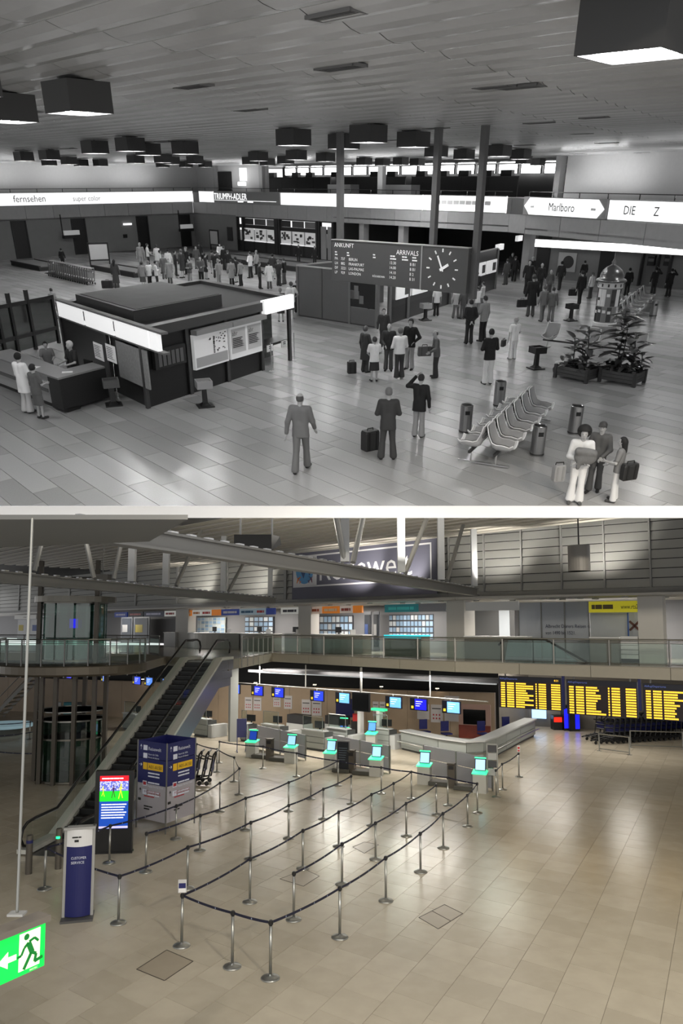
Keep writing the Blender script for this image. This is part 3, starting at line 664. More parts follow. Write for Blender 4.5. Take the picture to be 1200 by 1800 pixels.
    net_part(SH[:1], min(cell, .02), 'shoe', g3, t, cut=lambda G: .012 - G[..., 2]); net_part(SH[1:], min(cell, .02), 'shoe', g3, t, cut=lambda G: .012 - G[..., 2])
    hy = hd[1]
    hcut = lambda G: np.minimum(G[..., 1] - (hy + .045), 1.685 - G[..., 2])
    if hair == 'short': H = [('e', (0, hy - .010, 1.658), (.090, .108, .116))]; cut = lambda G: np.maximum(hcut(G) * 0 + np.minimum(G[..., 1] - (hy + .03), 10), 0) * 0 + np.where(G[..., 2] > 1.70, -1, np.maximum(G[..., 1] - (hy + .035), 1.585 - G[..., 2]))
    elif hair == 'bald': H = [('e', (0, hy - .01, 1.64), (.083, .100, .105))]; cut = lambda G: np.maximum(np.maximum(G[..., 2] - 1.69, 1.575 - G[..., 2]), G[..., 1] - (hy + .0))
    elif hair == 'afro': H = [('e', (0, hy - .03, 1.69), (.155, .145, .15))]; cut = lambda G: np.where(G[..., 2] > 1.70, -1, G[..., 1] - (hy + .035))
    elif hair == 'long': H = [('e', (0, hy - .012, 1.655), (.090, .106, .114)), ('s', (0, hy - .05, 1.62), (0, hy - .075, 1.40), .085, .07)]; cut = lambda G: np.where(G[..., 2] > 1.70, -1, G[..., 1] - (hy + .035))
    else: H = [('e', (0, hy - .012, 1.66), (.098, .115, .115))]; cut = lambda G: np.where(G[..., 2] > 1.70, -1, np.maximum(G[..., 1] - (hy + .035), 1.56 - G[..., 2]))
    net_part(H, min(cell, .016), 'hair', g4, t, cut=cut)
    if face:
        for sd in (1, -1): MB().lathe([(.001, -.006), (.010, -.003), (.012, 0), (.010, .003), (.001, .006)], 8, (sd * .031, hy + .088, 1.645)).build('eye', gr(.12), t)
        MB().box((0, hy + .086, 1.565), (.045, .012, .010)).build('mouth', gr(.35), t)
    if hat == 'cap':
        net_part([('e', (0, hy - .01, 1.70), (.095, .112, .085)), ('s', (-.04, hy + .10, 1.685), (.04, hy + .10, 1.685), .05, .05)], .014, 'cap', gr(.2), t, k=.01, cut=lambda G: np.maximum(1.675 - G[..., 2], np.where(G[..., 1] > hy + .09, G[..., 2] - 1.70, -1)))
    return t
def recolor(t, tones):
    mm = {'jacket': tones[0], 'blouse': tones[0], 'trousers': tones[1], 'skirt': tones[1], 'shoe': tones[2], 'hair': tones[3]}
    for k in KIDS[t.name]:
        n = k.name.split('.')[0]
        if n in mm: k.material_slots[0].link = 'OBJECT'; k.material_slots[0].material = gr(mm[n], .75)
    return t
# ================================================================== HALL 1: things
HALL = 1
UPZ = V(0, 0, 1)
# ---- arrivals board with clock, hung on three posts
BA = at(583, 422, 27.0); BB = at(824, 437, 23.4)
zt = (BA.z + BB.z) / 2; zb_ = (zat(BA, 492) + zat(BB, 518)) / 2
BA.z = BB.z = 0; br = (BB - BA).normalized()
brd = thing('arrivals_board', 'grey hanging arrivals board headed ANKUNFT ARRIVALS beside a white clock', 'board', up(BA, zb_), az(BA, BB)); Lb = (BB - BA).length; Hb = zt - zb_
bx = lambda u: (LOCAL[brd.name].inverted() @ wl(u, 470, BA, BB)).x
xs = bx(740)
m_brd = mat('board_grey', .30, .6, noise=.05); m_let = mat('board_letter', .95, .6, emit=.25)
MB().bb(0, xs - .02, 0, .16, 0, Hb).build('flight_panel', m_brd, brd); ck = MB().bb(xs + .02, Lb, 0, .16, 0, Hb).build('clock_panel', m_brd, brd)
f_ = MB(); f_.bb(0, Lb, -.03, .18, Hb, Hb + .03); f_.bb(xs - .02, xs + .02, -.01, .17, 0, Hb); f_.build('frame', gr(.6), brd)
for u in (589, 750, 826):
    x = bx(u); MB().bb(x - .09, x + .09, .17, .35, -.15 if u == 826 else .1, ZC - zb_ + .05).build('post', gr(.36, .5), brd)
lt = MB(); lt.text('ANKUNFT', (.12, -.012, Hb - .2), (1, 0, 0), UPZ, .13); lt.text('ARRIVALS', (xs - .12, -.012, Hb - .3), (1, 0, 0), UPZ, .14, 'r')
for x, w_ in ((.12, .12), (.55, .12), (1.45, .12), (2.02, .25), (2.4, .25), (2.72, .2)):
    lt.strokes((x * xs / 3.0, -.012, Hb - .38), (1, 0, 0), UPZ, .04, w_ * .8, (1, 1)); lt.strokes((x * xs / 3.0, -.012, Hb - .46), (1, 0, 0), UPZ, .04, w_, (1, 2))
for k, (a_, n_, c_, t_, g_) in enumerate((('PA', '737', 'BERLIN', '13.30', 'B B1'), ('LH', '882', 'FRANKFURT', '14.00', 'B B1'), ('DF', '2221', 'LAS-PALMAS', '14.10', 'B 2'), ('LP', '929', 'LONDON', '14.20', 'B 31'))):
    z = Hb - .60 - k * .145
    for x, s_, wm in ((.12, a_, .2), (.34, n_, .25), (.62, c_, .8), (2.02, t_, .35), (2.66, g_, .3)): lt.text(s_, (x * xs / 3.0, -.012, z), (1, 0, 0), UPZ, .085, wmax=wm)
    if k == 3: lt.text('KÖLN/BONN', (1.45 * xs / 3, -.012, z), (1, 0, 0), UPZ, .06)
lt.build('lettering', m_let, brd, kind='stuff')
cxk, czk = bx(777), Hb * .52; R_ = .52
for k in range(12):
    a = k * math.pi / 6; M_ = Matrix.Rotation(-a, 3, 'Y'); MB().box((cxk + R_ * math.sin(a), -.012, czk + R_ * math.cos(a)), (.035, .02, .10), M=Matrix.Rotation(a, 3, 'Y')).build('hour_mark', m_let, ck)
for a, L_, w_, n_ in ((-.45, .48, .045, 'minute_hand'), (1.05, .34, .075, 'hour_hand')):
    c = V(cxk, -.025, czk) + V(math.sin(a), 0, math.cos(a)) * (L_ / 2 - .08); MB().box(c, (w_, .015, L_), M=Matrix.Rotation(a, 3, 'Y')).build(n_, m_let, ck)
# ---- information kiosk
P0 = fl(262, 718); P1 = fl(463, 651); P4 = fl(511, 634); ZK = 2.3
P4 = P0 + (P4 - P0); P3 = fl(103, 531, ZK); P3.z = 0; P5 = P4 + (P3 - P0)
e1 = (P4 - P0).normalized(); e2 = (P3 - P0).normalized(); L1 = (P4 - P0).length; L2 = (P3 - P0).length
kio = thing('information_kiosk', 'dark glazed information kiosk with flat roof, lit posters and white fascia signs', 'kiosk', P0, az(P0, P4))
I_ = LOCAL[kio.name].inverted()
def kq(b, pa_, pb_, z0, z1, t=.04): return b.quad(up(pa_, z0), up(pb_, z0), up(pb_, z1), up(pa_, z1), t)
kd_ = gr(.10, .35); kfr = gr(.24, .45)
b = HB(); b.prism([P0 + e1 * .06 + e2 * .06, P1 + e2 * .06, P1 + e2 * .5, P0 + e1 * .5 + e2 * .5], 0, ZK - .3); b.prism([P0 + e1 * .05 + e2 * .05, P0 + e1 * .4 + e2 * .2, P0 + e2 * 2.4 + e1 * .4, P0 + e2 * 2.4 + e1 * .05], 0, ZK - .3); b.build('wall_panel', kd_, kio)
b = HB()
for p in (P0, wl(335, 660, P0, P1), wl(402, 650, P0, P1), P1, P4, P0 + e2 * 2.5, P3, P5):
    p = up(p, 0); b = HB(); b.prism([p - e1 * .07 - e2 * .02, p + e1 * .07 - e2 * .02, p + e1 * .07 + e2 * .12, p - e1 * .07 + e2 * .12], 0, ZK - .25); b.build('post', kfr, kio)
b = HB()
for a, c in ((P0, P4), (P4, P5), (P5, P3), (P3, P0)):
    n = V((c - a).y, -(c - a).x, 0).normalized() * .12; b.prism([a + n, c + n, c - n * 2, a - n * 2], ZK - .28, ZK)
b.build('roof_beam', kfr, kio)
ctr = (P0 + P5) / 2; sh = lambda p, k: ctr + (p - ctr) * k
HB().prism([sh(P0, .97), sh(P4, .97), sh(P5, .97), sh(P3, .97)], ZK - .2, ZK - .12).build('roof', gr(.13, .6), kio)
rb_ = HB(); Q = [P0 + e1 * .5 + e2 * 1.2, P0 + e1 * (L1 * .62) + e2 * 1.2, P0 + e1 * (L1 * .62) + e2 * (L2 - .6), P0 + e1 * .5 + e2 * (L2 - .6)]
rb_.prism(Q, ZK - .12, ZK + .26); rb_.build('roof_box', gr(.16, .6), kio)
HB().prism([p + (ctr - p) * .05 for p in Q], ZK + .255, ZK + .275).build('roof_felt', mat('felt', .28, .8, noise=.25, nscale=1.5), kio)
# white fascia signs on the left side, sign over the passage
nk = V(e2.y, -e2.x, 0); nk = nk if nk.dot(ctr - P0) < 0 else -nk
for u0, u1 in ((104, 146), (149, 196), (199, 256), (258, 271)):
    a, c = (up(wl(u, 560, P0 + nk * .14, P3 + nk * .14), 0) for u in (u0, u1))
    b = HB(); kq(b, a, c, ZK - .42, ZK + .06, .14); b.build('fascia_sign', mat('kiosk_sign', .93, .5, emit=.6), kio)
b = HB(); a, c = (up(wl(u, 560, P0 + nk * .13, P3 + nk * .13), 0) for u in (102, 280)); kq(b, a, c, ZK + .06, ZK + .12, .2); kq(b, a, c, ZK - .47, ZK - .42, .2); b.build('fascia_trim', gr(.4), kio)
n1 = V(e1.y, -e1.x, 0); n1 = n1 if n1.dot(ctr - P0) < 0 else -n1
a, c = P1 + n1 * .15 + e1 * .02, P4 + n1 * .15 + e1 * .1
b = HB(); kq(b, a, c, ZK - .40, ZK + .06, .16); b.build('fascia_sign', mat('kiosk_sign'), kio)
# lit poster cases on the front
def case(u0, u1, z0, z1, m, name):
    a, c = (up(wl(u, 610, P0 + n1 * .1, P1 + n1 * .1), 0) for u in (u0, u1)); b = HB(); kq(b, a, c, z0, z1, .12); return a, c, b.build(name, m, kio)
paper = mat('poster_paper', .86, .6, emit=.18)
a, c, o1 = case(341, 401, .72, 1.78, paper, 'poster_case')
r_ = (c - a).normalized(); tb = HB()
W1 = (c - a).length
q0 = a + n1 * .013
for k in range(26): x = random.uniform(.42, .95) * W1; z = random.uniform(1.12, 1.66); tb.quad(*(up(q0 + r_ * (x + dx), z + dz) for dx, dz in ((0, 0), (random.uniform(.02, .12), 0), (.06, .03), (0, .03))), .004)
for k in range(12): z = 1.1 + k * .045; tb.quad(*(up(q0 + r_ * (.55 * W1 + dx), z + dz) for dx, dz in ((0, 0), (.07, 0), (.07, .03), (0, .03))), .004)
tb.build('print', gr(.2), o1)
tb = HB(); tb.quad(*(up(q0 + r_ * x, z) for x, z in ((.05, .78), (W1 - .05, .78), (W1 - .05, 1.08), (.05, 1.08))), .004); tb.build('print_field', gr(.66), o1)
a, c, o2 = case(405, 461, .72, 1.78, paper, 'poster_case')
W1 = (c - a).length; q0 = a + n1 * .013
for k in (0, 1):
    x0 = .06 + k * .5 * W1; tb = HB()
    tb.quad(*(up(q0 + r_ * (x0 + x), z) for x, z in ((0, .9), (W1 * .43, .9), (W1 * .43, 1.68), (0, 1.68))), .003); tb.build('poster_sheet', gr(.76), o2)
    tb = HB(); tb.text('abr', up(q0 + n1 * .012 + r_ * (x0 + .04), 1.47), r_, UPZ, .15, wmax=W1 * .38); tb.build('lettering', gr(.42), o2)
    tb = HB()
    for j in range(6): tb.quad(*(up(q0 + n1 * .012 + r_ * (x0 + x), 1.36 - j * .055 + z) for x, z in ((.05, 0), (W1 * random.uniform(.25, .4), 0), (W1 * .3, .03), (.05, .03))), .003)
    tb.build('print', gr(.2), o2)
for o_, (u0, u1) in ((o1, (338, 403)), (o2, (404, 464))):
    a, c = (up(wl(u, 560, P0 + n1 * .14, P1 + n1 * .14), 1.86) for u in (u0, u1)); b = HB(); b.bar(a, c, .24, .15); b.build('case_hood', gr(.5, .5), kio)
a, c, o3 = case(270, 326, 1.05, 1.62, gr(.16, .2), 'timetable_case')
tb = HB(); W1 = (c - a).length
for j in range(6): tb.quad(*(up(a + n1 * .013 + r_ * (W1 * (.1 + .14 * j) + x), z) for x, z in ((0, 1.12), (W1 * .1, 1.12), (W1 * .1, 1.52), (0, 1.52))), .003)
tb.build('timetable_strip', gr(.36), o3)
# left side: pale city map and notices
a, c = (up(wl(u, 640, P0 + nk * .05, P3 + nk * .05), 0) for u in (208, 258)); b = HB(); kq(b, a, c, .62, 1.72, .05); mp = b.build('city_map', mat('map_grey', .52, .6, noise=.35, nscale=14), kio)
for u0, u1, zz in ((163, 178, 1.52), (184, 200, 1.62)):
    a, c = (up(wl(u, 600, P0 + nk * .08, P3 + nk * .08), 0) for u in (u0, u1)); b = HB(); kq(b, a, c, zz - .62, zz - .1, .01); o = b.build('notice', paper, kio)
    tb = HB(); rr = (c - a).normalized(); W1 = (c - a).length
    for j in range(7): tb.quad(*(up(a + nk * .005 + rr * x, zz - .2 - j * .055 + z) for x, z in ((.06, 0), (W1 * random.uniform(.6, .9), 0), (W1 * .6, .02), (.06, .02))), .003)
    tb.build('print', gr(.3), o)
a, c = P0 + e2 * 2.6, P3; b = HB(); kq(b, c, a, 0, 1.85, .05); b.build('side_panel', gr(.17, .3), kio)
# small direction plates under the passage sign
for u, v in ((474, 612), (499, 604)):
    p = wl(u, v, P0 + n1 * .2, P4 + n1 * .2); b = HB(); b.box(p, (.34, .03, .22), az(P0, P4)); o = b.build('direction_plate', gr(.85), kio); b = HB(); b.box(p + n1 * .02, (.14, .005, .03), az(P0, P4)); b.box(p + n1 * .02 + V(0, 0, .06), (.14, .005, .03), az(P0, P4)); b.build('print', gr(.15), o)
b = HB(); b.prism([P1 + e1 * .1 + e2 * .1, P4 - e1 * .1 + e2 * .1, P4 - e1 * .1 + e2 * .8, P1 + e1 * .1 + e2 * .8], .72, .8); b.build('counter_shelf', kd_, kio)
b = HB(); kq(b, P1 + e2 * 1.2, P4 + e2 * 1.2, 0, ZK - .3, .02); b.build('rear_glass', glass('kiosk_glass', .45, .12), kio)
for p in (P1 - e1 * .0 + n1 * .35, P4 + n1 * .1 + e1 * .1):
    t = thing('barrier_post', 'thin bright metal barrier post beside the kiosk passage', 'post', up(p, 0), 0, 'kiosk barrier posts')
    MB().lathe([(.001, 0), (.10, 0), (.10, .015), (.02, .03)], 12).build('base', gr(.8, .3), t); MB().tube([(0, 0, .02), (0, 0, 1.0)], .018, 8).build('pole', mat('bright_metal', .85, .25, 1.0), t)
# ---- service counter in front of the kiosk's left side
C0 = fl(113, 727); Cs = fl(193, 703); Cl = fl(18, 689); Cl = C0 + (Cl - C0) * 1.35; es = (Cs - C0).normalized(); elf = (Cl - C0).normalized()
cnt = thing('service_counter', 'angled service counter with pale front and dark side at the information kiosk', 'counter', C0, az(C0, Cs))
HB().prism([C0 + es * .08 - elf * 0 + V(0, .02, 0), Cl + es * .08, Cl + es * .75, C0 + es * .75 + elf * .1], .12, .98).build('front_body', gr(.62, .6), cnt)
b = HB(); b.prism([C0 + es * .01, Cs, Cs + elf * .7, C0 + elf * .7 + es * .01], .08, .97); b.build('side_body', gr(.13, .5), cnt)
HB().prism([C0 - V(0, .04, 0), Cs - V(0, .03, 0), Cs + elf * .75, C0 + elf * .75 + es * .7, Cl + es * .9, Cl - es * .04], .98, 1.03).build('worktop', gr(.5, .4), cnt)
HB().prism([C0 + es * .12, Cl + es * .12, Cl + es * .6, C0 + es * .6], 0, .12).build('plinth', gr(.1), cnt)
b = HB(); q = elf.cross(UPZ); b.quad(*(up(C0 + elf * x + es * .06 + V(0, -.03, 0), z) for x, z in ((9, .45), (.9, .45), (.9, .55), (9, .55))), .02); b.build('front_groove', gr(.35), cnt)
for k, (dx, dl) in enumerate(((.9, .35), (.25, 1.7))):
    b = MB(); b.box(up(C0 + es * dx * .6 + elf * dl, 1.034), (.3, .21, .006), .3 + k); b.top('paper_sheet', gr(.92), 'loose white sheet lying before the clerk' if k == 0 else 'loose white sheet lying near the counter customers', 'paper')
# glass screen behind the counter
S0 = fl(-30, 640); S1 = fl(104, 603); e_ = (S1 - S0); scn = thing('glass_screen', 'dark framed glass screen left of the information kiosk', 'screen', S0, az(S0, S1))
Ls = e_.length
for x in (.0, .28, .44, .67, 1.0): MB().bb(Ls * x - .06, Ls * x + .06, -.06, .06, 0, 2.25 if x < .9 else 1.9).build('post', kd_, scn)
for z in (.55, 1.75): MB().bb(0, Ls, -.05, .05, z, z + .14).build('crossbar', kd_, scn)
for k, (x0, x1) in enumerate(((0, .28), (.28, .44), (.44, .67), (.67, 1.0))): MB().bb(Ls * x0 + .06, Ls * x1 - .06, -.01, .01, .1, 1.75).build('pane', glass('screen_glass', .55, .15), scn)
# ---- partition block behind the hanging board
G0 = fl(524, 555); G1 = fl(663, 577); G2 = fl(790, 535); G3 = fl(868, 508); ZG = 2.32
G2 = G1 + (G2 - G1).normalized() * (G2 - G1).length
g1 = (G1 - G0).normalized(); g2 = (G3 - G1).normalized(); gn1 = nrm(G0, G1); gn2 = nrm(G1, G3)
ofc = thing('partition_office', 'walled brown-grey office block with display window and lit poster side', 'partition', G0, az(G0, G1))
mp_ = mat('panel_brown_grey', .36, .5, noise=.05); 
for k, (u0, u1) in enumerate(((524, 566), (567, 613))):
    a, c = (up(wl(u, 560, G0, G1), 0) for u in (u0 + .6, u1 - .6)); HB().prism([a, c, c - gn1 * .1, a - gn1 * .1], .06, ZG).build('wall_panel', mp_, ofc)
a, c = (up(wl(u, 560, G0, G1), 0) for u in (614, 661))
HB().prism([a, c, c - gn1 * .1, a - gn1 * .1], .06, .78).build('wall_panel', mp_, ofc); HB().prism([a, c, c - gn1 * .1, a - gn1 * .1], 2.05, ZG).build('wall_panel', mp_, ofc)
HB().prism([a, c, c - gn1 * .02, a - gn1 * .02], .8, 2.04).build('window_pane', gr(.08, .1), ofc)
b = HB(); 
for k in range(5): x = random.uniform(.1, .8); b.box(up(lerp(a, c, x) + gn1 * .01, random.uniform(.95, 1.7)), (.25, .02, .35), az(G0, G1))
b.build('window_display', gr(.45), ofc)
b = HB()
for p in (G0, a, c, G1 + g2 * 1.1, G1 + g2 * 3.1, G2, G3): b = HB(); b.prism([p - g1 * .06 + gn1 * .03, p + g1 * .06 + gn1 * .03, p + g1 * .06 - gn1 * .15, p - g1 * .06 - gn1 * .15], 0, ZG); b.build('mullion', gr(.42, .5), ofc)
HB().prism([G0, G1, G1 - gn1 * .1, G0 - gn1 * .1], 0, .06).build('skirting', gr(.2), ofc)
GB = G0 - gn1 * 6.5; HB().prism([G0 + g1 * .0, G0 + g1 * .1, GB + g1 * .1, GB], 0, ZG).build('side_wall', mp_, ofc)
b = HB(); b.bar(up(G0, ZG + .03), up(GB, ZG + .03), .1, .06); b.bar(up(G0, ZG + .03), up(G1, ZG + .03), .12, .06); b.bar(up(G1, ZG + .03), up(G3, ZG + .03), .12, .06); b.build('top_rail', gr(.66), ofc)
HB().prism([G1 + g2 * 1.15 , G3, G3 - gn2 * .1, G1 + g2 * 1.15 - gn2 * .1], 0, .72).build('side_panel', gr(.14, .3), ofc)
HB().prism([G1 + g2 * 1.15, G3, G3 - gn2 * .1, G1 + g2 * 1.15 - gn2 * .1], .72, ZG).build('side_panel', gr(.2, .3), ofc)
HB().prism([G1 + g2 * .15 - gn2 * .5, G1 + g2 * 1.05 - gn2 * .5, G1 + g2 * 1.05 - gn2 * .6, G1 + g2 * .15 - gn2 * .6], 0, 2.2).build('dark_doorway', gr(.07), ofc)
for u0, u1 in ((697, 722), (725, 751), (835, 850), (852, 868)):
    a, c = (up(wl(u, 520, G1 + gn2 * .06, G3 + gn2 * .06), 0) for u in (u0, u1)); b = HB(); kq(b, a, c, 1.02, 1.75, .06); o = b.build('lit_poster', mat('poster_lit', .9, .5, emit=.45), ofc)
    b = HB(); r2 = (c - a).normalized(); w2 = (c - a).length; kq(b, a + gn2 * .01 + r2 * w2 * .55, a + gn2 * .01 + r2 * w2 * .9, 1.15, 1.6, .005); b.build('print', gr(.3), o)
t_ = up(wl(848, 440, G1, G3), 0)
b = MB(); b.box(up(fl(872, 500), 2.25), (1.1, .2, .34), az(G1, G3)); b.top('lit_sign_box', mat('kiosk_sign'), 'small white sign box over the passage by the office', 'sign')
b = MB(); b.box(up(fl(905, 487), 2.5), (1.0, .2, .34), az(G1, G3)); b.top('lit_sign_box', mat('kiosk_sign'), 'small white sign box at the corner pier', 'sign')
# ---- baggage conveyors
def conveyor(u, v, L, wd, label):
    S = fl(u, v); t = thing('baggage_conveyor', label, 'conveyor', S, math.atan2(pb.y, pb.x))
    MB().bb(0, L, 0, wd, 0, .26).build('body', gr(.12), t); MB().bb(.1, L - .1, .15, wd - .15, .26, .30).build('belt', gr(.38, .5), t)
    f = MB(); f.bb(0, L, -.03, .12, .26, .36); f.bb(0, L, wd - .12, wd + .03, .26, .36); f.build('edge_rail', gr(.17), t)
conveyor(20, 466, 6, 2.0, 'low baggage conveyor with dark edge along the left wall'); conveyor(160, 474, 7, 1.8, 'low baggage conveyor running beneath the framed route board'); conveyor(330, 452, 24, 2.6, 'low baggage conveyor in front of the shop windows')
# framed boards on legs
for u, v, lab in ((177, 470, 'framed route board on two legs above the conveyor'), (378, 441, 'framed route board on two legs near the shop')):
    p = fl(u, v); t = thing('notice_stand', lab, 'board', p, az(WL0, WC_) - .5 if u < 200 else az(WC_, WR)); k = 1.15 if u < 200 else 1.2
    for s_ in (-1, 1): MB().bb(s_ * .72 - .05, s_ * .72 + .05, -.05, .05, 0, 1.55 * k).build('leg', m_dark, t)
    MB().bb(-.66, .66, -.03, .03, .5 * k, 1.45 * k).build('sheet', gr(.72), t)
    f = MB(); f.bb(-.72, .72, -.05, .05, 1.45 * k, 1.56 * k); f.bb(-.72, .72, -.05, .05, .42 * k, .5 * k); f.build('frame', m_dark, t)
# ---- baggage trolleys pushed together
def trolley(label, grp, dark=.3):
    t = thing('baggage_trolley', label, 'trolley', (0, 0, 0), 0, grp); m = mat('trolley_metal_%d' % int(dark * 100), dark, .4, .6)
    f = MB()
    for s_ in (-1, 1): f.tube([(s_ * .27, -.45, .12), (s_ * .24, .35, .22), (s_ * .24, .5, .95), (s_ * .2, .56, 1.02)], .03, 6)
    f.tube([(-.22, .56, 1.02), (.22, .56, 1.02)], .035, 6); f.build('frame', m, t)
    b = MB()
    for k in range(4): b.tube([(-.26, -.4 + k * .24, .15 + k * .03), (.26, -.4 + k * .24, .15 + k * .03)], .022, 5)
    for k in range(3): b.tube([(-.24, .42, .45 + k * .18), (.24, .42, .45 + k * .18)], .02, 5)
    b.build('luggage_rack', m, t)
    MB().bb(-.2, .2, .435, .45, .42, .74).build('notice_panel', gr(.5) if dark > .3 else mat('trolley_blue', (.05, .07, .28), .5), t)
    k = MB(); k.tube([(-.2, .42, .8), (-.2, .25, .85), (.2, .25, .85), (.2, .42, .8)], .022, 5); k.build('basket', m, t)
    for x, y in ((-.27, .3), (.27, .3), (0, -.45)): MB().tube([(x - .02, y, .07), (x + .02, y, .07)], .07, 10).build('wheel', gr(.08), t)
    return t
tr = trolley('grey wire baggage trolley pushed into the long row before the conveyor', 'nested trolleys before the conveyor', .45)
T0, T1 = fl(90, 484), fl(157, 500)
for k in range(18):
    p = lerp(T0, T1, k / 17); rz = az(T0, T1) - math.pi / 2
    if k == 0: place(tr, p, rz)
    else: dup(tr, p, rz)
# ---- pedestal ashtrays
def ashtray(u, v, label, tone, hh=.78):
    t = thing('pedestal_ashtray', label, 'ashtray', fl(u, v), .35)
    MB().bb(-.24, .24, -.24, .24, 0, .04).build('base', m_dark, t)
    b = MB(); b.rings([[(s_ * w_, c_ * w_, z) for s_, c_ in ((-1, -1), (1, -1), (1, 1), (-1, 1))] for w_, z in ((.16, .04), (.07, .12), (.06, hh - .2))]); b.build('pedestal', m_dark, t)
    x = .23; f = MB()
    for x0, x1, y0, y1 in ((-x, x, -x, -x + .03), (-x, x, x - .03, x), (-x, -x + .03, -x + .03, x - .03), (x - .03, x, -x + .03, x - .03)): f.bb(x0, x1, y0, y1, hh - .22, hh)
    f.bb(-x + .03, x - .03, -x + .03, x - .03, hh - .22, hh - .18); f.build('bowl', gr(tone, .4), t)
    MB().bb(-x + .03, x - .03, -x + .03, x - .03, hh - .1, hh - .06).build('sand', gr(.55 if tone > .3 else .3), t)
ashtray(200, 712, 'pedestal ashtray with dark grey tray beside the service counter', .3); ashtray(361, 714, 'pedestal ashtray with pale grey tray before the lit poster case', .6); ashtray(747, 563, 'pedestal ashtray with pale tray before the office posters', .7); ashtray(941, 648, 'black pedestal ashtray standing between woman in white and planters', .12); ashtray(1002, 564, 'black pedestal ashtray beside the advertising column', .12)
# ---- steel cylinder bins
bm = mat('bin_steel', .62, .28, 1.0)
for u, v, lab in ((817, 760, 'steel cylinder bin at the near left end of the seats'), (876, 714, 'steel cylinder bin at the far left end of the seats'), (943, 800, 'steel cylinder bin before the right-hand seats'), (1008, 762, 'steel cylinder bin behind the couple with cap and curls'), (1147, 556, 'steel cylinder bin beside the far seats')):
    t = thing('ash_bin', lab, 'bin', fl(u, v)); R = .165
    MB().lathe([(.001, 0), (R, 0), (R, .74), (R - .015, .76), (R - .03, .74), (R - .03, .6), (.001, .6)], 24).build('body', bm, t, smooth=False)
    MB().lathe([(R + .004, .03), (R + .008, .05), (R + .004, .07)], 24).build('foot_ring', gr(.2), t); MB().bb(-.06, .06, -R - .01, -R + .01, .52, .62).build('opening', gr(.05), t)
# ---- shell seats on a beam
def seat_shell():
    prof = [(.27, .04, .21), (.20, .0, .235), (.06, -.03, .245), (-.08, -.035, .25), (-.17, .0, .25), (-.225, .10, .25), (-.26, .25, .25), (-.29, .38, .24), (-.31, .48, .19), (-.315, .51, .11)]
    def grid(off):
        return [[(w_ * t, y + off * (.0 if i < 4 else 1) * 1, z + (.16 if 1 < i < 6 else .10) * abs(t) ** 3 * (1 if i < 8 else .0) + off * (1 if i < 4 else 0)) for t in (-1, -.8, -.4, 0, .4, .8, 1)] for i, (y, z, w_) in enumerate(prof)]
    a, c = grid(0), grid(-.022); b = MB(); n = 7; m_ = len(prof)
    b.add([p for r in a for p in r], [(i * n + j, i * n + n + j, i * n + n + j + 1, i * n + j + 1)[::-1] for i in range(m_ - 1) for j in range(n - 1)])
    b.add([p for r in c for p in r], [(i * n + j, i * n + n + j, i * n + n + j + 1, i * n + j + 1) for i in range(m_ - 1) for j in range(n - 1)])
    loop = [(i, 0) for i in range(m_)] + [(m_ - 1, j) for j in range(1, n)] + [(i, n - 1) for i in range(m_ - 2, -1, -1)] + [(0, j) for j in range(n - 2, 0, -1)]
    e = MB(); e.tube([V(*a[i][j]) + V(0, 0, -.006) for i, j in loop + loop[:1]], .014, 5, caps=False)
    p_ = MB(); p_.add([(q[0] * .86, q[1] + .012, q[2] + .012) for r in a[1:9] for q in r], [(i * n + j, i * n + n + j, i * n + n + j + 1, i * n + j + 1)[::-1] for i in range(7) for j in range(n - 1)])
    return b, e, p_
SH_, ED_, PD_ = seat_shell()
m_shell = mat('seat_shell_white', .80, .35); m_pad = mat('seat_pad', .58, .7, noise=.05)
def seat_into(t, x, y, z, rz, names=True):
    o = bpy.data.objects.new('seat_shell', seat_into.me[0]); COL.objects.link(o); adopt(o, t); o.matrix_basis = Matrix.Translation((x, y, z)) @ Matrix.Rotation(rz, 4, 'Z') @ Matrix.Scale(1.1, 4)
    for nm, me in (('shell_rim', seat_into.me[1]), ('seat_pad', seat_into.me[2])):
        c = bpy.data.objects.new(nm, me); COL.objects.link(c); adopt(c, o)
seat_into.me = []
for b_, m_ in ((SH_, m_shell), (ED_, mat('seat_rim', .9, .4)), (PD_, m_pad)):
    o = b_.build('tmp', m_, smooth=True); seat_into.me.append(o.data); bpy.data.objects.remove(o)
def bench(p, q, n, label, double=True, tone=.8):
    t = thing('tandem_seating', label, 'bench', up(p, 0), az(p, q)); L = (q - p).xy.length; m = mat('alu_leg', .8, .3, 1.0)
    rows = (-1, 1) if double else (-1,)
    for sd in rows:
        for k in range(n): seat_into(t, L * (k + .5) / n, sd * .37, .40, math.pi if sd < 0 else 0)
        MB().bb(-.05, L + .05, sd * .30 - .03, sd * .30 + .03, .30, .36).build('beam', gr(.15), t)
        for x in (.15, L - .15):
            f = MB(); f.tube([(x, sd * .30, .3), (x, sd * .30, .06)], .025, 8); f.bar((x, sd * .30 - .32, .04), (x, sd * .30 + .32, .04), .05, .035); f.build('leg', m, t)
    if double: MB().bb(-.05, L + .05, -.02, .02, .70, .78).build('back_rail', gr(.3), t)
    return t
NB = fl(850, 764, .78); EB = fl(936, 686, .78); bench(NB, EB, 6, 'double row of twelve pale shell seats back to back with central rail')
NB2 = fl(1087, 545, .7); EB2 = fl(1132, 508, .7); bench(NB2, EB2, 6, 'double row of pale shell seats behind the advertising column')
NB3 = fl(962, 592, .4); EB3 = fl(1128, 612, .4); t = bench(NB3, EB3, 1, 'dark beam bench with few shell seats behind the planters', False)
MB().bb(0, (EB3 - NB3).length, -.36, -.24, .30, .37).build
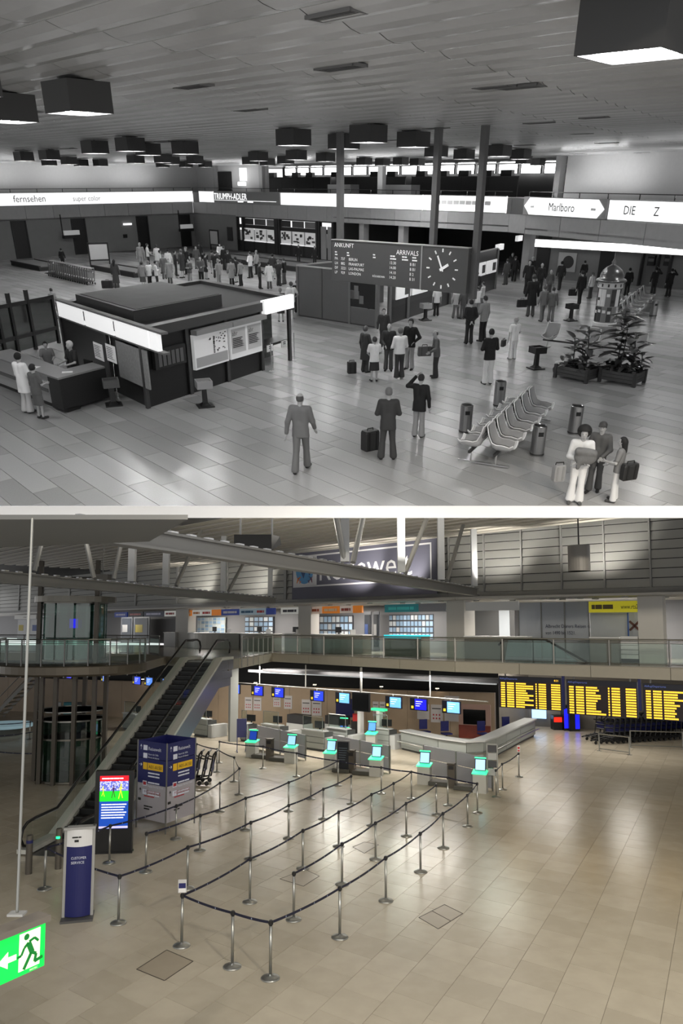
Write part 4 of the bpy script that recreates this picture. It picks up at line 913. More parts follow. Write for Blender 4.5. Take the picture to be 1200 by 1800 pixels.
for k, x in enumerate((.06, .55, .97)):
    if k != 1: seat_into(t, (EB3 - NB3).length * x, -.33, .42, math.pi)
# ---- advertising column
AC = fl(1060, 583)
col_ = thing('advertising_column', 'round advertising column with posters, domed metal roof and spire', 'column', AC); R = .48; 
MB().lathe([(.001, 0), (R + .04, 0), (R + .04, .25), (R, .28), (R, 2.05), (.001, 2.05)], 28).build('drum', gr(.55, .6), col_, smooth=False)
MB().lathe([(R + .01, .28), (R + .03, .3), (R + .03, .42), (R + .01, .44)], 28).build('lower_band', gr(.85), col_); MB().lathe([(R + .01, 1.86), (R + .05, 1.88), (R + .05, 2.1), (R + .01, 2.12)], 28).build('upper_band', gr(.82), col_)
MB().lathe([(R + .15, 2.12), (R + .17, 2.16), (R + .12, 2.22), (R + .02, 2.26), (R + .0, 2.42), (R - .08, 2.58), (R - .22, 2.70), (.12, 2.78), (.07, 2.84), (.10, 2.9), (.06, 2.96), (.02, 3.05), (.015, 3.3), (.001, 3.32)], 28).build('dome', mat('dome_metal', .42, .3, .7), col_, smooth=True)
for k in range(14):
    a0 = -math.pi + k * .45 - .1; lo_, hi_ = ((.48, 1.1), (1.13, 1.83))[k % 2]
    for lo_, hi_, da in ((.48, 1.10, 0), (1.13, 1.83, .2)):
        b = MB(); b.lathe([(R + .006, lo_), (R + .006, hi_)], 4, a0=a0 + da, a1=a0 + da + .42); o = b.build('poster', gr(random.choice((.12, .25, .5, .75, .88)), .6), col_)
        b = MB(); zz = random.uniform(lo_ + .1, hi_ - .2); b.lathe([(R + .012, zz), (R + .012, zz + .12)], 3, a0=a0 + da + .06, a1=a0 + da + .34); b.build('print', gr(random.choice((.15, .9, .6))), o)
for k in range(12): b = MB(); b.lathe([(R + .056, 1.93), (R + .056, 2.05)], 1, a0=k * math.pi / 6, a1=k * math.pi / 6 + .14); b.build('emblem', gr(.2), col_)
# ---- planters with rubber plants
leafm = island_mat('leaf_grey', .14, .34, .3, 5, .4, spec=.6)
b = MB(); b.add([(0, 0, 0), (.07, .09, .02), (.085, .2, .0), (.05, .32, -.05), (0, .38, -.09), (-.05, .32, -.05), (-.085, .2, .0), (-.07, .09, .02), (0, .1, -.01), (0, .2, -.03), (0, .3, -.06)], [(0, 1, 8), (1, 2, 9, 8), (2, 3, 10, 9), (3, 4, 10), (4, 5, 10), (5, 6, 9, 10), (6, 7, 8, 9), (7, 0, 8)])
o = b.build('tmp', leafm, smooth=True); LEAF = o.data; bpy.data.objects.remove(o)
def leaf(t, p, a, el, s_):
    c = bpy.data.objects.new('leaf', LEAF); COL.objects.link(c); adopt(c, t)
    c.matrix_basis = Matrix.Translation(p) @ Matrix.Rotation(a, 4, 'Z') @ Matrix.Rotation(el, 4, 'X') @ Matrix.Scale(s_, 4)
def planter(u0, v0, u1, v1, tall, label, seed):
    random.seed(seed); a, c = fl(u0, v0), fl(u1, v1); t = thing('planter', label, 'plant', (a + c) / 2, az(a, c)); L = (c - a).length / 2; D = .42
    for k in range(3):
        z = .1 + k * .11
        for y in (-D, D): MB().bb(-L, L, y - .02, y + .02, z, z + .10).build('plank', gr(.25 + .02 * k), t)
        for x in (-L, L): MB().bb(x - .02, x + .02, -D, D, z, z + .10).build('plank', gr(.22), t)
    for x in (-L, L):
        for y in (-D, D): MB().bb(x - .05, x + .05, y - .05, y + .05, 0, .46).build('corner_post', gr(.2), t)
    MB().bb(-L + .03, L - .03, -D + .03, D - .03, .12, .36).build('soil', gr(.15, .9), t)
    for (sx_, sy_, h_, nl, sz) in tall:
        st = MB(); top_ = V(sx_ + random.uniform(-.1, .1), sy_, h_); st.tube([(sx_, sy_, .3), lerp(V(sx_, sy_, .3), top_, .5) + V(.03, 0, 0), top_], [.025, .02, .012], 6); st.build('stem', gr(.2), t)
        for k in range(nl):
            f_ = k / nl; z = .45 + (h_ - .45) * f_; leaf(t, (sx_ + (top_.x - sx_) * f_, sy_, z), k * 2.4 + random.uniform(-.3, .3), random.uniform(-.1, .7), sz * 1.35 * random.uniform(.8, 1.2))
    for k in range(60): leaf(t, (random.uniform(-L, L), random.uniform(-D, D), random.uniform(.34, .62)), random.uniform(0, 6.3), random.uniform(-.7, .8), random.uniform(.6, 1.15))
planter(987, 660, 1041, 671, ((-.3, .1, 1.3, 12, .9), (.3, -.05, 1.75, 26, 1.1), (.0, .2, 1.1, 10, .8)), 'wooden planter box with broad-leaved plants near the ashtray', 3)
planter(1062, 667, 1122, 677, ((-.3, .1, 2.25, 34, 1.25), (.25, .05, 1.6, 20, 1.15), (.5, .1, 1.0, 10, .8), (-.1, -.1, 1.9, 20, 1.1)), 'wooden planter box with the tallest rubber plant before the column', 5)
b = MB(); b.box(up(fl(983, 656), .2), (.26, .3, .4), .6); b.top('waste_box', gr(.75), 'small pale box standing at the planter end', 'box')
random.seed(11)
# ---- bags
def bag(u, v, label, sz, rz, tone, z=0.0, name='suitcase', loc=None):
    t = thing(name, label, 'bag', loc if loc is not None else fl(u, v), rz); w_, d_, h_ = sz; b = MB()
    b.rings([[(x * w_ / 2 * k, y * d_ / 2 * k, z_) for x, y in ((-.9, -1), (.9, -1), (1, -.8), (1, .8), (.9, 1), (-.9, 1), (-1, .8), (-1, -.8))] for k, z_ in ((.94, 0), (1, .03), (1, h_ - .05), (.9, h_))]); b.build('body', gr(tone, .5), t)
    MB().tube([(-.09, 0, h_ - .01), (-.08, 0, h_ + .05), (.08, 0, h_ + .05), (.09, 0, h_ - .01)], .013, 6).build('handle', m_dark, t)
    for x in (-.25, .25): MB().bb(x * w_ - .02, x * w_ + .02, -d_ / 2 - .008, d_ / 2 + .008, .02, h_ - .02).build('strap', gr(max(0, tone - .06)), t)
    return t
bag(650, 790, 'dark leather travel case standing beside the man with folded arms', (.42, .26, .5), .6, .15)
bag(190, 506, 'dark travel bag on the floor beside a woman in long coat', (.7, .35, .45), 0, .14)
bag(618, 656, 'dark upright bag beside the woman in the dark coat', (.3, .2, .4), .3, .15)
bag(837, 548, 'pale carrier bag beside the travellers at the office posters', (.35, .25, .5), .3, .55)
# ================================================================== HALL 1: people
HALL = 1
R = math.radians
def at_px(u, v, vt): p = fl(u, v); return p, zat(p, vt) / 1.76
def P(u, v, vt, deg, label, **k):
    p, s_ = at_px(u, v, vt); return person(label, p, R(deg), s=max(.8, min(1.12, s_)), **k)
NEAR = dict(cell=.017)
P(530, 828, 690, -12, 'man in grey suit walking alone across the open floor', arms=('walkf', 'walkb'), legs='walk', tones=(.42, .40, .12, .30), hair='bald', flare=.085, **NEAR)
P(680, 808, 681, 0, 'man in dark suit with folded arms beside the travel case', arms=('fold', 'fold'), legs='apart', tones=(.20, .22, .1, .42), flare=.09, coat=.76, **NEAR)
P(734, 769, 658, -25, 'man in black jacket and pale trousers holding his head', arms=('down', 'head'), tones=(.07, .58, .1, .16), coat=.76, lean=.06, **NEAR)
P(657, 671, 592, 10, 'woman in white blouse and dark skirt in the talking group', top='short', low='skirt', tones=(.88, .16, .1, .2), hair='round', arms=('fwdlow', 'fwdlow'), **NEAR)
P(641, 655, 573, -50, 'woman in long dark coat in the talking group', tones=(.18, .2, .1, .28), hair='round', coat=.5, arms=('fwdlow', 'down'), **NEAR)
P(682, 652, 568, 175, 'balding man in dark jacket facing the talking group', tones=(.12, .28, .1, .25), hair='bald', arms=('fwdlow', 'fwdlow'), **NEAR)
P(701, 666, 576, 15, 'woman in white jacket and dark trousers in the talking group', tones=(.86, .20, .6, .35), hair='round', arms=('fwdlow', 'fwd'), coat=.88, flare=.1, **NEAR)
P(719, 650, 560, 150, 'man in black jacket and pale trousers in the talking group', tones=(.06, .6, .1, .15), hair='round', arms=('down', 'hip'), **NEAR)
P(673, 612, 542, 180, 'man in dark suit standing at the office doorway', tones=(.17, .15, .1, .3), **NEAR)
P(765, 664, 580, 95, 'man in grey jacket reading over his raised briefcase', tones=(.34, .17, .1, .3), hair='bald', arms=('fwdlow', 'fwdlow'), lean=.1, **NEAR)
p, s_ = at_px(765, 664, 580); bag(0, 0, 'grey briefcase held up by the man in the grey jacket', (.46, .12, .32), R(10), .28, name='briefcase', loc=p + V(-.42, -.02, .74))
P(856, 676, 578, 15, 'man in black jacket and white trousers seen from behind', tones=(.06, .85, .1, .1), arms=('fold', 'fold'), **NEAR)
P(823, 605, 527, 10, 'man in black suit with hands clasped behind his back', tones=(.08, .1, .06, .12), arms=('back', 'back'), **NEAR)
P(847, 601, 520, 40, 'man in light shirt and dark trousers beside the black-suited man', tones=(.55, .12, .08, .2), arms=('down', 'fwdlow'), **NEAR)
P(900, 632, 558, 20, 'woman in white blouse and white trousers carrying a handbag', top='short', tones=(.88, .9, .5, .6), hair='round', arms=('fwdlow', 'carry'), **NEAR)
bag(0, 0, 'dark handbag carried by the woman in white', (.3, .12, .24), R(60), .16, name='handbag', loc=fl(900, 632) + V(-.40, -.05, .50))
# trio at the front
P(1008, 884, 752, 165, 'woman with curly hair, pale blouse and white trousers holding a folded jacket', tones=(.80, .86, .3, .06), hair='afro', arms=('hug', 'hug'), flare=.10, cell=.015, coat=.86)
net_t = thing('folded_jacket', 'grey folded jacket held by the curly-haired woman', 'jacket', fl(1008, 884) + V(0, -.27, 1.0), R(165)); net_part([('e', (0, 0, .1), (.22, .09, .17)), ('s', (-.15, .02, .2), (.14, .03, .22), .07, .08), ('s', (.1, .03, .05), (.12, .05, -.12), .06, .04)], .02, 'cloth', mat('jacket_cloth', .4, .8, noise=.2, nscale=12, bump=.5), net_t)
P(1041, 864, 742, 150, 'man in dark denim with peaked cap behind the curly-haired woman', tones=(.30, .24, .08, .08), hat='cap', arms=('down', 'fwdlow'), legs='step', cell=.015)
P(1077, 882, 789, 60, 'young woman in patterned waistcoat with shoulder bag', tones=(.45, .80, .2, .08), hair='long', arms=('fwdlow', 'fwd'), top='short', cell=.015, coat=.84)
bag(0, 0, 'dark shoulder bag of the young woman in the waistcoat', (.36, .14, .34), R(20), .12, name='shoulder_bag', loc=fl(1077, 882) + V(.14, -.2, .58))
bag(0, 0, 'pale drawstring bag hanging beside the curly-haired woman', (.24, .16, .34), R(10), .55, name='shoulder_bag', loc=fl(1008, 884) + V(-.42, -.05, .52))
# at the service counter
P(50, 726, 620, -25, 'woman in white coat and pale flared trousers at the counter', tones=(.90, .72, .2, .08), hair='round', coat=.62, arms=('fwdlow', 'fwd'), flare=.11, **NEAR)
P(73, 736, 640, -30, 'girl in grey dress leaning at the counter', top='short', low='skirt', tones=(.36, .34, .2, .1), hair='round', arms=('fwd', 'fwd'), cell=.018)
P(92, 676, 600, 200, 'woman in patterned blouse bending over the counter', tones=(.45, .2, .2, .07), hair='round', arms=('counter', 'counter'), cell=.02, top='short', lean=.15)
p = fl(140, 692); person('fair-haired clerk in dark blouse seated behind the counter', up(p, -.08), R(140), tones=(.14, .2, .1, .78), hair='round', arms=('counter', 'counter'), sit=True, legs='sit', top='short', s=.98, cell=.018, lean=.1)
t = thing('desk_chair', 'dark desk chair behind the fair-haired clerk', 'chair', p + V(.12, .16, 0), R(140)); MB().bb(-.24, .24, -.24, .2, .42, .48).build('seat', m_dark, t); MB().bb(-.22, .22, -.3, -.25, .6, .98).build('backrest', m_dark, t); MB().tube([(0, 0, .05), (0, 0, .42)], .03, 8).build('column', m_dark, t)
b = MB(); b.bar((-.26, 0, .04), (.26, 0, .04), .05, .05); b.bar((0, -.26, .04), (0, .26, .04), .05, .05); b.build('foot', m_dark, t)
# middle distance
MID = dict(cell=.024, face=False)
P(766, 556, 512, 5, 'man in white shirt and dark trousers under the clock', top='short', tones=(.9, .14, .1, .2), **MID); P(800, 560, 514, -10, 'person in jeans and pale top under the clock', tones=(.7, .42, .1, .2), legs='apart', **MID); P(812, 561, 514, 20, 'person in dark jeans standing under the clock', tones=(.3, .36, .1, .2), **MID)
P(837, 556, 508, 30, 'person in white top queueing at the office posters', tones=(.88, .5, .2, .2), arms=('fwd', 'fwdlow'), **MID); P(846, 546, 498, 60, 'person in pale jacket queueing at the office posters', tones=(.68, .4, .2, .15), arms=('fwd', 'fwd'), **MID); P(836, 524, 482, 20, 'person in dark coat queueing at the office posters', tones=(.14, .16, .1, .1), **MID)
P(931, 557, 479, 0, 'tall person in long black coat with briefcase', tones=(.05, .3, .1, .2), coat=.48, arms=('carry', 'carry'), **MID); bag(0, 0, 'dark briefcase carried by the tall person in black', (.5, .14, .36), R(10), .1, name='briefcase', loc=fl(931, 557) + V(-.46, 0, .46))
P(925, 517, 457, 170, 'man in dark suit and white shirt facing the black-coated person', tones=(.12, .14, .1, .3), **MID); P(947, 516, 462, 190, 'balding man in dark suit near the corner pier', tones=(.16, .16, .1, .5), hair='bald', **MID)
P(966, 566, 505, -30, 'man in grey jacket and grey trousers before the column', tones=(.35, .42, .2, .2), **MID); P(951, 565, 502, 20, 'person in light jacket beside the grey-jacketed man', tones=(.45, .4, .15, .3), legs='step', **MID); P(963, 522, 474, 200, 'person in grey coat behind the grey-jacketed man', tones=(.35, .3, .1, .5), hair='bald', **MID)
P(982, 510, 459, 0, 'person in dark jacket before the framed round poster', tones=(.18, .2, .1, .1), legs='walk', **MID); P(1017, 536, 476, 20, 'man in black suit with briefcase left of the column', tones=(.06, .08, .05, .08), arms=('carry', 'carry'), legs='step', **MID)
bag(0, 0, 'black briefcase carried left of the advertising column', (.45, .13, .34), R(10), .07, name='briefcase', loc=fl(1017, 536) + V(-.42, 0, .48))
P(1023, 500, 458, 10, 'person in dark jacket walking along the right-hand wall', tones=(.12, .14, .1, .1), **MID); P(1036, 525, 482, 30, 'person in white blouse half behind the column', tones=(.8, .3, .1, .3), **MID); P(1100, 520, 471, 0, 'man in black suit right of the column dome', tones=(.06, .07, .05, .08), **MID)
P(1146, 520, 470, 0, 'person in dark coat using the first wall telephone', tones=(.14, .16, .1, .1), arms=('head', 'down'), **MID); P(1173, 522, 472, 0, 'person in black coat using the second wall telephone', tones=(.07, .1, .1, .1), arms=('head', 'down'), **MID)
P(888, 501, 455, 30, 'person in grey shirt near the small white signs', tones=(.32, .3, .1, .15), **MID); P(902, 495, 450, -20, 'person in black coat near the small white signs', tones=(.07, .08, .05, .3), **MID); P(897, 488, 444, 160, 'person in dark suit at the passage entrance', tones=(.1, .1, .05, .2), **MID); P(932, 497, 451, 180, 'person in white hat and dark coat near the doorway', tones=(.15, .2, .1, .85), **MID)
P(494, 566, 506, 10, 'woman in dark dress standing behind the kiosk passage', low='skirt', tones=(.2, .2, .3, .5), hair='round', **MID); P(513, 561, 495, 25, 'woman in white blouse and grey skirt behind the kiosk', low='skirt', top='short', tones=(.9, .35, .6, .3), hair='round', arms=('hip', 'fwdlow'), **MID); P(523, 550, 492, 0, 'person in black coat against the office side wall', tones=(.06, .06, .05, .1), coat=.5, **MID)
P(98, 560, 508, 60, 'person in pale coat passing behind the glass screen', tones=(.6, .5, .2, .2), legs='walk', **MID)
P(112, 471, 438, 0, 'man in black jacket at the conveyor end', tones=(.07, .08, .05, .08), **MID); P(206, 508, 456, -10, 'woman in long grey-brown coat waiting beside the travel bag', tones=(.26, .28, .1, .1), coat=.35, hair='long', **MID)
P(525, 463, 433, 170, 'man in dark coat standing before the shop door', tones=(.1, .12, .1, .2), **MID); P(553, 466, 437, 180, 'man in dark suit beside the shop door', tones=(.12, .12, .1, .25), **MID)
# crowd waiting at the baggage conveyors: six body types, copied and reclothed
ARCH = []
for k, kw in enumerate((dict(), dict(arms=('fwdlow', 'fwd')), dict(coat=.5), dict(low='skirt', hair='round'), dict(hair='round', top='short', arms=('hip', 'down')), dict(arms=('fold', 'fold'), legs='apart'))):
    ARCH.append((kw, None))
TONEN = {.06: 'black', .15: 'dark', .32: 'grey', .55: 'light grey', .85: 'white'}
spots = [(250, 470, 426), (262, 467, 428), (278, 466, 432), (253, 505, 462), (265, 504, 458), (277, 503, 464), (298, 478, 438), (310, 482, 440), (300, 498, 462), (322, 486, 436), (330, 480, 430), (335, 498, 458), (347, 470, 432), (355, 497, 450), (363, 488, 445), (374, 478, 440), (380, 486, 441), (386, 503, 455), (395, 472, 432), (402, 478, 440), (408, 499, 460), (416, 494, 455), (424, 500, 464), (441, 486, 442), (452, 480, 440), (457, 505, 466), (474, 505, 470), (480, 488, 446), (490, 500, 462), (500, 497, 455), (352, 460, 428), (388, 462, 432), (290, 488, 455), (284, 478, 440)]
arch = [None] * 6; used_lab = {}
for k, (u, v, vt) in enumerate(spots):
    i = k % 6; tn = (random.choice((.06, .15, .32, .55, .85)), random.choice((.06, .15, .32, .55)), .08, random.choice((.08, .15, .3, .5)))
    p, s_ = at_px(u, v + 3, vt); s_ = max(.9, min(1.06, s_)); rz = R(random.choice((0, 20, -30, 60, 180, 150, -70)))
    lab = 'person with %s %s and %s %s in the crowd at the baggage conveyors' % (TONEN[tn[0]], {2: 'long coat', 4: 'blouse'}.get(i, 'jacket'), TONEN[tn[1]], 'skirt' if i == 3 else 'trousers')
    if arch[i] is None:
        arch[i] = person(lab, p, rz, s=s_, tones=tn, group='crowd at the baggage conveyors', cell=.03, face=False, **ARCH[i][0])
    else:
        t = dup(arch[i], p, rz, lab, 'crowd at the baggage conveyors', s_); recolor(t, tn)
# ================================================================== HALL 2: the terminal of today
HALL = 2
def unit(deg): return V(math.sin(math.radians(deg)), math.cos(math.radians(deg)), 0)
D2, D1 = unit(27.5), unit(126.5)              # toward far right, toward near right
steel = mat('steel', (.60, .60, .58), .3, .9); dsteel = mat('dark_steel', (.42, .42, .41), .4, .7); galv = mat('grey_paint', (.58, .58, .57), .5); white2 = mat('white_panel', (.82, .82, .82), .5)
black2 = mat('black_plastic', (.04, .04, .045), .4); navy = mat('navy', (.07, .09, .33), .5); green2 = mat('green_glow', (.25, .95, .65), .5, emit=1.1); yel = mat('yellow', (.85, .68, .10), .5); red2 = mat('red', (.75, .12, .12), .5)
gls = glass('green_glass', (.94, .965, .955), .03); gls_d = glass('dark_glass', (.45, .58, .54), .12)
# ---- stone floor, tile by tile
m_tile = island_mat('beige_stone', (.68, .645, .575), (.725, .69, .62), .26, 2.2, 1.8, spec=.4)
fb = MB(); fb.prism([(-45, 6), (45, 6), (45, 95), (-45, 95)], -.1, -.008); floor2 = fb.struct('floor', mat('floor_joint', (.40, .37, .32), .7))
tiles = []; TS = .86; org_ = V(0, 14, 0)
for i in range(-60, 80):
    for j in range(-60, 60):
        c0 = org_ + D2 * (i * TS + (TS / 2 if j % 2 else 0)) + D1 * (j * TS * 1.02); mid = c0 + D2 * TS / 2 + D1 * TS / 2
        if 10.5 < mid.y < 62 and abs(mid.x) < 3 + mid.y * .50: tiles.append((mid.length, c0))
tiles.sort(key=lambda t: t[0])
def tile_mb(b, c0):
    g = .004; L = TS - g; return b.prism([c0 + D2 * g + D1 * g, c0 + D2 * L + D1 * g, c0 + D2 * L + D1 * (TS * 1.02 - g), c0 + D2 * g + D1 * (TS * 1.02 - g)], -.008, 0)
for d, c0 in tiles[:300]: tile_mb(HB(), c0).build('floor_tile', m_tile, floor2)
b = HB()
for d, c0 in tiles[300:]: tile_mb(b, c0)
b.build('floor_tile_field', m_tile, floor2, kind='stuff')
# framed floor hatches
for k, q in enumerate((((240, 1704), (293, 1670), (339, 1690), (289, 1724)), ((736, 1613), (781, 1590), (813, 1606), (770, 1633)), ((492, 1545), (535, 1528), (561, 1540), (533, 1558)), ((620, 1489), (640, 1480), (665, 1485), (640, 1500)))):
    pts = [fl(*p) for p in q]; t = thing('floor_hatch', ('square framed floor hatch before the sign stanchion', 'double framed floor hatch on the open floor', 'framed floor hatch between the queue lanes', 'small framed floor hatch in the far queue lanes')[k], 'hatch', sum(pts, V(0, 0, 0)) / 4)
    b = HB(); 
    for i in range(4): b.bar(pts[i] + V(0, 0, .003), pts[(i + 1) % 4] + V(0, 0, .003), .018, .004)
    if k == 1: b.bar((pts[0] + pts[1]) / 2 + V(0, 0, .003), (pts[2] + pts[3]) / 2 + V(0, 0, .003), .018, .004)
    b.build('frame', mat('hatch_edge', (.25, .23, .2), .5), t)
    HB().prism([lerp(p, sum(pts, V(0, 0, 0)) / 4, .02) for p in pts], .0005, .002).build('plate', mat('hatch_plate', (.62, .58, .51), .3, noise=.08, nscale=3), t)
# ---- gallery slab
ZG2 = 4.9
E0, E1, E2 = fl(478, 1148, ZG2), fl(800, 1162, ZG2), fl(1178, 1173, ZG2); E3 = E2 + (E2 - E1).normalized() * 10; Em = fl(421, 1157, ZG2); Es = fl(402, 1161, ZG2); El = fl(282, 1153, ZG2)
Eo = lambda p, k: p + V(.62, .78, 0) * k
EC = V(-11.6, 32.4, 0); RP = 3.1
gpoly = [E3, E2, E1, E0, Em, Es, El, fl(262, 1150, ZG2), fl(-60, 1146, ZG2), V(-30, 62, 0), V(30, 62, 0), Eo(E3, 20)]
gp = MB(); gp.prism([(p.x, p.y) for p in gpoly], ZG2 - .47, ZG2 - .02); gp.struct('floor', mat('gallery_slab', (.50, .48, .44), .6, noise=.05))
gt = MB(); gt.prism([(p.x, p.y) for p in gpoly], ZG2 - .02, ZG2); gt.struct('floor', mat('gallery_floor', (.55, .53, .48), .15, noise=.08, nscale=2))
# facing panels along the gallery edge
def facing(a, c, n):
    for k in range(n):
        p, q = lerp(a, c, (k + .004) / n), lerp(a, c, (k + .996) / n); nn = nrm(p, q) * .04
        b = MB(); b.prism([p + nn, q + nn, q + nn * .05, p + nn * .05], ZG2 - .49, ZG2 - .04); b.struct('trim_8', mat('gallery_face', (.60, .58, .53), .45, noise=.04))
facing(E0, E1, 4); facing(E1, E2, 3); facing(E2, E3, 3); facing(Em, E0, 2)
# round landing at the lift
b = MB(); b.lathe([(1.5, ZG2 - .42), (RP - .1, ZG2 - .42), (RP, ZG2 - .34), (RP, ZG2 - .04), (RP - .05, ZG2), (1.5, ZG2)], 48, EC); b.struct('floor', mat('landing_slab', (.36, .33, .28), .4, .3), smooth=False)
b = MB(); b.prism([EC + V(1.2, 2.6, 0), EC + V(2.9, .6, 0), El + V(.4, .2, 0), fl(300, 1140, ZG2), EC + V(0, 8, 0), EC + V(-2.5, 2.2, 0)], ZG2 - .4, ZG2 - .005); b.struct('floor', mat('gallery_slab'))
# ---- railings: posts, glass, rails
def railing(pts, label, group=None, panes=True, step=2.2):
    t = thing('gallery_railing', label, 'railing', pts[0], 0, group); H = 1.05
    for a, c in zip(pts[:-1], pts[1:]):
        L = (c - a).length; n = max(1, round(L / step)); d = (c - a) / n
        for i in range(n + 1 if c is pts[-1] else n):
            p = a + d * i; HB().bar(p + V(0, 0, -.45), p + V(0, 0, H - .03), .05, .05).build('post', dsteel, t)
            if i < n and panes:
                HB().bar(p + d * .04 + V(0, 0, .5), p + d * .96 + V(0, 0, .5), .012, .78).build('glass_pane', gls, t)
        HB().tube([a + V(0, 0, H), c + V(0, 0, H)], .028, 8).build('handrail', steel, t)
        for z in (.9, .98, .08): HB().tube([a + V(0, 0, z), c + V(0, 0, z)], .012, 6).build('wire_rail', dsteel, t)
    return t
off = lambda p, q, k: nrm(p, q) * k
railing([E0 + V(.05, .1, 0), E1 + V(0, .05, 0), E2 + V(0, .05, 0), E3 + V(0, .05, 0)], 'steel and glass railing along the upper shop gallery'); railing([Em + V(.1, .1, 0), E0 + V(0, .1, 0)], 'short steel and glass railing beside the escalator head', step=1.2)
railing([fl(-60, 1146, ZG2) , fl(262, 1150, ZG2), El + V(-.1, .1, 0)], 'steel and glass railing left of the escalator behind the lift')
arc = lambda r, a0, a1, n, z: [EC + V(r * math.cos(a0 + (a1 - a0) * k / n), r * math.sin(a0 + (a1 - a0) * k / n), z) for k in range(n + 1)]
railing(arc(RP - .1, math.radians(180), math.radians(385), 12, ZG2), 'curved steel and glass railing around the lift landing', step=3)
# ---- lower hall walls under the gallery
n0 = V(.62, .78, 0)
W0, W1 = fl(-40, 1262), fl(870, 1296); W0 = fl(430, 1272) + (fl(430, 1272) - W1).normalized() * 26
Wm = mat('tan_stone_wall', (.60, .53, .45), .5, noise=.12, nscale=1.5)
wd_ = (W1 - W0).normalized(); wn = nrm(W0, W1)
npan = 16
wb = MB(); wb.prism([W0 - wn * .06, W1 - wn * .06, W1 - wn * .4, W0 - wn * .4], 0, 2.55); wl2 = wb.struct('wall_back', mat('wall_core', (.4, .36, .32), .6))
for k in range(npan):
    a, c = lerp(W0, W1, (k + .003) / npan), lerp(W0, W1, (k + .997) / npan); HB().prism([a, c, c - wn * .06, a - wn * .06], 0, 2.55).build('wall_panel', Wm, wl2)
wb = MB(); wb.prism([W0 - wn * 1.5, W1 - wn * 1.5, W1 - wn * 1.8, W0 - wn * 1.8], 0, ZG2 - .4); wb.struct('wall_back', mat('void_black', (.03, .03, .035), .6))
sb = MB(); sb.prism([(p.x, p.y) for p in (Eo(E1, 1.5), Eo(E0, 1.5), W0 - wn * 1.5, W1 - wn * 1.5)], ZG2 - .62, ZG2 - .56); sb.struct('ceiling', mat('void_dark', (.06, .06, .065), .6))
# dark louvres over the check-in wall
s0, s1 = Eo(fl(447, 1176, 4.1), .3), Eo(fl(868, 1196, 4.1), .3); s0.z = s1.z = 0
for k in range(5):
    HB_ = MB(); a, c = s0 + n0 * (.35 + .3 * k), s1 + n0 * (.35 + .3 * k); HB_.bar(up(a, 4.0), up(c, 4.0), .04, .16); HB_.struct('trim_9', mat('louvre_dark', (.28, .28, .29), .4, .4))
p, q = fl(437, 1179, 3.9), fl(872, 1201, 3.9); b = MB(); b.bar(p, q, .12, .14); b.top('light_ledge', mat('ledge_white', (.80, .82, .84), .4, emit=.25), 'long pale ledge with tube lighting over the check-in wall', 'lamp')
# far right lower wall with bright passage
FR0, FR1 = fl(930, 1276), fl(1300, 1296)
wall('wall_right', FR0, FR1, 0, ZG2 - .4, mat('far_wall', (.46, .44, .41), .6, noise=.05)); wall('wall_right', W1 - wn * 1.5, FR0, 0, ZG2 - .4, mat('far_wall'))
LWa, LWb = fl(-120, 1245), W0 - wn * 1.5
# ---- upper shop wall, soffit and louvred clerestory
def shp(u, k=3.6):
    """plan point of the shop line under image column u, k metres behind the gallery edge"""
    a, c = (E0, E1) if u < 800 else (E1, E2); n = V(-(nrm(a, c)).x, -(nrm(a, c)).y, 0); p = wl(u, 1120, a + n * k, c + n * k); p.z = ZG2; return p
S_ = [shp(u) for u in (-120, 790)] + [shp(u) for u in (815, 1330)]
KZ = 7.9
b = MB(); b.prism([(p.x, p.y) for p in (S_[0], S_[1], S_[3], S_[3] + n0 * 8, S_[0] + n0 * 8)], KZ - .12, KZ); b.struct('ceiling', mat('soffit', (.62, .61, .59), .4))
Bk = [shp(u, 8.5) for u in (-150, 800)] + [shp(u, 8.5) for u in (815, 1400)]
mshop = mat('shop_back', (.42, .42, .43), .6)
wall('wall_back', up(Bk[0], 0), up(Bk[1], 0), ZG2, KZ, mshop); wall('wall_back', up(Bk[1], 0), up(Bk[3], 0), ZG2, KZ, mshop)
ZL = 13.2
def clerestory(a, c, nb, name):
    w_ = MB(); n = nrm(a, c); w_.prism([a - n * .12, c - n * .12, c - n * .3, a - n * .3], KZ - .05, ZL); o = w_.struct(name, mat('louvre_gap', (.10, .10, .10), .6))
    for k in range(nb):
        p, q = lerp(a, c, k / nb), lerp(a, c, (k + 1) / nb); e = (q - p) * .02; i = 0; z = KZ + .32
        while z < ZL - .3:
            b = HB(); b.quad(up(p + e, z), up(q - e, z), up(q - e, z + .385) - n * .09, up(p + e, z + .385) - n * .09, .03); b.build('louvre', mat('louvre_alu', (.66, .66, .645), .4, .2), o); z += .42
        b = HB(); b.prism([p - (q - p) * .018 + n * .06, p + (q - p) * .018 + n * .06, p + (q - p) * .018 - n * .1, p - (q - p) * .018 - n * .1], KZ, ZL); b.build('mullion', galv, o)
    b = HB(); b.prism([a + n * .12, c + n * .12, c - n * .1, a - n * .1], KZ - .12, KZ + .3); b.build('sill_beam', mat('sill_grey', (.55, .55, .54), .4), o)
T_ = [up(p, 0) for p in S_]
clerestory(T_[0], T_[1], 14, 'wall_back'); clerestory(T_[1], T_[3] , 7, 'wall_right')
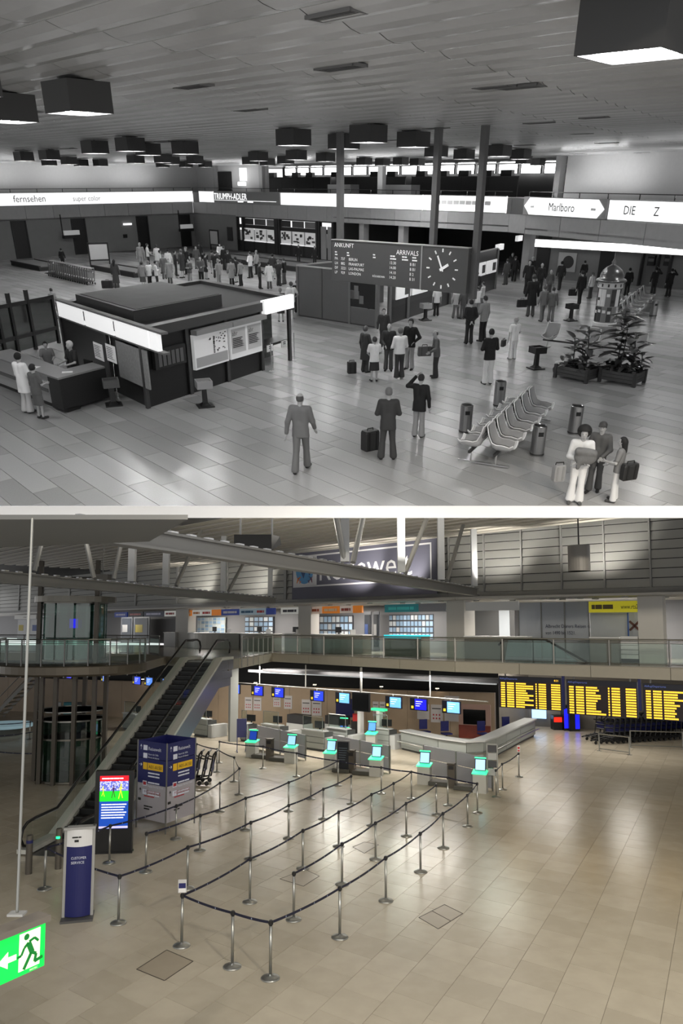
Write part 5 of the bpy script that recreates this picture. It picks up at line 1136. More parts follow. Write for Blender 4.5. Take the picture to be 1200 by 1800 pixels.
# ---- slatted roof
m_slat = mat('roof_slat', (.74, .72, .68), .5); m_rdark = mat('roof_dark', (.08, .08, .08), .6)
ed = (E1 - E0).normalized(); en = V(ed.y, -ed.x, 0)
en = en if en.y < 0 else -en
ZR = 11.15
for k in range(20):
    o = S_[1] + en * (.5 + .85 * k); zz = ZR + .0 * k
    tm = min(20, (23.5 - o.y) / ed.y)
    if tm < -30: continue
    a, c = o - ed * 34, o + ed * tm
    b = MB(); b.bar(up(a, zz), up(c, zz), .5, .08); b.top('ceiling_slat', m_slat, 'long pale metal slat of the open slatted roof', 'slat', 'slats of the hall roof')
b = MB(); o0 = S_[1] + en * -.5; b.prism([o0 - ed * 70, o0 + ed * ((23.5 - o0.y) / ed.y), V(-70, 23.5, 0), V(-70, (o0 - ed * 70).y, 0)], ZR + .3, ZR + .4); b.struct('ceiling', m_rdark)
# solid dark roof panels nearer on the left
for k in range(5):
    p = fl(20 + 75 * k, 952 - 7 * k, 10.9); b = MB(); b.prism([p, p + ed * 3.6, p + ed * 3.6 + en * 5, p + en * 5], 10.9, 11.0); b.struct('trim_10', mat('roof_panel_%d' % (k % 3), (.30 + .03 * (k % 3),) * 3, .35, .3))
# ---- roof trusses
def ztop(p): return min(ZR - .05, 8.6 + .63 * (p[1] - 16.5))       # stay under the raked deck of the old hall
def truss(pix, z, label, members, diags):
    a, c = fl(*pix[0], z), fl(*pix[1], z); t = thing('roof_truss', label, 'truss', c); d = (c - a).normalized()
    b = HB(); b.bar(a + V(0, 0, .16), c + V(0, 0, .16), .34, .05); b.bar(a - V(0, 0, .16), c - V(0, 0, .16), .34, .05); b.bar(a, c, .14, .32); b.build('bottom_chord', mat('truss_grey', (.46, .46, .455), .5), t)
    for s_ in (-1, 1): HB().bar(a + V(0, 0, .30), c + V(0, 0, .30), .05, .05).build
    b = HB(); n = int((c - a).length / .6)
    for i in range(n): b.box(a + (c - a) * (i + .5) / n + V(0, 0, .215), (.22, .1, .05), az(a, c))
    b.build('cable_clips', mat('bright_metal', .85, .25, 1.0), t, kind='stuff')
    vert = lambda u: V(*wl(u, 1000, a, c).xy, z)
    for u in members:
        p = vert(u); HB().bar(p + V(0, 0, .28), up(p, ztop(p)), .26, .3).build('upright', mat('upright_white', (.80, .81, .82), .4), t)
    for u0, u1, sgn in diags:
        p, q = vert(u0), vert(u1); HB().tube([p + V(0, 0, .3), up(q, ztop(q))], .09, 8).build('diagonal', mat('truss_light', (.66, .66, .65), .4, .3), t)
    return t
truss(((120, 926), (836, 1041)), 8.1, 'long grey roof truss crossing before the globe banner', (606, 705, 775, 833), ((605, 572, 0), (620, 652, 0), (712, 757, 0), (785, 815, 0)))
b = MB(); b.prism([fl(-90, 913, 7.84), fl(330, 913, 7.84), fl(262, 952, 7.84), fl(-90, 966, 7.84)], 7.84, 7.9); b.struct('trim_10', mat('roof_panel_near', (.40, .40, .39), .5, .0))
truss(((-30, 1012), (482, 1056)), 8.0, 'grey roof truss above the shop gallery left of the banner', (232, 292, 393, 475), ((310, 352, 0), (402, 445, 0), (200, 222, 0), (165, 130, 0), (60, 90, 0)))
b = MB(); p, q = fl(20, 926, 9.6), fl(345, 975, 9.6); b.bar(p, q, .06, .06); b.top('tie_rod', mat('bright_metal'), 'thin bright tie rod under the dark roof panels', 'rod')
# ---- Reisewelt banner
n_ = nrm(T_[0], T_[1]) * .45; A_, C_ = T_[0] + n_, T_[1] + n_
p0, p1, p2, p3 = wl(513, 1052, A_, C_), wl(768, 1046, A_, C_), wl(771, 950, A_, C_), wl(513, 967, A_, C_)
zb2, zt2 = (p0.z + p1.z) / 2, (p2.z + p3.z) / 2
bn = thing('wall_banner', 'large grey wall banner with globe, two small planes and white lettering', 'banner', up(p0, zb2), az(p0, p1)); Lb = (p1 - p0).xy.length; Hb = zt2 - zb2
MB().bb(0, Lb, 0, .05, 0, Hb).build('sheet', mat('banner_grey', (.36, .36, .42), .6), bn)
def rrect(x0, x1, z0, z1, y, w, m, name):
    f = MB(); f.bb(x0, x1, y, y + .01, z0, z0 + w); f.bb(x0, x1, y, y + .01, z1 - w, z1); f.bb(x0, x0 + w, y, y + .01, z0 + w, z1 - w); f.bb(x1 - w, x1, y, y + .01, z0 + w, z1 - w); f.build(name, m, bn)
wht = mat('print_white', (.85, .85, .86), .6)
rrect(.12, Lb - .35, .75, Hb - .25, -.012, .09, wht, 'border')
MB().bb(.16, Lb * .2, -.012, -.002, .8, Hb - .3).build('white_field', wht, bn)
gx, gz = Lb * .105, Hb * .60; dsk = lambda r: [(gx + r * math.cos(k * math.pi / 12), 0, gz + r * math.sin(k * math.pi / 12)) for k in range(24)]
MB().add([(x, -.02, z) for x, y, z in dsk(.85)], [tuple(range(24))]).build('globe', mat('globe_blue', (.35, .60, .80), .6), bn)
MB().add([(gx + x, -.026, gz + z) for x, z in ((-.5, .5), (-.1, .75), (.15, .45), (-.05, .2), (.1, -.1), (-.1, -.5), (-.35, -.1), (-.55, .1))], [tuple(range(8))]).add([(gx + x, -.026, gz + z) for x, z in ((.3, .6), (.6, .4), (.7, .05), (.5, -.35), (.3, -.1), (.25, .2))], [tuple(range(6))]).build('continents', mat('globe_dark', (.12, .25, .45), .6), bn)
def plane_mb(cx, cz, ang, s_):
    pts = [(0, .5), (.06, .2), (.5, -.05), (.5, -.15), (.06, -.05), (.05, -.35), (.2, -.48), (.2, -.55), (0, -.5), (-.2, -.55), (-.2, -.48), (-.05, -.35), (-.06, -.05), (-.5, -.15), (-.5, -.05), (-.06, .2)]
    ca_, sa_ = math.cos(ang), math.sin(ang); b = MB(); return b.add([(cx + s_ * (x * ca_ - z * sa_), -.02, cz + s_ * (x * sa_ + z * ca_)) for x, z in pts], [tuple(range(len(pts)))])
plane_mb(Lb * .055, 1.25, .8, .55).build('small_plane', mat('orange', (.90, .50, .12), .5), bn); plane_mb(Lb * .155, 1.25, -.9, .55).build('small_plane', mat('wine', (.45, .1, .25), .5), bn)
MB().text('Reisewelt', (Lb * .225, -.02, 1.1), (1, 0, 0), (0, 0, 1), Hb * .46, wmax=Lb * .69).build('lettering', wht, bn)
# ================================================================== HALL 2: things
HALL = 2
# ---- queue stanchions and belts
belt_m = mat('belt_navy', (.05, .06, .16), .6); st_m = mat('stanchion_steel', (.60, .60, .58), .32, .85)
ST = {}
def stanchion(u, v):
    k = (round(u), round(v))
    if k in ST: return ST[k]
    p = fl(u, v); lab = 'steel queue stanchion on a round domed base with navy belt'
    if not ST:
        t = thing('queue_stanchion', lab, 'stanchion', p, 0, 'queue stanchions of the check-in lanes')
        MB().lathe([(.001, 0), (.175, 0), (.178, .012), (.16, .03), (.09, .05), (.035, .062), (.03, .08), (.001, .08)], 28).build('base', st_m, t, smooth=True)
        MB().lathe([(.001, .06), (.028, .06), (.028, .96), (.001, .96)], 14).build('pole', st_m, t, smooth=True)
        b = MB(); b.lathe([(.001, .94), (.032, .94), (.034, .95), (.034, 1.03), (.028, 1.04), (.001, 1.04)], 14); b.box((.035, 0, .99), (.02, .02, .06)); b.box((-.035, 0, .99), (.02, .02, .06)); b.build('belt_head', mat('head_black', (.06, .06, .07), .4), t)
        ST['proto'] = t; ST[k] = (t, p)
    else: ST[k] = (dup(ST['proto'], p), p)
    return ST[k]
CH = []
def chain(pts, where):
    CH.append(pts)
    for q in pts:
        new = (round(q[0]), round(q[1])) not in ST; t_, p_ = stanchion(*q)
        if new: t_['label'] = 'steel queue stanchion with navy belt ' + where; t_['group'] = 'stanchions ' + where
def belts(pts):
    for a, c in zip(pts[:-1], pts[1:]):
        ta, pa_ = stanchion(*a); tc, pc = stanchion(*c); d = (pc - pa_); n = 8; b = HB(); L = d.length; s_ = nrm(pa_, pc) * .0015
        top_ = []; bot = []
        for i in range(n + 1):
            f = (.048 + (L - .096) * i / n) / L; q = pa_ + d * f; sag = -.05 * (L / 2) * 4 * f * (1 - f) * .7
            top_.append(up(q, 1.02 + sag)); bot.append(up(q, .97 + sag))
        rs = [[top_[i] + s_, bot[i] + s_, bot[i] - s_, top_[i] - s_] for i in range(n + 1)]; b.rings(rs); o = b.build('belt', belt_m, ta)
        m = HB(); nm = int(L / .42)
        for i in range(1, nm):
            f = i / nm; q = pa_ + d * f; sag = -.05 * (L / 2) * 4 * f * (1 - f) * .7; m.box(up(q + s_ * 2, .995 + sag), (.02, .003, .03), az(pa_, pc))
        if m.v: m.build('belt_print', mat('print_pale', (.55, .58, .66), .6), o, kind='stuff')
A1 = (78, 1563); A2 = (208, 1623); A7 = (319, 1663); T5 = (839, 1429)
chain([A1, (192, 1517), (309, 1475), (386, 1427), (420, 1397), (411, 1374), (381, 1357), (345, 1346)], 'in the curved lane around the direction tower')
chain([A1, A2, (329, 1562), (440, 1510), (507, 1474), (568, 1440), (617, 1413)], 'in the lane starting behind the service pillar')
chain([(256, 1533), (351, 1495), (431, 1459), (507, 1426), (546, 1405), (594, 1381)], 'in the lane starting before the football screen')
chain([(385, 1341), (462, 1351), (521, 1365), (594, 1381), (670, 1395), (723, 1404), (787, 1416), T5], 'in the row before the self-service kiosks')
chain([A7, (439, 1586), (532, 1527), (595, 1488), (653, 1451), (692, 1428), (723, 1404)], 'in the lane starting at the notice frame stanchion')
chain([A7, (408, 1700), (475, 1720), (597, 1648), (678, 1584), (739, 1533), (779, 1491), (822, 1453), T5], 'in the outermost lane beside the open floor')
chain([(516, 1617), (601, 1555), (660, 1511), (714, 1470), (767, 1432)], 'in the short lane inside the outermost one')
chain([(872, 1401), (883, 1388), (912, 1366)], 'beside the sign frame at the curved counter')
for q in ([(-20, 1360), (64, 1366)], [(-10, 1330), (70, 1318), (84, 1314)], [(-5, 1305), (52, 1300), (84, 1297)]): chain(q, 'left of the glass lift')
for q in CH: belts(q)
t = ST[(319, 1663)][0]; ST[(319, 1663)][0]['label'] = 'steel queue stanchion topped with a small white notice frame'; del t['group']
MB().box((0, -.03, 1.19), (.17, .02, .26), .1).build('notice_frame', mat('frame_alu', (.7, .7, .7), .4), t); MB().box((0, -.042, 1.2), (.14, .004, .1), .1).build('notice_print', navy, t); MB().box((0, -.042, 1.11), (.14, .004, .08), .1).build('notice_paper', white2, t)
t = ST[(912, 1366)][0]; t['label'] = 'steel queue stanchion with small red and white no-entry plate beside the curved counter'; del t['group']
MB().box((0, -.02, 1.2), (.13, .015, .28)).build('notice_plate', white2, t); MB().box((0, -.03, 1.24), (.09, .004, .09)).build('notice_print', red2, t); MB().box((0, -.03, 1.12), (.09, .004, .06)).build('notice_print', red2, t)
# ---- floor screen
def facing_cam(p): return math.atan2(-p[0], p[1]) 
a, c = fl(165, 1500), fl(232, 1498); sc_ = thing('info_screen', 'tall black standing screen showing a football picture and blue text', 'screen', (a + c) / 2, az(a, c)); W = (c - a).length / 2; H = zat(fl(198, 1499), 1354)
MB().bb(-W, W, -.08, .12, .0, H).build('housing', black2, sc_); MB().bb(-W - .02, W + .02, -.1, .14, 0, .05).build('foot', black2, sc_)
dz = lambda f: H * f; xw = W * .76; dis = MB().bb(-xw, xw, -.085, -.08, dz(.30), dz(.94)).build('display', mat('scr_blue', (.05, .25, .62), .4, emit=1.0), sc_)
for z0, z1, col, nm in ((.875, .94, (.85, .05, .12), 'headline_bar'), (.755, .875, (.35, .40, .75), 'crowd_band'), (.63, .755, (.10, .80, .15), 'pitch_band'), (.305, .33, (.75, .72, .85), 'ticker_bar')): MB().bb(-xw, xw, -.088, -.085, dz(z0), dz(z1)).build(nm, mat('scr_' + nm, col, .4, emit=1.0), dis)
random.seed(5); cr = MB()
for k in range(120): x = random.uniform(-xw, xw - .04); z = random.uniform(dz(.76), dz(.865)); cr.bb(x, x + .03, -.090, -.088, z, z + .03)
cr.build('spectators', mat('scr_crowd', (.75, .75, .9), .4, emit=.9), dis, kind='stuff')
def figure(cx, z0, s_, lean_):
    b = MB(); 
    for x0, z_0, x1, z_1, w_ in ((0, .5, .02 * lean_, .85, .09), (-.02, .5, -.12 * lean_, .0, .05), (.03, .5, .14 * lean_, .05, .05), (0, .8, .2 * lean_, .65, .035), (0, .8, -.18, .6, .035), (.02 * lean_, .87, .03 * lean_, 1.0, .08)): b.bar((cx + x0 * s_, -.092, z0 + z_0 * s_), (cx + x1 * s_, -.092, z0 + z_1 * s_), w_ * s_, .004, (0, 1, 0))
    return b
figure(xw * .45, dz(.66), .42, 1).build('player_figure', mat('scr_yel', (.85, .85, .15), .4, emit=1.0), dis); figure(-xw * .75, dz(.69), .3, -1).build('player_figure', mat('scr_yel'), dis); figure(-xw * .05, dz(.67), .36, 1).build('player_figure', mat('scr_dk', (.25, .05, .15), .4, emit=.8), dis)
tx = MB()
for k, ww in enumerate(((2, 3, 2, 1, 4), (3, 2, 1, 4), (4, 1, 3, 2), (5, 2, 3, 2), (2, 4, 2, 3), (4, 2, 3))): tx.strokes((-xw + .06, -.09, dz(.585 - .032 * k)), (1, 0, 0), (0, 0, 1), .032, xw * (1.75 - .1 * (k % 3)), ww)
tx.strokes((-xw + .06, -.092, dz(.90)), (1, 0, 0), (0, 0, 1), .035, xw * 1.5, (4, 2, 3, 2)); tx.build('lettering', mat('scr_white', (.9, .9, .95), .4, emit=1.0), dis, kind='stuff')
# ---- four-sided direction tower
ZTW = 2.77; tf, tl, trr, tb_ = fl(294, 1308, ZTW), fl(243, 1301, ZTW), fl(344, 1297, ZTW), fl(293, 1291, ZTW)
tw = thing('direction_tower', 'blue and white four-sided direction tower standing beside the escalator', 'sign', up((tf + tl + trr + tb_) / 4, 0))
Zb, Zm = zat(tf, 1448), zat(tf, 1384); Zl = zat(tf, 1339)
def face(a, c, m, z0, z1, name, t_=.03): b = HB(); b.quad(up(a, z0), up(c, z0), up(c, z1), up(a, z1), t_); return b.build(name, m, tw)
grw = mat('tower_white', (.62, .61, .64), .5)
pairs = [(tl, tf), (tf, trr), (trr, tb_), (tb_, tl)]
for a, c in pairs: face(a, c, grw, Zb, Zm, 'lower_panel'); face(a, c, navy, Zm + .006, Zl, 'blue_panel'); face(a, c, navy, Zl + .02, ZTW, 'blue_panel')
for p in (tf, tl, trr, tb_): HB().bar(up(p, 0), up(p, ZTW + .02), .04, .04).build('corner_post', dsteel, tw)
HB().prism([lerp(p, (tf + tl + trr + tb_) / 4, .05) for p in (tf, trr, tb_, tl)], Zb, Zb + .03).build('floor_plate', mat('tower_in', (.2, .19, .16), .7), tw)
pw = mat('print_w', (.80, .82, .88), .6); pk = mat('print_black', (.06, .06, .06), .6); pr = mat('print_red', (.62, .16, .20), .6)
def arrow(b, o, r, z, up_=True, s_=.1):
    P_ = [(-.02, -.5), (.02, -.5), (.02, .1), (.2, -.05), (.2, .1), (0, .42), (-.2, .1), (-.2, -.05), (-.02, .1)] if up_ else [(-.5, -.03), (.1, -.03), (-.02, -.25), (.12, -.25), (.42, 0), (.12, .25), (-.02, .25), (.1, .03), (-.5, .03)]
    P_ = [(-.04, -.5), (.04, -.5), (.04, .15), (.25, -.05), (.25, .1), (0, .45), (-.25, .1), (-.25, -.05), (-.04, .15)] if up_ else P_
    b.add([up(o + r * (x * s_ * 1.6), z + y * s_ * 1.8) for x, y in P_], [tuple(range(len(P_)))])
for a, c in pairs[:2]:
    r = (c - a).xy.to_3d().normalized(); n = nrm(a, c) * .012; W = (c - a).xy.length; o = up(a, 0) + n
    b = HB(); arrow(b, o + r * W * .12, r, ZTW - .18); arrow(b, o + r * W * .12, r, Zl - .2, False)
    b.text('Reisewelt', up(o + r * W * .38, ZTW - .27), r, UPZ, .11, wmax=W * .46)
    for s_, z in (('Raum der Stille', ZTW - .42), ('Room of silence', ZTW - .52), (0, Zl - .46), (0, Zl - .56), (0, Zl - .76), ('Baggage Security Check', Zl - .87), (0, Zl - 1.05), (0, Zl - 1.14)):
        if s_: b.text(s_, up(o + r * W * .38, z), r, UPZ, .055, wmax=W * .52)
        else: b.strokes(up(o + r * W * .38, z), r, UPZ, .045, W * .4, (3, 2))
    for z in (ZTW - .28, ZTW - .53, Zl - .86, Zl - 1.13): b.quad(*(up(o + r * (W * x), z + dz_) for x, dz_ in ((.2, 0), (.34, 0), (.34, .16), (.2, .16))), .002)
    b.build('blue_print', pw, tw, kind='stuff')
    b = HB(); b.quad(*(up(o + r * (W * x), z) for x, z in ((.36, Zl - .34), (.88, Zl - .34), (.88, Zl - .12), (.36, Zl - .12))), .003); b.quad(*(up(o + r * (W * x), z) for x, z in ((.2, Zl - .34), (.34, Zl - .34), (.34, Zl - .12), (.2, Zl - .12))), .003); yo = b.build('gate_plate', yel, tw)
    b = HB(); b.text('A01-A150', up(o + n * .4 + r * W * .4, Zl - .29), r, UPZ, .11, wmax=W * .44); b.build('gate_lettering', pk, tw)
    b = HB(); b.quad(*(up(o + n * .4 + r * (W * x), z) for x, z in ((.22, Zl - .83), (.32, Zl - .83), (.32, Zl - .73), (.22, Zl - .73))), .002); b.text('MÖVENPICK', up(o + r * W * .26, Zm - .3), r, UPZ, .1, wmax=W * .56); b.strokes(up(o + r * W * .26, Zm - .4), r, UPZ, .035, W * .35, (3, 2))
    b.build('red_print', pr, tw)
    b = HB(); arrow(b, o + r * W * .12, r, Zm - .22); b.strokes(up(o + r * W * .26, Zm - .72), r, UPZ, .04, W * .3, (3, 2)); b.strokes(up(o + r * W * .26, Zm - .80), r, UPZ, .04, W * .2, (1,)); b.strokes(up(o + r * W * .05, Zm - .55), r, UPZ, .08, W * .1, (1, 1)); b.build('black_print', pk, tw)
# ---- customer service pillar
p = fl(136, 1614); sp = thing('service_pillar', 'slim navy customer service pillar with curved front on a grey foot plate', 'sign', p, .25); H = zat(p, 1452)
MB().bb(-.34, .34, -.28, .28, 0, .05).build('foot_plate', mat('foot_grey', (.28, .28, .28), .5), sp)
for s_ in (-1, 1): MB().bb(s_ * .3 - .03, s_ * .3 + .03, -.03, .07, .05, H).build('side_post', galv, sp)
crv = lambda z0, z1, r=0.0: MB().rings([[(x, -.14 * math.cos(x / .27 * 1.25) - r, z) for x in [-.27 + .54 * k / 10 for k in range(11)]] + [(.27, .03, z), (-.27, .03, z)] for z in (z0, z1)])
crv(.07, H - .42).build('navy_front', navy, sp); crv(H - .42, H - .05).build('white_front', white2, sp)
b = MB(); b.text('CUSTOMER', (-.16, -.152, H - .68), (1, 0, 0), UPZ, .055, wmax=.32); b.text('SERVICE', (-.16, -.152, H - .78), (1, 0, 0), UPZ, .055); b.build('lettering', pw, sp)
b = MB(); b.strokes((-.15, -.152, H - .22), (1, 0, 0), UPZ, .03, .2, (2, 1)); b.strokes((-.1, -.152, H - .31), (1, 0, 0), UPZ, .05, .1, (1,)); b.build('lettering', pk, sp); MB().bb(-.34, .34, -.12, .1, H - .05, H).build('cap', galv, sp)
# ---- bollards at the escalator foot
for u, v, vt, lab in ((50, 1536, 1468, 'steel bollard with dark band beside the escalator foot'), (102, 1527, 1456, 'steel bollard with green signal light before the escalator')):
    p = fl(u, v); H = zat(p, vt); t = thing('bollard', lab, 'bollard', p); MB().lathe([(.001, 0), (.085, 0), (.085, H - .02), (.07, H), (.001, H)], 20).build('body', mat('bollard_steel', (.40, .38, .35), .4, .7), t, smooth=False)
    if u == 50: MB().lathe([(.087, H - .2), (.088, H - .19), (.088, H - .13), (.087, H - .12)], 20).build('band', navy, t)
    else: MB().lathe([(.001, -.03), (.05, -.025), (.055, 0), (.05, .025), (.001, .03)], 14, (0, -.075, H - .22)).build('signal_light', mat('signal_green', (.1, .95, .45), .4, emit=4.0), t)
# ---- exit sign on a hanging pole, close to the viewer
def ex(u, v, d=7.0): return at(u, v, d)
Q0, Q1 = ex(-45, 1700, 6.6), ex(79, 1655, 7.2); Q0.z = Q1.z = 0; rE = (Q1 - Q0).normalized(); zt_, zb3 = zat(Q1, 1617), zat(Q1, 1697); es_ = thing('exit_sign', 'glowing green emergency exit sign with running figure hung on a thin pole', 'sign', up((Q0 + Q1) / 2, zb3), az(Q0, Q1)); W = (Q1 - Q0).length / 2; Hh = zt_ - zb3
MB().bb(-W, W, -.0, .03, 0, Hh).build('green_face', mat('exit_green', (.02, .80, .28), .5, emit=1.0), es_); MB().bb(-W - .01, W + .01, -.06, .12, Hh, Hh + .055).build('housing', mat('exit_housing', (.45, .42, .38), .6), es_)
wf = mat('exit_white', (.95, .98, .80), .5, emit=1.0)
MB().bb(W * .22, W * .84, -.004, -.001, Hh * .10, Hh * .90).build('door_field', wf, es_)
def lim(pts, w_): 
    b = MB()
    for a, c in zip(pts[:-1], pts[1:]): b.bar((a[0] * W, -.008, a[1] * Hh), (c[0] * W, -.008, c[1] * Hh), w_, .004, (0, 1, 0))
    return b
fgm = mat('exit_figure', (.01, .45, .16), .5, emit=.5)
b = lim([(.48, .66), (.60, .42)], .05); 
for pts, w_ in (([(.36, .58), (.28, .44), (.16, .42)], .022), ([(.50, .68), (.66, .72), (.78, .62)], .022), ([(.6, .42), (.72, .36), (.68, .2), (.92, .24)], .028), ([(.57, .42), (.46, .26), (.36, .12)], .03), ([(.48, .66), (.36, .58)], .024)): q = lim(pts, w_); b.add(q.v, q.f)
b.add([(.42 * W + .028 * math.cos(k * math.pi / 8), -.009, .80 * Hh + .028 * math.sin(k * math.pi / 8)) for k in range(16)], [tuple(range(16))]); b.build('running_figure', fgm, es_)
b = MB(); b.add([(x * W, -.006, z * Hh) for x, z in ((.14, .40), (-.1, .40), (-.1, .28), (-.4, .46), (-.1, .64), (-.1, .52), (.14, .52))], [tuple(range(7))]); b.build('arrow_print', wf, es_); MB().text('INOTEC', (.55 * W, -.006, .03 * Hh), (1, 0, 0), UPZ, .016).build('maker_print', wf, es_)
pp_ = ex(30, 1605, 6.9); b = HB(); b.tube([pp_, up(pp_, zat(pp_, 911))], .013, 10); b.build('pole', steel, es_)
b = HB(); b.box(pp_ + V(0, 0, -.005), (.14, .1, .02)); b.build('pole_bracket', galv, es_)
# ---- hanging luminaires and loudspeaker
def pendant(u, v0, v1, d, r, label, name='pendant_lamp'):
    p = at(u, v1, d); z1 = zat(p, v0); t = thing(name, label, 'lamp', p); h = z1 - p.z
    MB().lathe([(r - .01, .0), (r, 0), (r, h), (.001, h), (.001, h - .02), (r - .01, h - .02), (r - .01, 0)], 24).build('shade', mat('lamp_grey', (.42, .41, .39), .5), t, smooth=False); MB().tube([(0, 0, h), (0, 0, zat(p, 912) - p.z)], .02, 6).build('cord', black2, t); MB().lathe([(.001, .08), (r - .03, .08), (r - .03, .1), (.001, .1)], 16).build('bulb', mat('pend_glow', (1, .93, .8), .5, emit=6.0), t)
pendant(1018, 959, 1004, 20, .29, 'grey cylinder pendant lamp hanging before the louvred wall')
for u, vt, lab in ((421, 0, ''),):
    a = at(413, 972, 21); c = at(478, 966, 21); t = thing('hanging_loudspeaker', 'dark wedge-shaped loudspeaker hung on two bright rods under the roof', 'loudspeaker', (a + c) / 2); o = (a + c) / 2; W = (c - a).length / 2
    MB().rings([[(x, y, z) for y, z in ((-.2, .02), (.25, -.05), (.3, .30), (-.25, .45))] for x in (-W, W)]).build('housing', mat('speaker_dark', (.22, .22, .22), .6), t)
    MB().add([(W + .005, -.2, .02), (W + .25, .1, .2), (W + .2, .2, .45), (W + .005, -.25, .45)], [(0, 1, 2, 3)]).build('side_wing', mat('speaker_side', (.5, .5, .5), .5), t)
    for x in (-W * .72, W * .98): MB().tube([(x, 0, .38), (x, 0, zat(o, 911) - o.z)], .03, 8).build('rod', mat('rod_white', (.8, .8, .8), .4, emit=.0), t)
p = at(180, 1037, 30); t = thing('hanging_box_lamp', 'grey box lamp hung between the lift columns', 'lamp', p); MB().bb(-.28, .28, -.28, .28, 0, .62).build('housing', mat('lamp_grey'), t); MB().tube([(0, 0, .62), (0, 0, 2.3)], .02, 6).build('rod', dsteel, t)
p, q = at(95, 1016, 31), at(170, 1016, 31); MB().tube([p - V(*LOCAL[t.name].translation), q - V(*LOCAL[t.name].translation)], .05, 8).build('cross_arm', steel, t)
# ---- glass lift
lf = thing('glass_lift', 'round glass lift with steel columns rising through the landing', 'lift', EC); RL = 1.3
for k, a in enumerate((200, 232, 262, 292, 325, 355, 40, 90, 140)):
    a = math.radians(a); q = V(RL * 1.12 * math.cos(a), RL * 1.12 * math.sin(a), 0); MB().bar(q, q + V(0, 0, 9.3 if k in (0, 4) else ZG2 - .43), .16, .2).build('column', mat('lift_column', (.30, .28, .25), .4, .5), lf)
for z0, z1, nm in ((.1, 2.5, 'lower_glass'), (ZG2, ZG2 + 2.6, 'upper_glass')):
    for k in range(10): a0 = k * math.pi / 5 + .03; MB().lathe([(RL, z0), (RL, z1)], 4, a0=a0, a1=a0 + .56).build(nm, gls_d, lf)
for z in (.02, 1.75, 2.5, ZG2 + .1, ZG2 + 2.55): MB().lathe([(RL - .04, z), (RL + .05, z), (RL + .05, z + .07), (RL - .04, z + .07), (RL - .04, z)], 40).build('ring', mat('lift_ring', (.45, .44, .41), .35, .8), lf)
MB().lathe([(.001, .03), (RL - .05, .03), (RL - .05, .08), (.001, .08)], 32).build('lift_floor', mat('lift_floor', (.4, .42, .38), .5), lf); MB().lathe([(.001, ZG2 + 2.6), (RL * 1.3, ZG2 + 2.6), (RL * 1.3, ZG2 + 2.85), (.001, ZG2 + 2.85)], 32).build('lift_canopy', mat('lift_ring'), lf)
for z in (2.52, 2.9): MB().lathe([(RL + .08, z), (RL + .11, z), (RL + .11, z + .04), (RL + .08, z + .04), (RL + .08, z)], 32).build('guard_rail', steel, lf)
for k in range(3): MB().bb(-.5, .5, .4, .45, .5 + k * .7, .55 + k * .7).build('door_bar', dsteel, lf)
MB().bb(-.15, .2, -.3, -.25, ZG2 + 1.5, ZG2 + 1.9).build('lift_display', mat('disp_blue', (.15, .15, .9), .5, emit=1.0), lf)
# ---- escalator
Bt = fl(98, 1500); Tp = fl(371, 1160, ZG2); e_ = (up(Tp, 0) - Bt); Le = e_.length; esc = thing('escalator', 'steel escalator with black steps and glass balustrades rising to the gallery', 'escalator', Bt, az(Bt, Tp)); WE = .62
x0, x1 = 1.3, Le - 1.4; prof = [(-.3, 0), (x0, 0), (x1, ZG2), (Le + .2, ZG2)]
def zprof(x): return 0 if x < x0 else (ZG2 if x > x1 else ZG2 * (x - x0) / (x1 - x0))
nst = 30
for k in range(nst):
    xa = x0 - .3 + (x1 - x0 + .3) * k / nst; xb = xa + (x1 - x0 + .3) / nst; zz = zprof(xb) - .06; MB().bb(xa, xb + .02, -WE, WE, zz - .30, zz).build('step', mat('step_black', (.07, .07, .075), .45, .3), esc)
    if k % 1 == 0: MB().bb(xa - .005, xa + .02, -WE, WE, zz - .02, zz + .004).build('step_edge', mat('step_edge', (.2, .2, .2), .4, .5), esc)
MB().bb(-.3, x0 - .25, -WE, WE, -.05, .012).build('comb_plate', dsteel, esc); MB().bb(x1, Le + .6, -WE, WE, ZG2 - .05, ZG2 + .012).build('comb_plate', dsteel, esc)
xs_ = [-.35, 0, x0] + [x0 + (x1 - x0) * k / 10 for k in range(1, 11)] + [Le - .4, Le + .3]
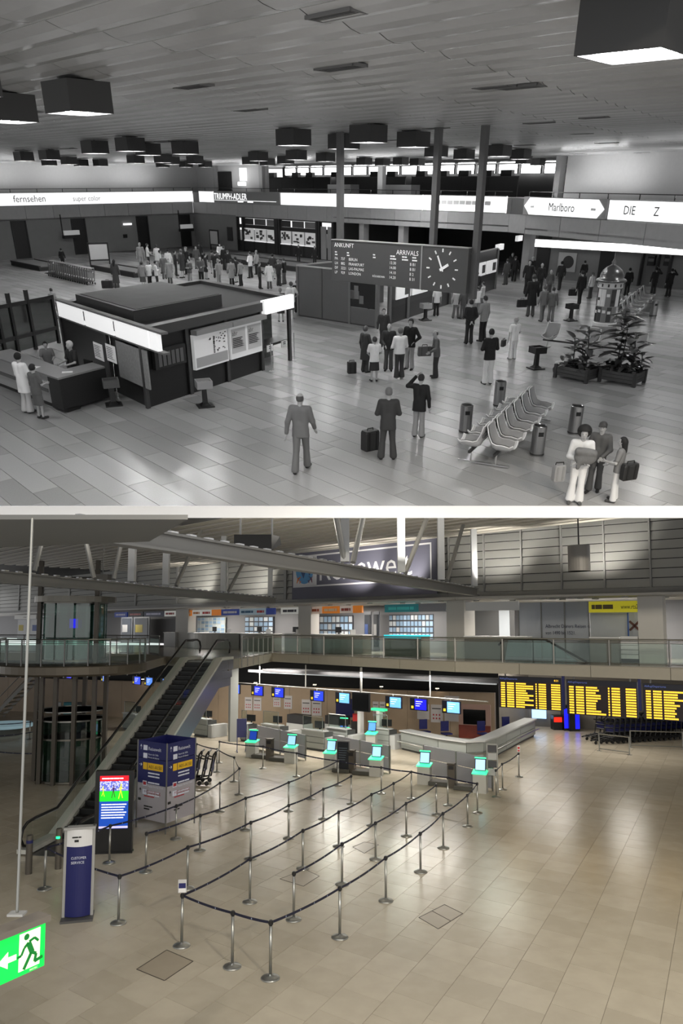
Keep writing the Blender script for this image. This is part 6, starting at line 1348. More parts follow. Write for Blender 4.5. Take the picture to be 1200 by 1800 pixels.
for s_, side in ((1, 'left'), (-1, 'right')):
    y = s_ * WE; yo = s_ * (WE + .38); ya, yb = min(y, yo), max(y, yo)
    rs = [[(x, ya, zprof(x) + .04), (x, yb, zprof(x) + .04), (x, yb, zprof(x) + .16), (x, ya, zprof(x) + .16)] for x in xs_]; MB().rings(rs).build('side_deck', mat('deck_alu', (.82, .82, .79), .35, .4), esc)
    yg = s_ * (WE + .12); gl_ = MB(); pts = [x for x in xs_]
    for a, c in zip(pts[:-1], pts[1:]): gl_ = MB().add([(a + .02, yg, zprof(a) + .17), (c - .02, yg, zprof(c) + .17), (c - .02, yg, zprof(c) + .86), (a + .02, yg, zprof(a) + .86)], [(0, 1, 2, 3)]); gl_.build('balustrade_pane', gls, esc)
    hr = [(-.1, yg, .22), (-.45, yg, .30), (-.6, yg, .52), (-.52, yg, .76), (-.3, yg, .90), (.1, yg, .94)] + [(x, yg, zprof(x) + .94) for x in xs_[2:-1]] + [(Le + .1, yg, ZG2 + .94), (Le + .45, yg, ZG2 + .86), (Le + .58, yg, ZG2 + .6), (Le + .45, yg, ZG2 + .3)]
    MB().tube(hr, .045, 8).build('handrail', mat('handrail_black', (.05, .05, .055), .3), esc, smooth=True)
    MB().tube([(x, yg, z - .05) for x, yy, z in [(x, yg, zprof(x) + .94) for x in xs_[1:-1]]], .025, 6).build('rail_track', steel, esc)
    ycl = yo - s_ * .01
    for dz0, dz1, o in ((-.42, .04, .0), (-.80, -.44, -.06), (-1.18, -.82, -.12)):
        rs = [[(x, ycl + s_ * o, max(zprof(x) + dz0, .0)), (x, ycl + s_ * (o - .06), max(zprof(x) + dz0, .0)), (x, ycl + s_ * (o - .06), max(zprof(x) + dz1, .01)), (x, ycl + s_ * o, max(zprof(x) + dz1, .01))] for x in xs_[1:]]; MB().rings(rs).build('side_cladding', mat('cladding_blue_steel', (.50, .51, .56), .28, .75), esc)
MB().rings([[(x, -WE - .2, max(zprof(x) - 1.2, 0)), (x, WE + .2, max(zprof(x) - 1.2, 0)), (x, WE + .2, max(zprof(x) - 1.1, .005)), (x, -WE - .2, max(zprof(x) - 1.1, .005))] for x in xs_[1:]]).build('underside', mat('under_steel', (.4, .4, .43), .35, .6), esc)
b = MB(); b.box((x0 + 5.5, -WE + .03, zprof(x0 + 5.5) + .5), (.02, .1, .16)); b.build
p = fl(409, 1303); b = MB(); b.box(up(p, 2.2), (.45, .45, 4.4), .4); b.struct('trim_11', mat('pier_grey', (.50, .51, .50), .5))
# ---- departure boards hung below the gallery
amb = mat('board_amber', (1., .78, .22), .5, emit=1.2); bnav = mat('board_navy', (.03, .035, .10), .4); bdk = mat('board_maroon', (.10, .03, .03), .4)
Ab, Cb = E1 - nrm(E1, E2) * .15, E2 - nrm(E1, E2) * .15
for k, (u0, u1, vt, vb) in enumerate(((876, 986, 1188, 1243), (995, 1119, 1194, 1255), (1129, 1262, 1201, 1264))):
    a, c = up(wl(u0, 1200, Ab, Cb), 0), up(wl(u1, 1200, Ab, Cb), 0); m_ = (a + c) / 2; zt_, zb3 = zat(a, vt), zat(a, vb); W = (c - a).length; Hh = zt_ - zb3
    t = thing('departure_board', ('hanging departure board nearest the curved check-in counter', 'hanging departure board over the lit vending machines', 'hanging departure board above the blue trolleys')[k], 'board', up(a, zb3), az(a, c), 'hanging departure boards')
    MB().bb(0, W, 0, .15, 0, Hh).build('housing', bnav, t); dp = MB().bb(.04, W - .04, -.01, -.001, .03, Hh - .22).build('display', bdk, t)
    b = MB(); b.text('Abflug/Departures', (.06, -.012, Hh - .14), (1, 0, 0), UPZ, .075); b.build('heading', mat('heading_blue', (.35, .42, .70), .5, emit=.3), t)
    b = MB(); random.seed(k + 3); rw = (Hh - .27) / 11
    for j in range(11):
        z = Hh - .25 - (j + 1) * rw + .02
        for x, nch in ((.04, 3), (.14, 5), (.285, random.choice((6, 7, 8, 9, 12))), (.60, 1), (.65, 5), (.845, 6)):
            if x == .83 and k == 1 and 3 < j < 6: continue
            b.strokes((x * W, -.014, z), (1, 0, 0), UPZ, rw * .64, nch * .0235 * W, (1,) * nch)
    b.build('flight_lettering', amb, dp, kind='stuff')
    if k == 0: MB().text('8:21', (W - .3, -.014, Hh - .15), (1, 0, 0), UPZ, .08).build('clock_lettering', amb, t)
    for x in (.1 * W, .9 * W): MB().bar((x, .1, Hh), (x, .1, 4.44 - zb3), .05, .05).build('hanger', dsteel, t)
for u in (990, 1124):
    p = wl(u, 1215, Ab, Cb); b = MB(); b.box(p, (.10, .12, 1.5), az(Ab, Cb)); b.top('board_divider', navy, 'slim navy pillar between the departure boards', 'pillar', 'pillars between departure boards')
# ---- vending machines, far screens
for u0, u1, vb, vt, col, lab, em in ((966, 981, 1280, 1255, (.95, .12, .05), 'red lit vending machine in the far passage', 1.6), (984, 993, 1281, 1240, (.08, .10, .95), 'blue lit column left of the dark machine in the passage', 1.3), (1003, 1011, 1282, 1242, (.08, .10, .95), 'blue lit column right of the dark machine in the passage', 1.3), (993, 1003, 1282, 1238, (.06, .06, .08), 'dark machine between two blue lit columns', 0)):
    a, c = fl(u0, vb), fl(u1, vb); t = thing('vending_machine', lab, 'machine', (a + c) / 2 + V(0, -.9, 0), az(a, c)); H = zat(a, vt); W = (c - a).length / 2
    MB().bb(-W, W, 0, .7, 0, H).build('body', black2, t); MB().bb(-W * .9, W * .9, -.02, 0, .15 if em != 1.6 else .5, H - .1).build('front_panel', mat('vm%d' % u0, col, .4, emit=em), t)
a = wl(947, 1253, FR0 + V(0, -.5, 0), FR1 + V(0, -.5, 0)); b = MB(); b.box(a, (.9, .08, .7), az(FR0, FR1)); b.top('wall_screen', mat('pale_screen', (.65, .8, 1.), .4, emit=1.4), 'pale blue lit screen at the passage entrance', 'screen')
# ---- trolley park with rails
tr2 = trolley('blue-handled baggage trolley nested in the trolley park', 'trolleys in the trolley park', .16)
pA, pB = fl(1062, 1308), fl(1190, 1300); first = True
for r_ in range(2):
    for k in range(15):
        p = lerp(pA, pB, k / 14) + V(0, .2 + 1.5 * r_, 0)
        rz = az(pA, pB) - math.pi / 2 + .2
        if first: place(tr2, p, rz, 1.3); first = False
        else: dup(tr2, p, rz, 'blue-handled baggage trolley nested in the rear trolley row' if r_ else None, 'trolleys in the rear trolley row' if r_ else None, 1.3)
for (u0, v0, u1, v1, lab) in ((1053, 1320, 1106, 1327, 'low steel rail guarding the end of the trolley park'), (1108, 1314, 1200, 1317, 'long steel rail along the trolley park')):
    a, c = fl(u0, v0), fl(u1, v1); t = thing('guard_rail', lab, 'railing', a, az(a, c)); L = (c - a).length
    for x in (0, L): MB().tube([(x, 0, 0), (x, 0, .9)], .035, 8).build('post', steel, t); MB().lathe([(.001, 0), (.12, 0), (.12, .015), (.001, .02)], 14, (x, 0, 0)).build('base', steel, t)
    for z in (.88, .12): MB().tube([(0, 0, z), (L, 0, z)], .03, 8).build('rail', steel, t)
p = fl(350, 1382); t2 = None
for k in range(3): dup(tr2, fl(349, 1378) + V(-.3 * k, .05 * k, 0), -math.pi * .5, 'baggage trolley parked behind the direction tower', 'trolleys behind the direction tower', 1.3)
# ================================================================== HALL 2: shops on the gallery, check-in area
HALL = 2
# ---- white piers and shop fascias of the gallery
m_pier = mat('pier_white', (.74, .73, .71), .5)
for u0, u1 in ((308, 330), (524, 546), (785, 816), (1122, 1166)):
    a, c = shp(u0, 3.2), shp(u1, 3.2); d = nrm(a, c); b = MB(); b.prism([(p.x, p.y) for p in (a, c, c - d * .7, a - d * .7)], ZG2, KZ - .1); b.struct('trim_12', m_pier)
def shop_sign(u0, u1, col, txt, tcol, label, em=.25, k=3.3, z0=7.25, z1=7.68):
    a, c = shp(u0, k), shp(u1, k); t = thing('shop_sign', label, 'sign', up(a, z0), az(a, c)); W = (c - a).length
    MB().bb(0, W, 0, .12, 0, z1 - z0).build('board', mat('sign_%02d%02d%02d' % tuple(int(x * 99) for x in col), col, .5, emit=em), t)
    if txt: (MB().strokes((W * .12, -.01, .13), (1, 0, 0), UPZ, .16, W * .76, (2, 3, 1)) if txt == '~' else MB().text(txt, (W / 2, -.01, .12), (1, 0, 0), UPZ, .17, 'c', wmax=W * .85)).build('lettering', mat('slet_%02d%02d%02d' % tuple(int(x * 99) for x in tcol), tcol, .5), t)
    return t
WH, OR, BL, TE, YE, GY = (.82, .82, .80), (.86, .50, .14), (.10, .20, .50), (.12, .42, .44), (.80, .76, .14), (.55, .55, .54)
for u0, u1, col, txt, tc, lab in ((24, 62, GY, 'ce Reisen', (.1, .1, .12), 'grey shop sign with dark lettering left of the lift'), (64, 88, (.2, .2, .22), '~', (.8, .8, .8), 'dark shop sign behind the lift'), (200, 222, BL, '~', (.8, .8, .9), 'small blue shop sign right of the lift'), (224, 250, (.16, .16, .18), '~', (.8, .5, .5), 'small dark shop sign right of the lift'), (252, 286, (.14, .16, .22), '~', (.8, .8, .9), 'dark shop sign before the first white pier'),
    (288, 308, WH, '~', (.6, .1, .1), 'white shop sign with red letters at the first pier'), (308, 322, WH, '~', (.1, .2, .5), 'white shop sign with small blue emblem'), (322, 336, OR, '~', (.95, .9, .8), 'narrow orange shop sign'), (337, 352, WH, '~', (.8, .5, .2), 'white shop sign with pale orange letters'), (353, 371, WH, '~', (.75, .1, .1), 'white shop sign with red smile letters'), (371, 388, OR, '', (1, 1, 1), 'plain orange shop sign beside the blue one'), (388, 420, BL, '~', (.85, .85, .9), 'blue lit shop sign above the counter'),
    (420, 448, (.55, .62, .66), '~', (.1, .35, .5), 'pale blue shop sign with dark letters'), (449, 466, (.55, .62, .66), '~', (.7, .1, .1), 'pale shop sign with red letters'), (467, 482, BL, '', (1, 1, 1), 'dark blue blank shop sign'), (493, 525, WH, '~', (.2, .2, .25), 'white shop sign with dark lettering beside the second pier'),
    (533, 565, (.74, .66, .60), '~', (.7, .3, .1), 'pale shop sign with orange letters over the curved counter'), (566, 596, OR, '~', (.95, .85, .7), 'orange shop sign over the curved counter'), (597, 619, (.78, .72, .68), '~', (.6, .2, .1), 'white shop sign over the curved counter end'), (620, 636, OR, '', (1, 1, 1), 'small orange blank sign at the counter end'),
    (676, 736, TE, '~', (.3, .8, .8), 'teal shop sign above the turquoise lit counter'), (736, 784, (.36, .36, .37), '', (1, 1, 1), 'blank grey shop fascia beside the teal sign'), (816, 912, GY, '', (1, 1, 1), 'blank grey shop fascia above the empty shop')):
    shop_sign(u0, u1, col, txt, tc, lab)
t = shop_sign(1036, 1143, YE, '', (0, 0, 0), 'long yellow shop sign with dark web address lettering', z0=7.1, z1=7.6); W = (shp(1143, 3.3) - shp(1036, 3.3)).length
MB().text('www.rts24.de', (W * .94, -.01, .15), (1, 0, 0), UPZ, .2, 'r', wmax=W * .4).build('lettering', pk, t); MB().strokes((W * .05, -.01, .15), (1, 0, 0), UPZ, .2, W * .38, (1, 2, 3)).build('lettering', mat('slet_br', (.35, .3, .1), .5), t)
# counters
alu = mat('counter_alu', (.46, .45, .42), .35, .6)
def counter(u0, u1, label, m=alu, top=white2, curved=False, h=1.1, k=3.0, items=2):
    a, c = shp(u0, k), shp(u1, k); t = thing('shop_counter', label, 'counter', up(a, ZG2), az(a, c)); W = (c - a).length; n = 12
    if curved: pts = [(W * i / n, -.9 * math.sin(math.pi * i / n)) for i in range(n + 1)] + [(W, .7), (0, .7)]
    else: pts = [(0, 0), (W, 0), (W, .7), (0, .7)]
    b = MB(); b.prism(pts, .0, h - .06); b.build('front', m, t); b = MB(); b.prism([(x * 1.02 - .02, y - (.06 if y <= 0 else 0)) for x, y in pts], h - .06, h); b.build('worktop', top, t)
    return t, W, h
for u0, u1, lab, cv in ((288, 308, 'small white shop counter beside the first pier', False), (330, 420, 'grey steel shop counter below the blue sign', True), (422, 480, 'curved grey steel shop counter below the pale signs', True), (500, 524, 'white narrow shop counter beside the second pier', False), (547, 637, 'large curved steel shop counter below the orange signs', True), (816, 925, 'long dark steel counter of the empty shop', False), (1036, 1087, 'dark steel counter below the yellow sign', False)):
    t, W, h = counter(u0, u1, lab, curved=cv, m=alu if u0 not in (288, 500) else white2)
    if u0 in (330, 422, 547, 500):
        b = MB(); b.box((W * .45, .35, h + .22), (.5, .06, .36)); b.top('computer_monitor', black2, 'black monitor on the ' + lab.split(' below')[0].split(' beside')[0], 'monitor') if 0 else None
        mo = thing('computer_monitor', 'black monitor standing on the ' + lab, 'monitor', LOCAL[t.name] @ V(W * .45, .4, h), az(shp(u0), shp(u1))); MB().box((0, 0, .26), (.5, .05, .34)).build('screen', black2, mo); MB().box((0, .03, .05), (.06, .06, .1)).build('stand', black2, mo); MB().box((0, .03, .01), (.24, .18, .02)).build('foot', black2, mo)
        b = MB(); b.box(LOCAL[t.name] @ V(W * .75, .3, h + .14), (.3, .2, .28), .2); b.top('brochure_holder', white2, 'white brochure holder on the ' + lab, 'holder')
t, W, h = counter(676, 740, 'steel shop counter with turquoise glowing top', top=mat('turq', (.15, .75, .80), .5, emit=1.0))
MB().bb(0, W, -.08, -.02, h - .16, h - .07).build('glow_strip', mat('turq'), t)
# shop interiors: back panels, poster walls, doors
def backpanel(u0, u1, z0, z1, m, label, name='brochure_wall', k=7.4, cat='panel'):
    a, c = shp(u0, k), shp(u1, k); t = thing(name, label, cat, up(a, ZG2 + z0), az(a, c)); W = (c - a).length; MB().bb(0, W, 0, .06, 0, z1 - z0).build('panel', m, t); return t, W
random.seed(21)
def brochures(t, W, H, n, m, cols):
    for i in range(n[0]):
        for j in range(n[1]): MB().bb(W * (i + .12) / n[0], W * (i + .88) / n[0], -.03, 0, H * (j + .1) / n[1], H * (j + .85) / n[1]).build('brochure', mat('broch%d' % random.randint(0, 5), random.choice(cols), .6), t)
lamp_w = mat('panel_lit', (.70, .72, .70), .5, emit=.12)
t, W = backpanel(340, 395, .9, 2.3, lamp_w, 'bright tiled brochure wall behind the blue-signed counter'); brochures(t, W, 1.4, (8, 5), None, ((.75, .78, .8), (.6, .7, .8), (.8, .8, .75), (.5, .6, .7), (.7, .72, .74), (.3, .5, .7)))
t, W = backpanel(555, 620, .8, 2.3, mat('rack_dark', (.22, .22, .24), .6), 'dark brochure rack behind the large curved counter'); brochures(t, W, 1.5, (9, 3), None, ((.4, .4, .42), (.45, .44, .42), (.35, .36, .4)))
t, W = backpanel(430, 480, .8, 2.3, mat('rack_dark'), 'dim brochure rack behind the pale-signed counter'); brochures(t, W, 1.5, (6, 4), None, ((.35, .35, .2), (.25, .28, .3), (.4, .38, .2)))
t, W = backpanel(684, 762, .8, 2.3, mat('rack_dark'), 'yellow and blue brochure wall behind the turquoise counter'); brochures(t, W, 1.5, (12, 4), None, ((.55, .52, .15), (.2, .3, .4), (.5, .5, .2), (.15, .2, .35), (.5, .45, .3)))
for u0, u1, lab in ((640, 652, 'narrow glazed shop door with yellow notice'), (656, 666, 'narrow glazed shop door beside the turquoise shop'), (30, 48, 'dark shop window with blue poster left of the lift'), (52, 84, 'dark shop window with notices left of the lift'), (212, 232, 'dark shop door right of the lift'), (234, 262, 'tall grey shop door right of the lift'), (335, 345, 'dark shop gap beside the first pier')):
    t, W = backpanel(u0, u1, 0, 2.5, mat('door_grey', (.30, .31, .33), .3), lab, 'shop_door', 6.5, 'door'); MB().bb(W * .1, W * .9, -.03, 0, .3, 2.3).build('glass', mat('dim_glass', (.12, .14, .17), .1), t); MB().bb(W * .15, W * .6, -.04, -.03, 1.0, 1.7).build('notice', mat('notc%d' % (u0 % 3), ((.5, .45, .1), (.1, .2, .4), (.5, .5, .5))[u0 % 3], .6, emit=.1), t)
t, W = backpanel(912, 1036, 0, 2.75, mat('expo_wall', (.58, .60, .63), .45), 'pale exhibition wall with two lines of dark lettering', 'exhibition_wall', 4.6)
for k in range(4): MB().bb(W * k / 3 - .03, W * k / 3 + .03, -.03, 0, 0, 2.75).build('joint', dsteel, t)
xa = lambda u: (LOCAL[t.name].inverted() @ shp(u, 4.6)).x
MB().text('Albrecht Dürers Reisen durch Europa', (xa(959), -.03, 1.5), (1, 0, 0), UPZ, .17, wmax=xa(1076) - xa(959)).build('lettering', mat('ink', (.12, .14, .24), .6), t); MB().text('von 1490 bis 1521.', (xa(959), -.03, 1.18), (1, 0, 0), UPZ, .17, wmax=xa(1012) - xa(959)).build('lettering', mat('ink'), t)
t, W = backpanel(1038, 1122, 0, 2.7, mat('expo_wall2', (.60, .62, .64), .45), 'pale panel wall with a small blue route emblem', 'exhibition_wall', 4.4)
b = MB(); b.tube([(W * .8, -.03, 2.2), (W * .8, -.03, 1.0), (W * .84, -.03, .85), (W * .98, -.03, .85)], .03, 6); b.build('route_line', mat('route_blue', (.1, .3, .6), .5), t); b = MB()
for a_ in (.8, -.8): b.box((W * .93, -.03, 1.6), (.1, .02, .6), M=Matrix.Rotation(a_, 3, 'Y'))
b.build('cross_emblem', mat('emb', (.3, .15, .1), .5), t)
t, W = backpanel(822, 905, .9, 2.6, mat('empty_shop', (.26, .26, .26), .4), 'dark empty shop window beside the third pier'); MB().bb(W * .68, W * .9, -.04, 0, 0, 1.7).build('bright_panel', mat('empty_l', (.6, .62, .64), .4), t)
for k in range(4): MB().bb(0, (shp(1122, 3.4) - shp(1087, 3.4)).length, 0, .04, 0, .01).build if 0 else None
a, c = shp(1088, 3.3), shp(1121, 3.3); t = thing('drawer_unit', 'white low slatted unit right of the yellow-signed counter', 'cabinet', up(a, ZG2), az(a, c)); W = (c - a).length
for k in range(5): MB().bb(.05, W, 0, .5, .15 + k * .2, .33 + k * .2).build('drawer', white2, t)
MB().bb(0, W, .05, .5, 0, .15).build('plinth', black2, t)
# second escalator head on the gallery
a = shp(945, 2.0); t = thing('escalator_balustrade', 'glass escalator balustrade rising beyond the gallery railing', 'balustrade', up(a, ZG2), az(shp(900), shp(1000)))
MB().add([(-1.6, 0, .0), (1.8, 0, 0), (.4, 0, 1.0), (-1.4, 0, 1.0)], [(0, 1, 2, 3)]).build('glass', gls_d, t); MB().tube([(-1.9, 0, .7), (-1.6, 0, 1.0), (.3, 0, 1.0), (2.2, 0, -.0)], .05, 8).build('handrail', black2, t)
# soffit downlights
for i, u in enumerate((30, 190, 322, 402, 425, 470, 520, 580, 612, 650, 708, 735, 775, 838, 902, 957, 973, 990, 1004, 1022, 1048, 1100, 1130, 1172)):
    p = shp(u, 2.6 + .8 * (i % 3)); p.z = KZ - .16
    if p.y > 80: continue
    t = thing('downlight', 'small bright round downlight in the gallery soffit', 'lamp', p, 0, 'soffit downlights of the gallery'); MB().lathe([(.001, 0), (.12, 0), (.12, .03), (.001, .03)], 14).build('lens', mat('downlight', (1, .95, .85), .5, emit=30.0), t); MB().lathe([(.121, -.01), (.15, -.01), (.15, .04), (.121, .04), (.121, -.01)], 14).build('rim', galv, t)
b = MB(); a, c = shp(-100, 1.6), shp(800, 1.6); b.prism([(p.x, p.y) for p in (a, c, shp(800, 4), shp(-100, 4))], KZ - .12, KZ - .02); b.struct('ceiling', mat('soffit')); b = MB(); b.prism([(p.x, p.y) for p in (shp(801, 1.6), shp(1350, 1.6), shp(1350, 4), shp(801, 4))], KZ - .12, KZ - .02); b.struct('ceiling', mat('soffit'))
# ---- hanging check-in monitors
mA, mB = fl(450, 1214, 2.85), fl(790, 1243, 2.85); md = (mB - mA).normalized()
rl = thing('monitor_rail', 'long thin rail carrying the check-in monitors', 'rail', mA - md * 6); LR = (mB - mA).length + 8
b = HB(); b.tube([mA - md * 6 + V(0, .12, .36), mB + md * 2 + V(0, .12, .36)], .025, 8); b.build('rail', galv, rl)
for f in (.02, .3, .6, .92): q = mA + (mB - mA) * f + V(0, .12, .36); b = HB(); b.tube([q, up(q, 4.42)], .03, 8); b.build('hanger', galv, rl)
scol = {450: (.10, .16, .85), 486: (.10, .18, .85), 555: (.12, .22, .85), 600: (.40, .66, .92), 689: (.40, .66, .92), 733: (.08, .08, .80), 790: (.45, .70, .95), 410: (.2, .35, .9), 270: (.3, .5, .9), 322: (.3, .5, .9), 182: (.4, .55, .95), 238: (.2, .3, .9), 118: (.3, .3, .95), 288: (.35, .55, .95)}
for k, u in enumerate((450, 486, 555, 600, 689, 733, 790, 410, 288, 259, 182, 238, 118)):
    f = (u - 450) / 340.; p = wl(u, 1220, mA, mB); p.z = 2.85; t = thing('checkin_monitor', 'hanging check-in monitor %s' % {450: 'with blue page over the first desks', 486: 'with plain blue page beside the first', 555: 'with blue page above the middle desks', 600: 'with light blue page left of the black screen', 689: 'with light blue page right of the black screen', 733: 'with deep blue page and yellow line', 790: 'with pale page and small round emblem', 410: 'beside the escalator side', 288: 'seen behind the escalator steps', 259: 'right of the lift columns', 182: 'with light page behind the lift', 238: 'with blue page behind the lift', 118: 'with violet page left of the lift'}[u], 'monitor', p, az(mA, mB))
    MB().bb(-.42, .55, 0, .08, -.28, .28).build('housing', bnav, t); MB().bb(-.14, .51, -.01, 0, -.24, .24).build('display', mat('mon%d' % u, scol.get(u, (.3, .5, .9)), .4, emit=1.3), t); MB().bb(-.34, -.22, -.012, 0, -.2, -.08).build('number_plate', mat('num_yel', (.85, .75, .2), .5, emit=.8), t)
    b = MB(); 
    for j in range(3): b.bb(-.08, .30 - .08 * j, -.014, -.011, .12 - .1 * j, .15 - .1 * j)
    b.build('page_lines', mat('scr_white'), t); MB().bb(-.02, .02, .03, .08, .28, .36).build('bracket', galv, t)
p = wl(635, 1224, mA, mB); t = thing('hanging_screen', 'large black switched-off hanging screen between the monitors', 'screen', up(p, 2.7), az(mA, mB)); MB().bb(-.55, .55, -.08, .03, -.42, .5).build('housing', black2, t); MB().bb(-.5, .5, -.09, -.08, -.37, .45).build('display', mat('off_screen', (.02, .025, .025), .15), t); MB().bb(-.04, .04, -.06, .02, .5, 1.736).build('bracket', galv, t); MB().bb(-.05, .05, .0, .11, .47, .55).build('rail_hook', galv, t)
# wall-washing lamps and wall posters
for u in (449, 553, 670, 768, 330, 250):
    p = wl(u, 1200, W0 + wn * .35, W1 + wn * .35); p.z = 2.75; t = thing('wall_washer', 'small lamp washing light down the tan stone wall', 'lamp', p, 0, 'lamps over the check-in wall'); MB().bb(-.12, .12, -.05, .05, 0, .06).build('housing', galv, t); MB().bb(-.1, .1, -.04, .04, -.012, 0).build('lens', mat('washer', (1, .92, .8), .5, emit=25.), t); MB().bar((0, .02, .04), (0, .3, -.25), .02, .02).build('arm', galv, t)
def poster(u0, u1, z0, z1, m, label, dots=None):
    a, c = up(wl(u0, 1250, W0 + wn * .03, W1 + wn * .03), 0), up(wl(u1, 1250, W0 + wn * .03, W1 + wn * .03), 0); t = thing('wall_poster', label, 'poster', up(a, z0), az(a, c)); W = (c - a).length; MB().bb(0, W, 0, .02, 0, z1 - z0).build('sheet', m, t); H = z1 - z0
    if dots:
        for i in range(3):
            for j in range(2): MB().bb(W * (.16 + .25 * i), W * (.28 + .25 * i), -.006, 0, H * (.18 + .2 * j), H * (.27 + .2 * j)).build('pictogram', pr, t)
        MB().bb(W * .1, W * .85, -.006, 0, H * .75, H * .8).build('headline', pk, t)
pap = mat('poster_pap', (.72, .71, .72), .6)
for u0, u1, z0, z1, m, lab, dt in ((430, 443, .9, 1.75, pap, 'white rule poster behind the first desk', 1), (445, 459, .9, 1.75, pap, 'white rule poster beside the first desk', 1), (480, 493, 1.2, 1.85, pap, 'white and red poster right of the second monitor', 1), (499, 513, 1.1, 1.95, pap, 'white poster with red foot on the tan wall', 1), (530, 546, .75, 1.75, pap, 'white pictogram poster left of middle desk', 1), (548, 565, .75, 1.75, pap, 'white pictogram poster right of middle desk', 1), (590, 622, .75, 1.9, navy, 'large navy notice beside the black screen', 0), (655, 665, .9, 1.8, pap, 'narrow pictogram poster behind the walk-through', 1), (667, 677, .9, 1.8, pap, 'narrow pictogram poster beside the walk-through', 1), (733, 754, .85, 1.75, pap, 'plain white poster over the curved counter', 0), (757, 778, .7, 1.75, pap, 'pictogram poster over the curved counter', 1), (781, 807, .8, 2.3, pap, 'tall white poster at the wall end', 0)): poster(u0, u1, z0, z1, m, lab, dt)
a, c = up(wl(806, 1270, W0 + wn * .9, W1 + wn * .9), 0), up(wl(862, 1270, W0 + wn * .9, W1 + wn * .9), 0); t = thing('picture_wall', 'picture wall of red rock landscape with black screen', 'panel', a, az(a, c)); W = (c - a).length
MB().bb(0, W, 0, .1, 0, 1.95).build('backing', mat('rock_sky', (.62, .50, .46), .5), t); MB().bb(0, W, -.01, 0, 0, .75).build('rock_print', mat('rock_red', (.42, .14, .07), .5, noise=.4, nscale=3), t); MB().bb(W * .15, W * .85, -.06, 0, .8, 1.65).build('screen', mat('off_screen'), t)
# ---- check-in desks
dm = mat('desk_grey', (.52, .54, .53), .5); dm2 = mat('desk_pale', (.66, .67, .67), .5)
def desk(u, v, w_, label, rods=True):
    p = fl(u, v); t = thing('checkin_desk', label, 'desk', p, az(mA, mB)); h = 1.05
    for k in range(3): MB().bb(0, w_, .0 + .01 * k, .08, .12 + .3 * k, .40 + .3 * k).build('front_board', dm, t)
    MB().bb(0, w_, .08, .75, .0, .95).build('body', mat('desk_dark', (.25, .26, .26), .5), t); MB().bb(-.03, w_ + .03, -.05, .4, 1.0, 1.05).build('worktop', dm2, t); MB().bb(w_, w_ + .35, .1, 1.3, 0, .72).build('side_unit', dm2, t)
    if rods:
        for x in (.1, w_ - .1): MB().tube([(x, .05, 1.05), (x, .05, 1.75)], .02, 6).build('screen_rod', steel, t)
        MB().tube([(.1, .05, 1.75), (w_ - .1, .05, 1.75)], .02, 6).build('screen_rod', steel, t); MB().bb(.12, w_ - .12, .045, .055, 1.08, 1.73).build('screen_pane', gls, t)
    mo = thing('computer_monitor', 'black monitor on the ' + label, 'monitor', LOCAL[t.name] @ V(w_ * .5, .58, .955), az(mA, mB) + .3); MB().bb(-.28, .28, -.03, .03, .14, .5).build('screen', black2, mo); MB().bb(-.03, .03, 0, .06, 0, .2).build('stand', black2, mo); MB().bb(-.14, .14, -.1, .1, 0, .02).build('foot', black2, mo)
for u, v, w_, lab in ((421, 1303, .6, 'grey check-in desk beside the pier'), (459, 1305, 1.4, 'grey check-in desk with stepped end under the second monitor'), (529, 1316, 1.6, 'broad grey check-in desk under the third monitor'), (574, 1312, 1.4, 'pale check-in desk left of the walk-through'), (654, 1313, 1.1, 'tall grey check-in desk right of the walk-through'), (285, 1288, 1.3, 'grey check-in desk behind the escalator'), (215, 1282, 1.4, 'grey check-in desk behind the lift columns'), (340, 1293, 1.2, 'grey check-in desk under the escalator head')): desk(u, v, w_, lab)
for u, v, lab in ((503, 1293, 'black baggage scanner box on a pale cabinet by the middle desks'), (570, 1295, 'black baggage scanner box behind the broad desk')):
    p = fl(u, v); t = thing('baggage_scanner', lab, 'machine', p, az(mA, mB)); MB().bb(0, 1.4, 0, .8, 0, .75).build('cabinet', dm2, t); MB().bb(.0, 1.35, .05, .75, .75, 1.25).build('hood', mat('hood_dark', (.14, .14, .15), .5), t)
p = fl(628, 1305); t = thing('walkthrough_gate', 'white walk-through gate with red and green lit lintels', 'gate', p, az(mA, mB))
for x in (0, 1.35): MB().bb(x, x + .22, 0, .3, 0, 1.95).build('pillar', white2, t)
MB().bb(-.25, .5, -.02, .3, 1.95, 2.07).build('red_lintel', mat('red_glow', (.95, .35, .32), .5, emit=1.2), t); MB().bb(1.0, 1.9, -.02, .3, 1.85, 1.97).build('green_lintel', mat('green_lint', (.2, .85, .55), .5, emit=1.2), t)
for (u, v, lab) in ((603, 1290, 'red and black bag standing on the pale check-in desk'),):
    t = thing('travel_bag', lab, 'bag', fl(u, 1303) + V(.75, 1.1, 0)); MB().bb(-.3, .3, -.2, .2, 0, 1.0).build('black_body', black2, t); MB().bb(-.2, .1, -.22, .18, 1.0, 1.4).build('red_top', red2, t)
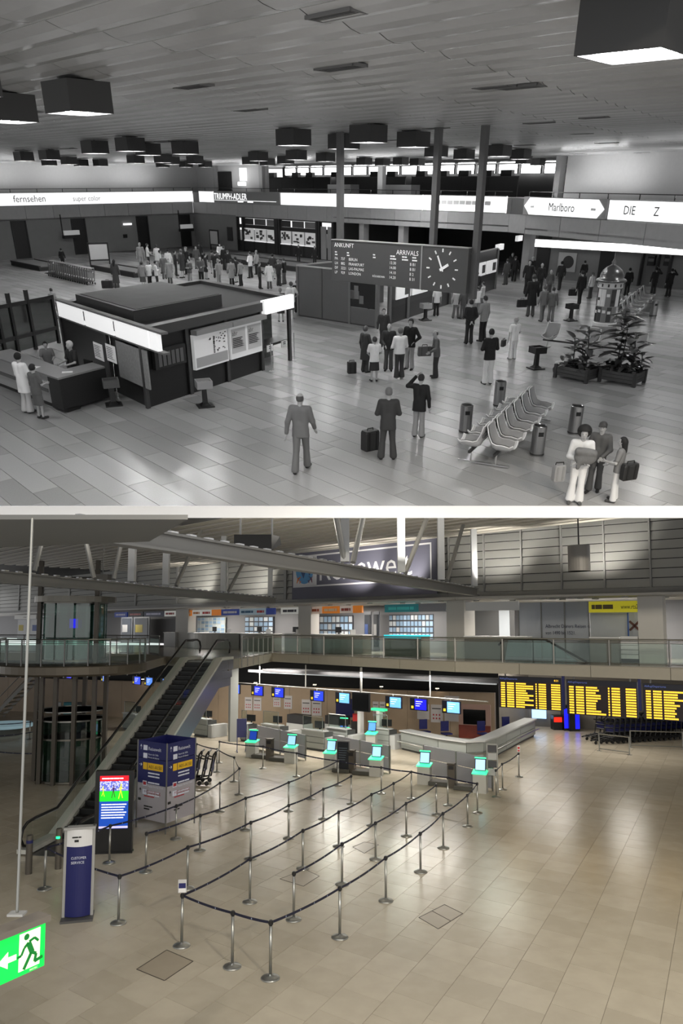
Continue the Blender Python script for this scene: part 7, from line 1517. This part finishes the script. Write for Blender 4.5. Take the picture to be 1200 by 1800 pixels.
# ---- long curved counter
cp = [fl(704, 1318), fl(770, 1334), fl(820, 1342), fl(850, 1340), fl(872, 1331), fl(890, 1321), fl(915, 1307), fl(941, 1294)]
cc = thing('curved_counter', 'long grey ticket counter curving round to the passage', 'counter', cp[0]); inn = []
for i, p in enumerate(cp):
    d = (cp[min(i + 1, 7)] - cp[max(i - 1, 0)]).normalized(); inn.append(V(-d.y, d.x, 0))
for i in range(7):
    for z0, z1 in ((.12, .48), (.5, .92)):
        a, c = cp[i] + (cp[i + 1] - cp[i]) * .01, cp[i + 1] - (cp[i + 1] - cp[i]) * .01
        b = HB(); b.prism([a, c, c + inn[i + 1] * .06, a + inn[i] * .06], z0, z1); b.build('front_panel', dm, cc)
rs = [[up(p - inn[i] * .1, .96), up(p + inn[i] * .65, .96), up(p + inn[i] * .65, 1.03), up(p - inn[i] * .1, 1.03)] for i, p in enumerate(cp)]; b = HB(); b.rings(rs); b.build('worktop', dm2, cc)
rs = [[up(p + inn[i] * .1, 0), up(p + inn[i] * .4, 0), up(p + inn[i] * .4, .95), up(p + inn[i] * .1, .95)] for i, p in enumerate(cp)]; b = HB(); b.rings(rs); b.build('core', mat('desk_dark'), cc)
b = HB(); b.tube([up(p - inn[i] * .2, .45) for i, p in enumerate(cp)], .04, 8); b.build('bumper_rail', steel, cc)
p = fl(858, 1306); b = MB(); b.prism([fl(836, 1296), fl(930, 1272), fl(930, 1272) + V(0, .3, 0), fl(836, 1296) + V(0, .3, 0)], 0, 1.15); b.top('rear_partition', dm2, 'pale partition behind the curved counter', 'partition')
for u, v, lab in ((748, 1296, 'navy office chair left behind the curved counter'), (787, 1300, 'navy office chair behind the middle of the curved counter'), (853, 1300, 'navy office chair near the picture wall'), (897, 1290, 'navy office chair behind the counter bend')):
    p = fl(u, v + 10) + V(.0, 1.2, 0); t = thing('office_chair', lab, 'chair', p, .3); MB().bb(-.24, .24, -.03, .03, .6, 1.15).build('backrest', navy, t); MB().bb(-.25, .25, -.5, 0, .45, .53).build('seat', navy, t); MB().tube([(0, -.25, .06), (0, -.25, .45)], .03, 8).build('column', black2, t); b = MB(); b.bar((-.28, -.25, .04), (.28, -.25, .04), .05, .05); b.bar((0, -.53, .04), (0, .03, .04), .05, .05); b.build('foot', black2, t)
# ---- self-service kiosks with green lit edges, panels, scales, bins
kw_ = mat('kiosk_white', (.62, .62, .60), .45)
def sskiosk(u, v, vt, label, rz=-.35, col=(.45, .68, .95)):
    p = fl(u, v); H = zat(p, vt); t = thing('checkin_kiosk', label, 'kiosk', p, rz); w_ = .26; h1 = H * .60
    b = MB(); b.rings([[(-w_, -.2, 0), (w_, -.2, 0), (w_, .22, 0), (-w_, .22, 0)], [(-w_, -.2, h1 - .06), (w_, -.2, h1 - .06), (w_, .22, h1), (-w_, .22, h1)]]); b.build('cabinet', kw_, t)
    MB().rings([[(-w_ - .03, -.26, h1 - .07), (w_ + .03, -.26, h1 - .07), (w_ + .03, .24, h1), (-w_ - .03, .24, h1)], [(-w_ - .03, -.26, h1 - .03), (w_ + .03, -.26, h1 - .03), (w_ + .03, .24, h1 + .05), (-w_ - .03, .24, h1 + .05)]]).build('green_shelf', green2, t)
    M_ = Matrix.Rotation(-.25, 3, 'X'); MB().box((0, .12, H - .27), (.42, .06, .5), M=M_).build('screen_housing', black2, t); MB().box((0, .082, H - .285), (.37, .012, .40), M=M_).build('screen', mat('ks%d' % int(col[0] * 100), col, .4, emit=1.1), t); MB().box((0, .145, H - .03), (.44, .1, .05), M=M_).build('green_cap', green2, t); MB().bar((0, .15, h1), (0, .15, H - .3), .12, .08).build('neck', kw_, t)
for u, v, vt, lab, col in ((443, 1330, 1283, 'self-service kiosk with dark blue screen near the pier', (.08, .2, .55)), (511, 1341, 1291, 'self-service kiosk at the end of the first panel row', (.55, .72, .92)), (581, 1352, 1300, 'self-service kiosk left of the dark notice board', (.6, .76, .95)), (661, 1364, 1310, 'self-service kiosk right of the dark notice board', (.6, .76, .95)), (746, 1378, 1320, 'self-service kiosk left of the third panel row', (.6, .76, .95)), (844, 1393, 1332, 'self-service kiosk at the queue exit', (.62, .78, .95))): sskiosk(u, v, vt, lab, col=col)
for u, v, vt, lab in ((603, 1308, 1262, 'rear self-service kiosk with blue screen before the pale desk'), (653, 1318, 1268, 'rear self-service kiosk before the walk-through')): sskiosk(u, v, vt, lab, col=(.25, .45, .85))
pm = mat('panel_lavender', (.60, .60, .63), .5)
for u0, v0, u1, v1, vt0, lab in ((452, 1316, 537, 1337, 1275, 'pale partition screen behind the first kiosks'), (586, 1336, 685, 1360, 1292, 'pale partition screen behind the middle kiosks'), (745, 1362, 866, 1391, 1310, 'pale partition screen behind the last kiosks')):
    a, c = fl(u0, v0), fl(u1, v1); t = thing('partition_screen', lab, 'partition', a, az(a, c)); W = (c - a).length; H = zat(a, vt0)
    for k in range(2):
        for z0, z1 in ((.1, H * .55), (H * .57, H)): MB().bb(W * k / 2 + .03, W * (k + 1) / 2 - .03, -.02, .02, z0, z1).build('panel', pm, t)
    for x in (0, W / 2, W): MB().bb(x - .03, x + .03, -.03, .03, 0, H + .02).build('post', steel, t)
for u, v, lab in ((459, 1332, 'low luggage scale beside the first kiosk'), (490, 1337, 'low luggage scale left of the second kiosk'), (602, 1357, 'low luggage scale under the dark notice board'), (637, 1361, 'low luggage scale left of the middle kiosk'), (772, 1380, 'low luggage scale beside the third bin'), (817, 1388, 'low luggage scale left of the last kiosk')):
    t = thing('luggage_scale', lab, 'scale', fl(u, v), -.35); MB().bb(-.4, .4, -.3, .3, .03, .16).build('body', mat('scale_grey', (.30, .30, .28), .4, .5), t); MB().bb(-.38, .38, -.28, .28, .16, .18).build('plate', mat('scale_plate', (.45, .44, .42), .3, .8), t)
for u, v, vt, lab in ((474, 1335, 1298, 'square steel bin in the first kiosk row'), (618, 1358, 1318, 'square steel bin beside the dark notice board'), (794, 1384, 1341, 'square steel bin in the last kiosk row')):
    p = fl(u, v); H = zat(p, vt); t = thing('waste_bin', lab, 'bin', p, -.35); MB().bb(-.15, .15, -.15, .15, 0, H - .08).build('body', mat('bin_brown', (.36, .34, .31), .35, .8), t); MB().bb(-.16, .16, -.16, .16, H - .06, H).build('lid', mat('bin_brown'), t); MB().bb(-.11, .11, -.155, -.15, H * .75, H - .1).build('slot', black2, t)
p = fl(603, 1358); t = thing('notice_board', 'dark framed upright notice board between the kiosks', 'board', p, -.3); H = zat(p, 1302); MB().bb(-.3, .3, -.03, .03, .05, H).build('frame', mat('nb_frame', (.35, .35, .36), .4), t); MB().bb(-.26, .26, -.035, -.03, .1, H - .05).build('sheet', mat('nb_dark', (.06, .08, .11), .3), t)
b = MB()
for k in range(6): b.bb(-.2, .1 + .02 * k, -.04, -.036, H * .4 + k * .1, H * .4 + .02 + k * .1)
b.build('print', mat('nb_print', (.35, .4, .45), .6), t)
p = fl(866, 1393); t = thing('sign_frame', 'tall slim steel frame with small notices at the queue exit', 'stand', p, -.3); H = zat(p, 1308)
for x in (-.2, .2): MB().bar((x, 0, 0), (x, 0, H), .04, .05).build('post', steel, t)
MB().bar((-.2, 0, H), (.2, 0, H), .05, .05).build('top_bar', steel, t)
for k in range(4): MB().bb(-.17, .17, -.01, .01, H * .35 + k * .3, H * .35 + k * .3 + .26).build('notice', mat('nb_note%d' % (k % 2), ((.6, .6, .6), (.2, .2, .22))[k % 2], .5), t)
p = fl(424, 1322); t = thing('mobile_stand', 'blue wheeled notice stand beside the grey pier', 'stand', p, .2); MB().bb(-.25, .25, -.03, .03, .75, 1.7).build('panel', navy, t)
for x in (-.22, .22): MB().tube([(x, 0, .05), (x, 0, .8)], .02, 6).build('leg', navy, t); MB().bar((x, -.3, .05), (x, .3, .05), .04, .04).build('foot', navy, t)
# ---- white winding stair at the left, baggage belt table
t = thing('open_stair', 'open white stair with steel rails behind the lift', 'stair', fl(-5, 1262))
for k in range(12): MB().bb(.28 * k, .28 * k + .34, -.9, .9, .16 + .3 * k, .23 + .3 * k).build('tread', mat('tread_white', (.66, .64, .58), .5), t)
for y in (-.9, .9): MB().bar((0, y, .05), (3.5, y, 3.8), .05, .22).build('stringer', galv, t); MB().tube([(0, y, 1.0), (3.5, y, 4.75)], .03, 8).build('handrail', steel, t)
t = thing('glow_table', 'low round white table with pale blue glow left of the lift', 'table', fl(8, 1292)); MB().lathe([(.001, .5), (1.6, .5), (1.65, .58), (1.6, .66), (.001, .66)], 32).build('top', mat('table_glow', (.60, .72, .76), .3, emit=.35), t); MB().lathe([(.001, 0), (.9, 0), (.9, .5), (.001, .5)], 24).build('base', mat('table_base', (.3, .3, .28), .5), t)
for k in range(3):
    b = MB(); p = fl(100 + 18 * k, 1262); b.box(up(p, .55), (.5, .5, 1.1), .3); b.top('ticket_machine', (dm2, mat('teal_m', (.15, .45, .5), .5), black2)[k], ('pale ticket machine behind the lift columns', 'teal ticket machine behind the lift columns', 'black ticket machine behind the lift columns')[k], 'machine')
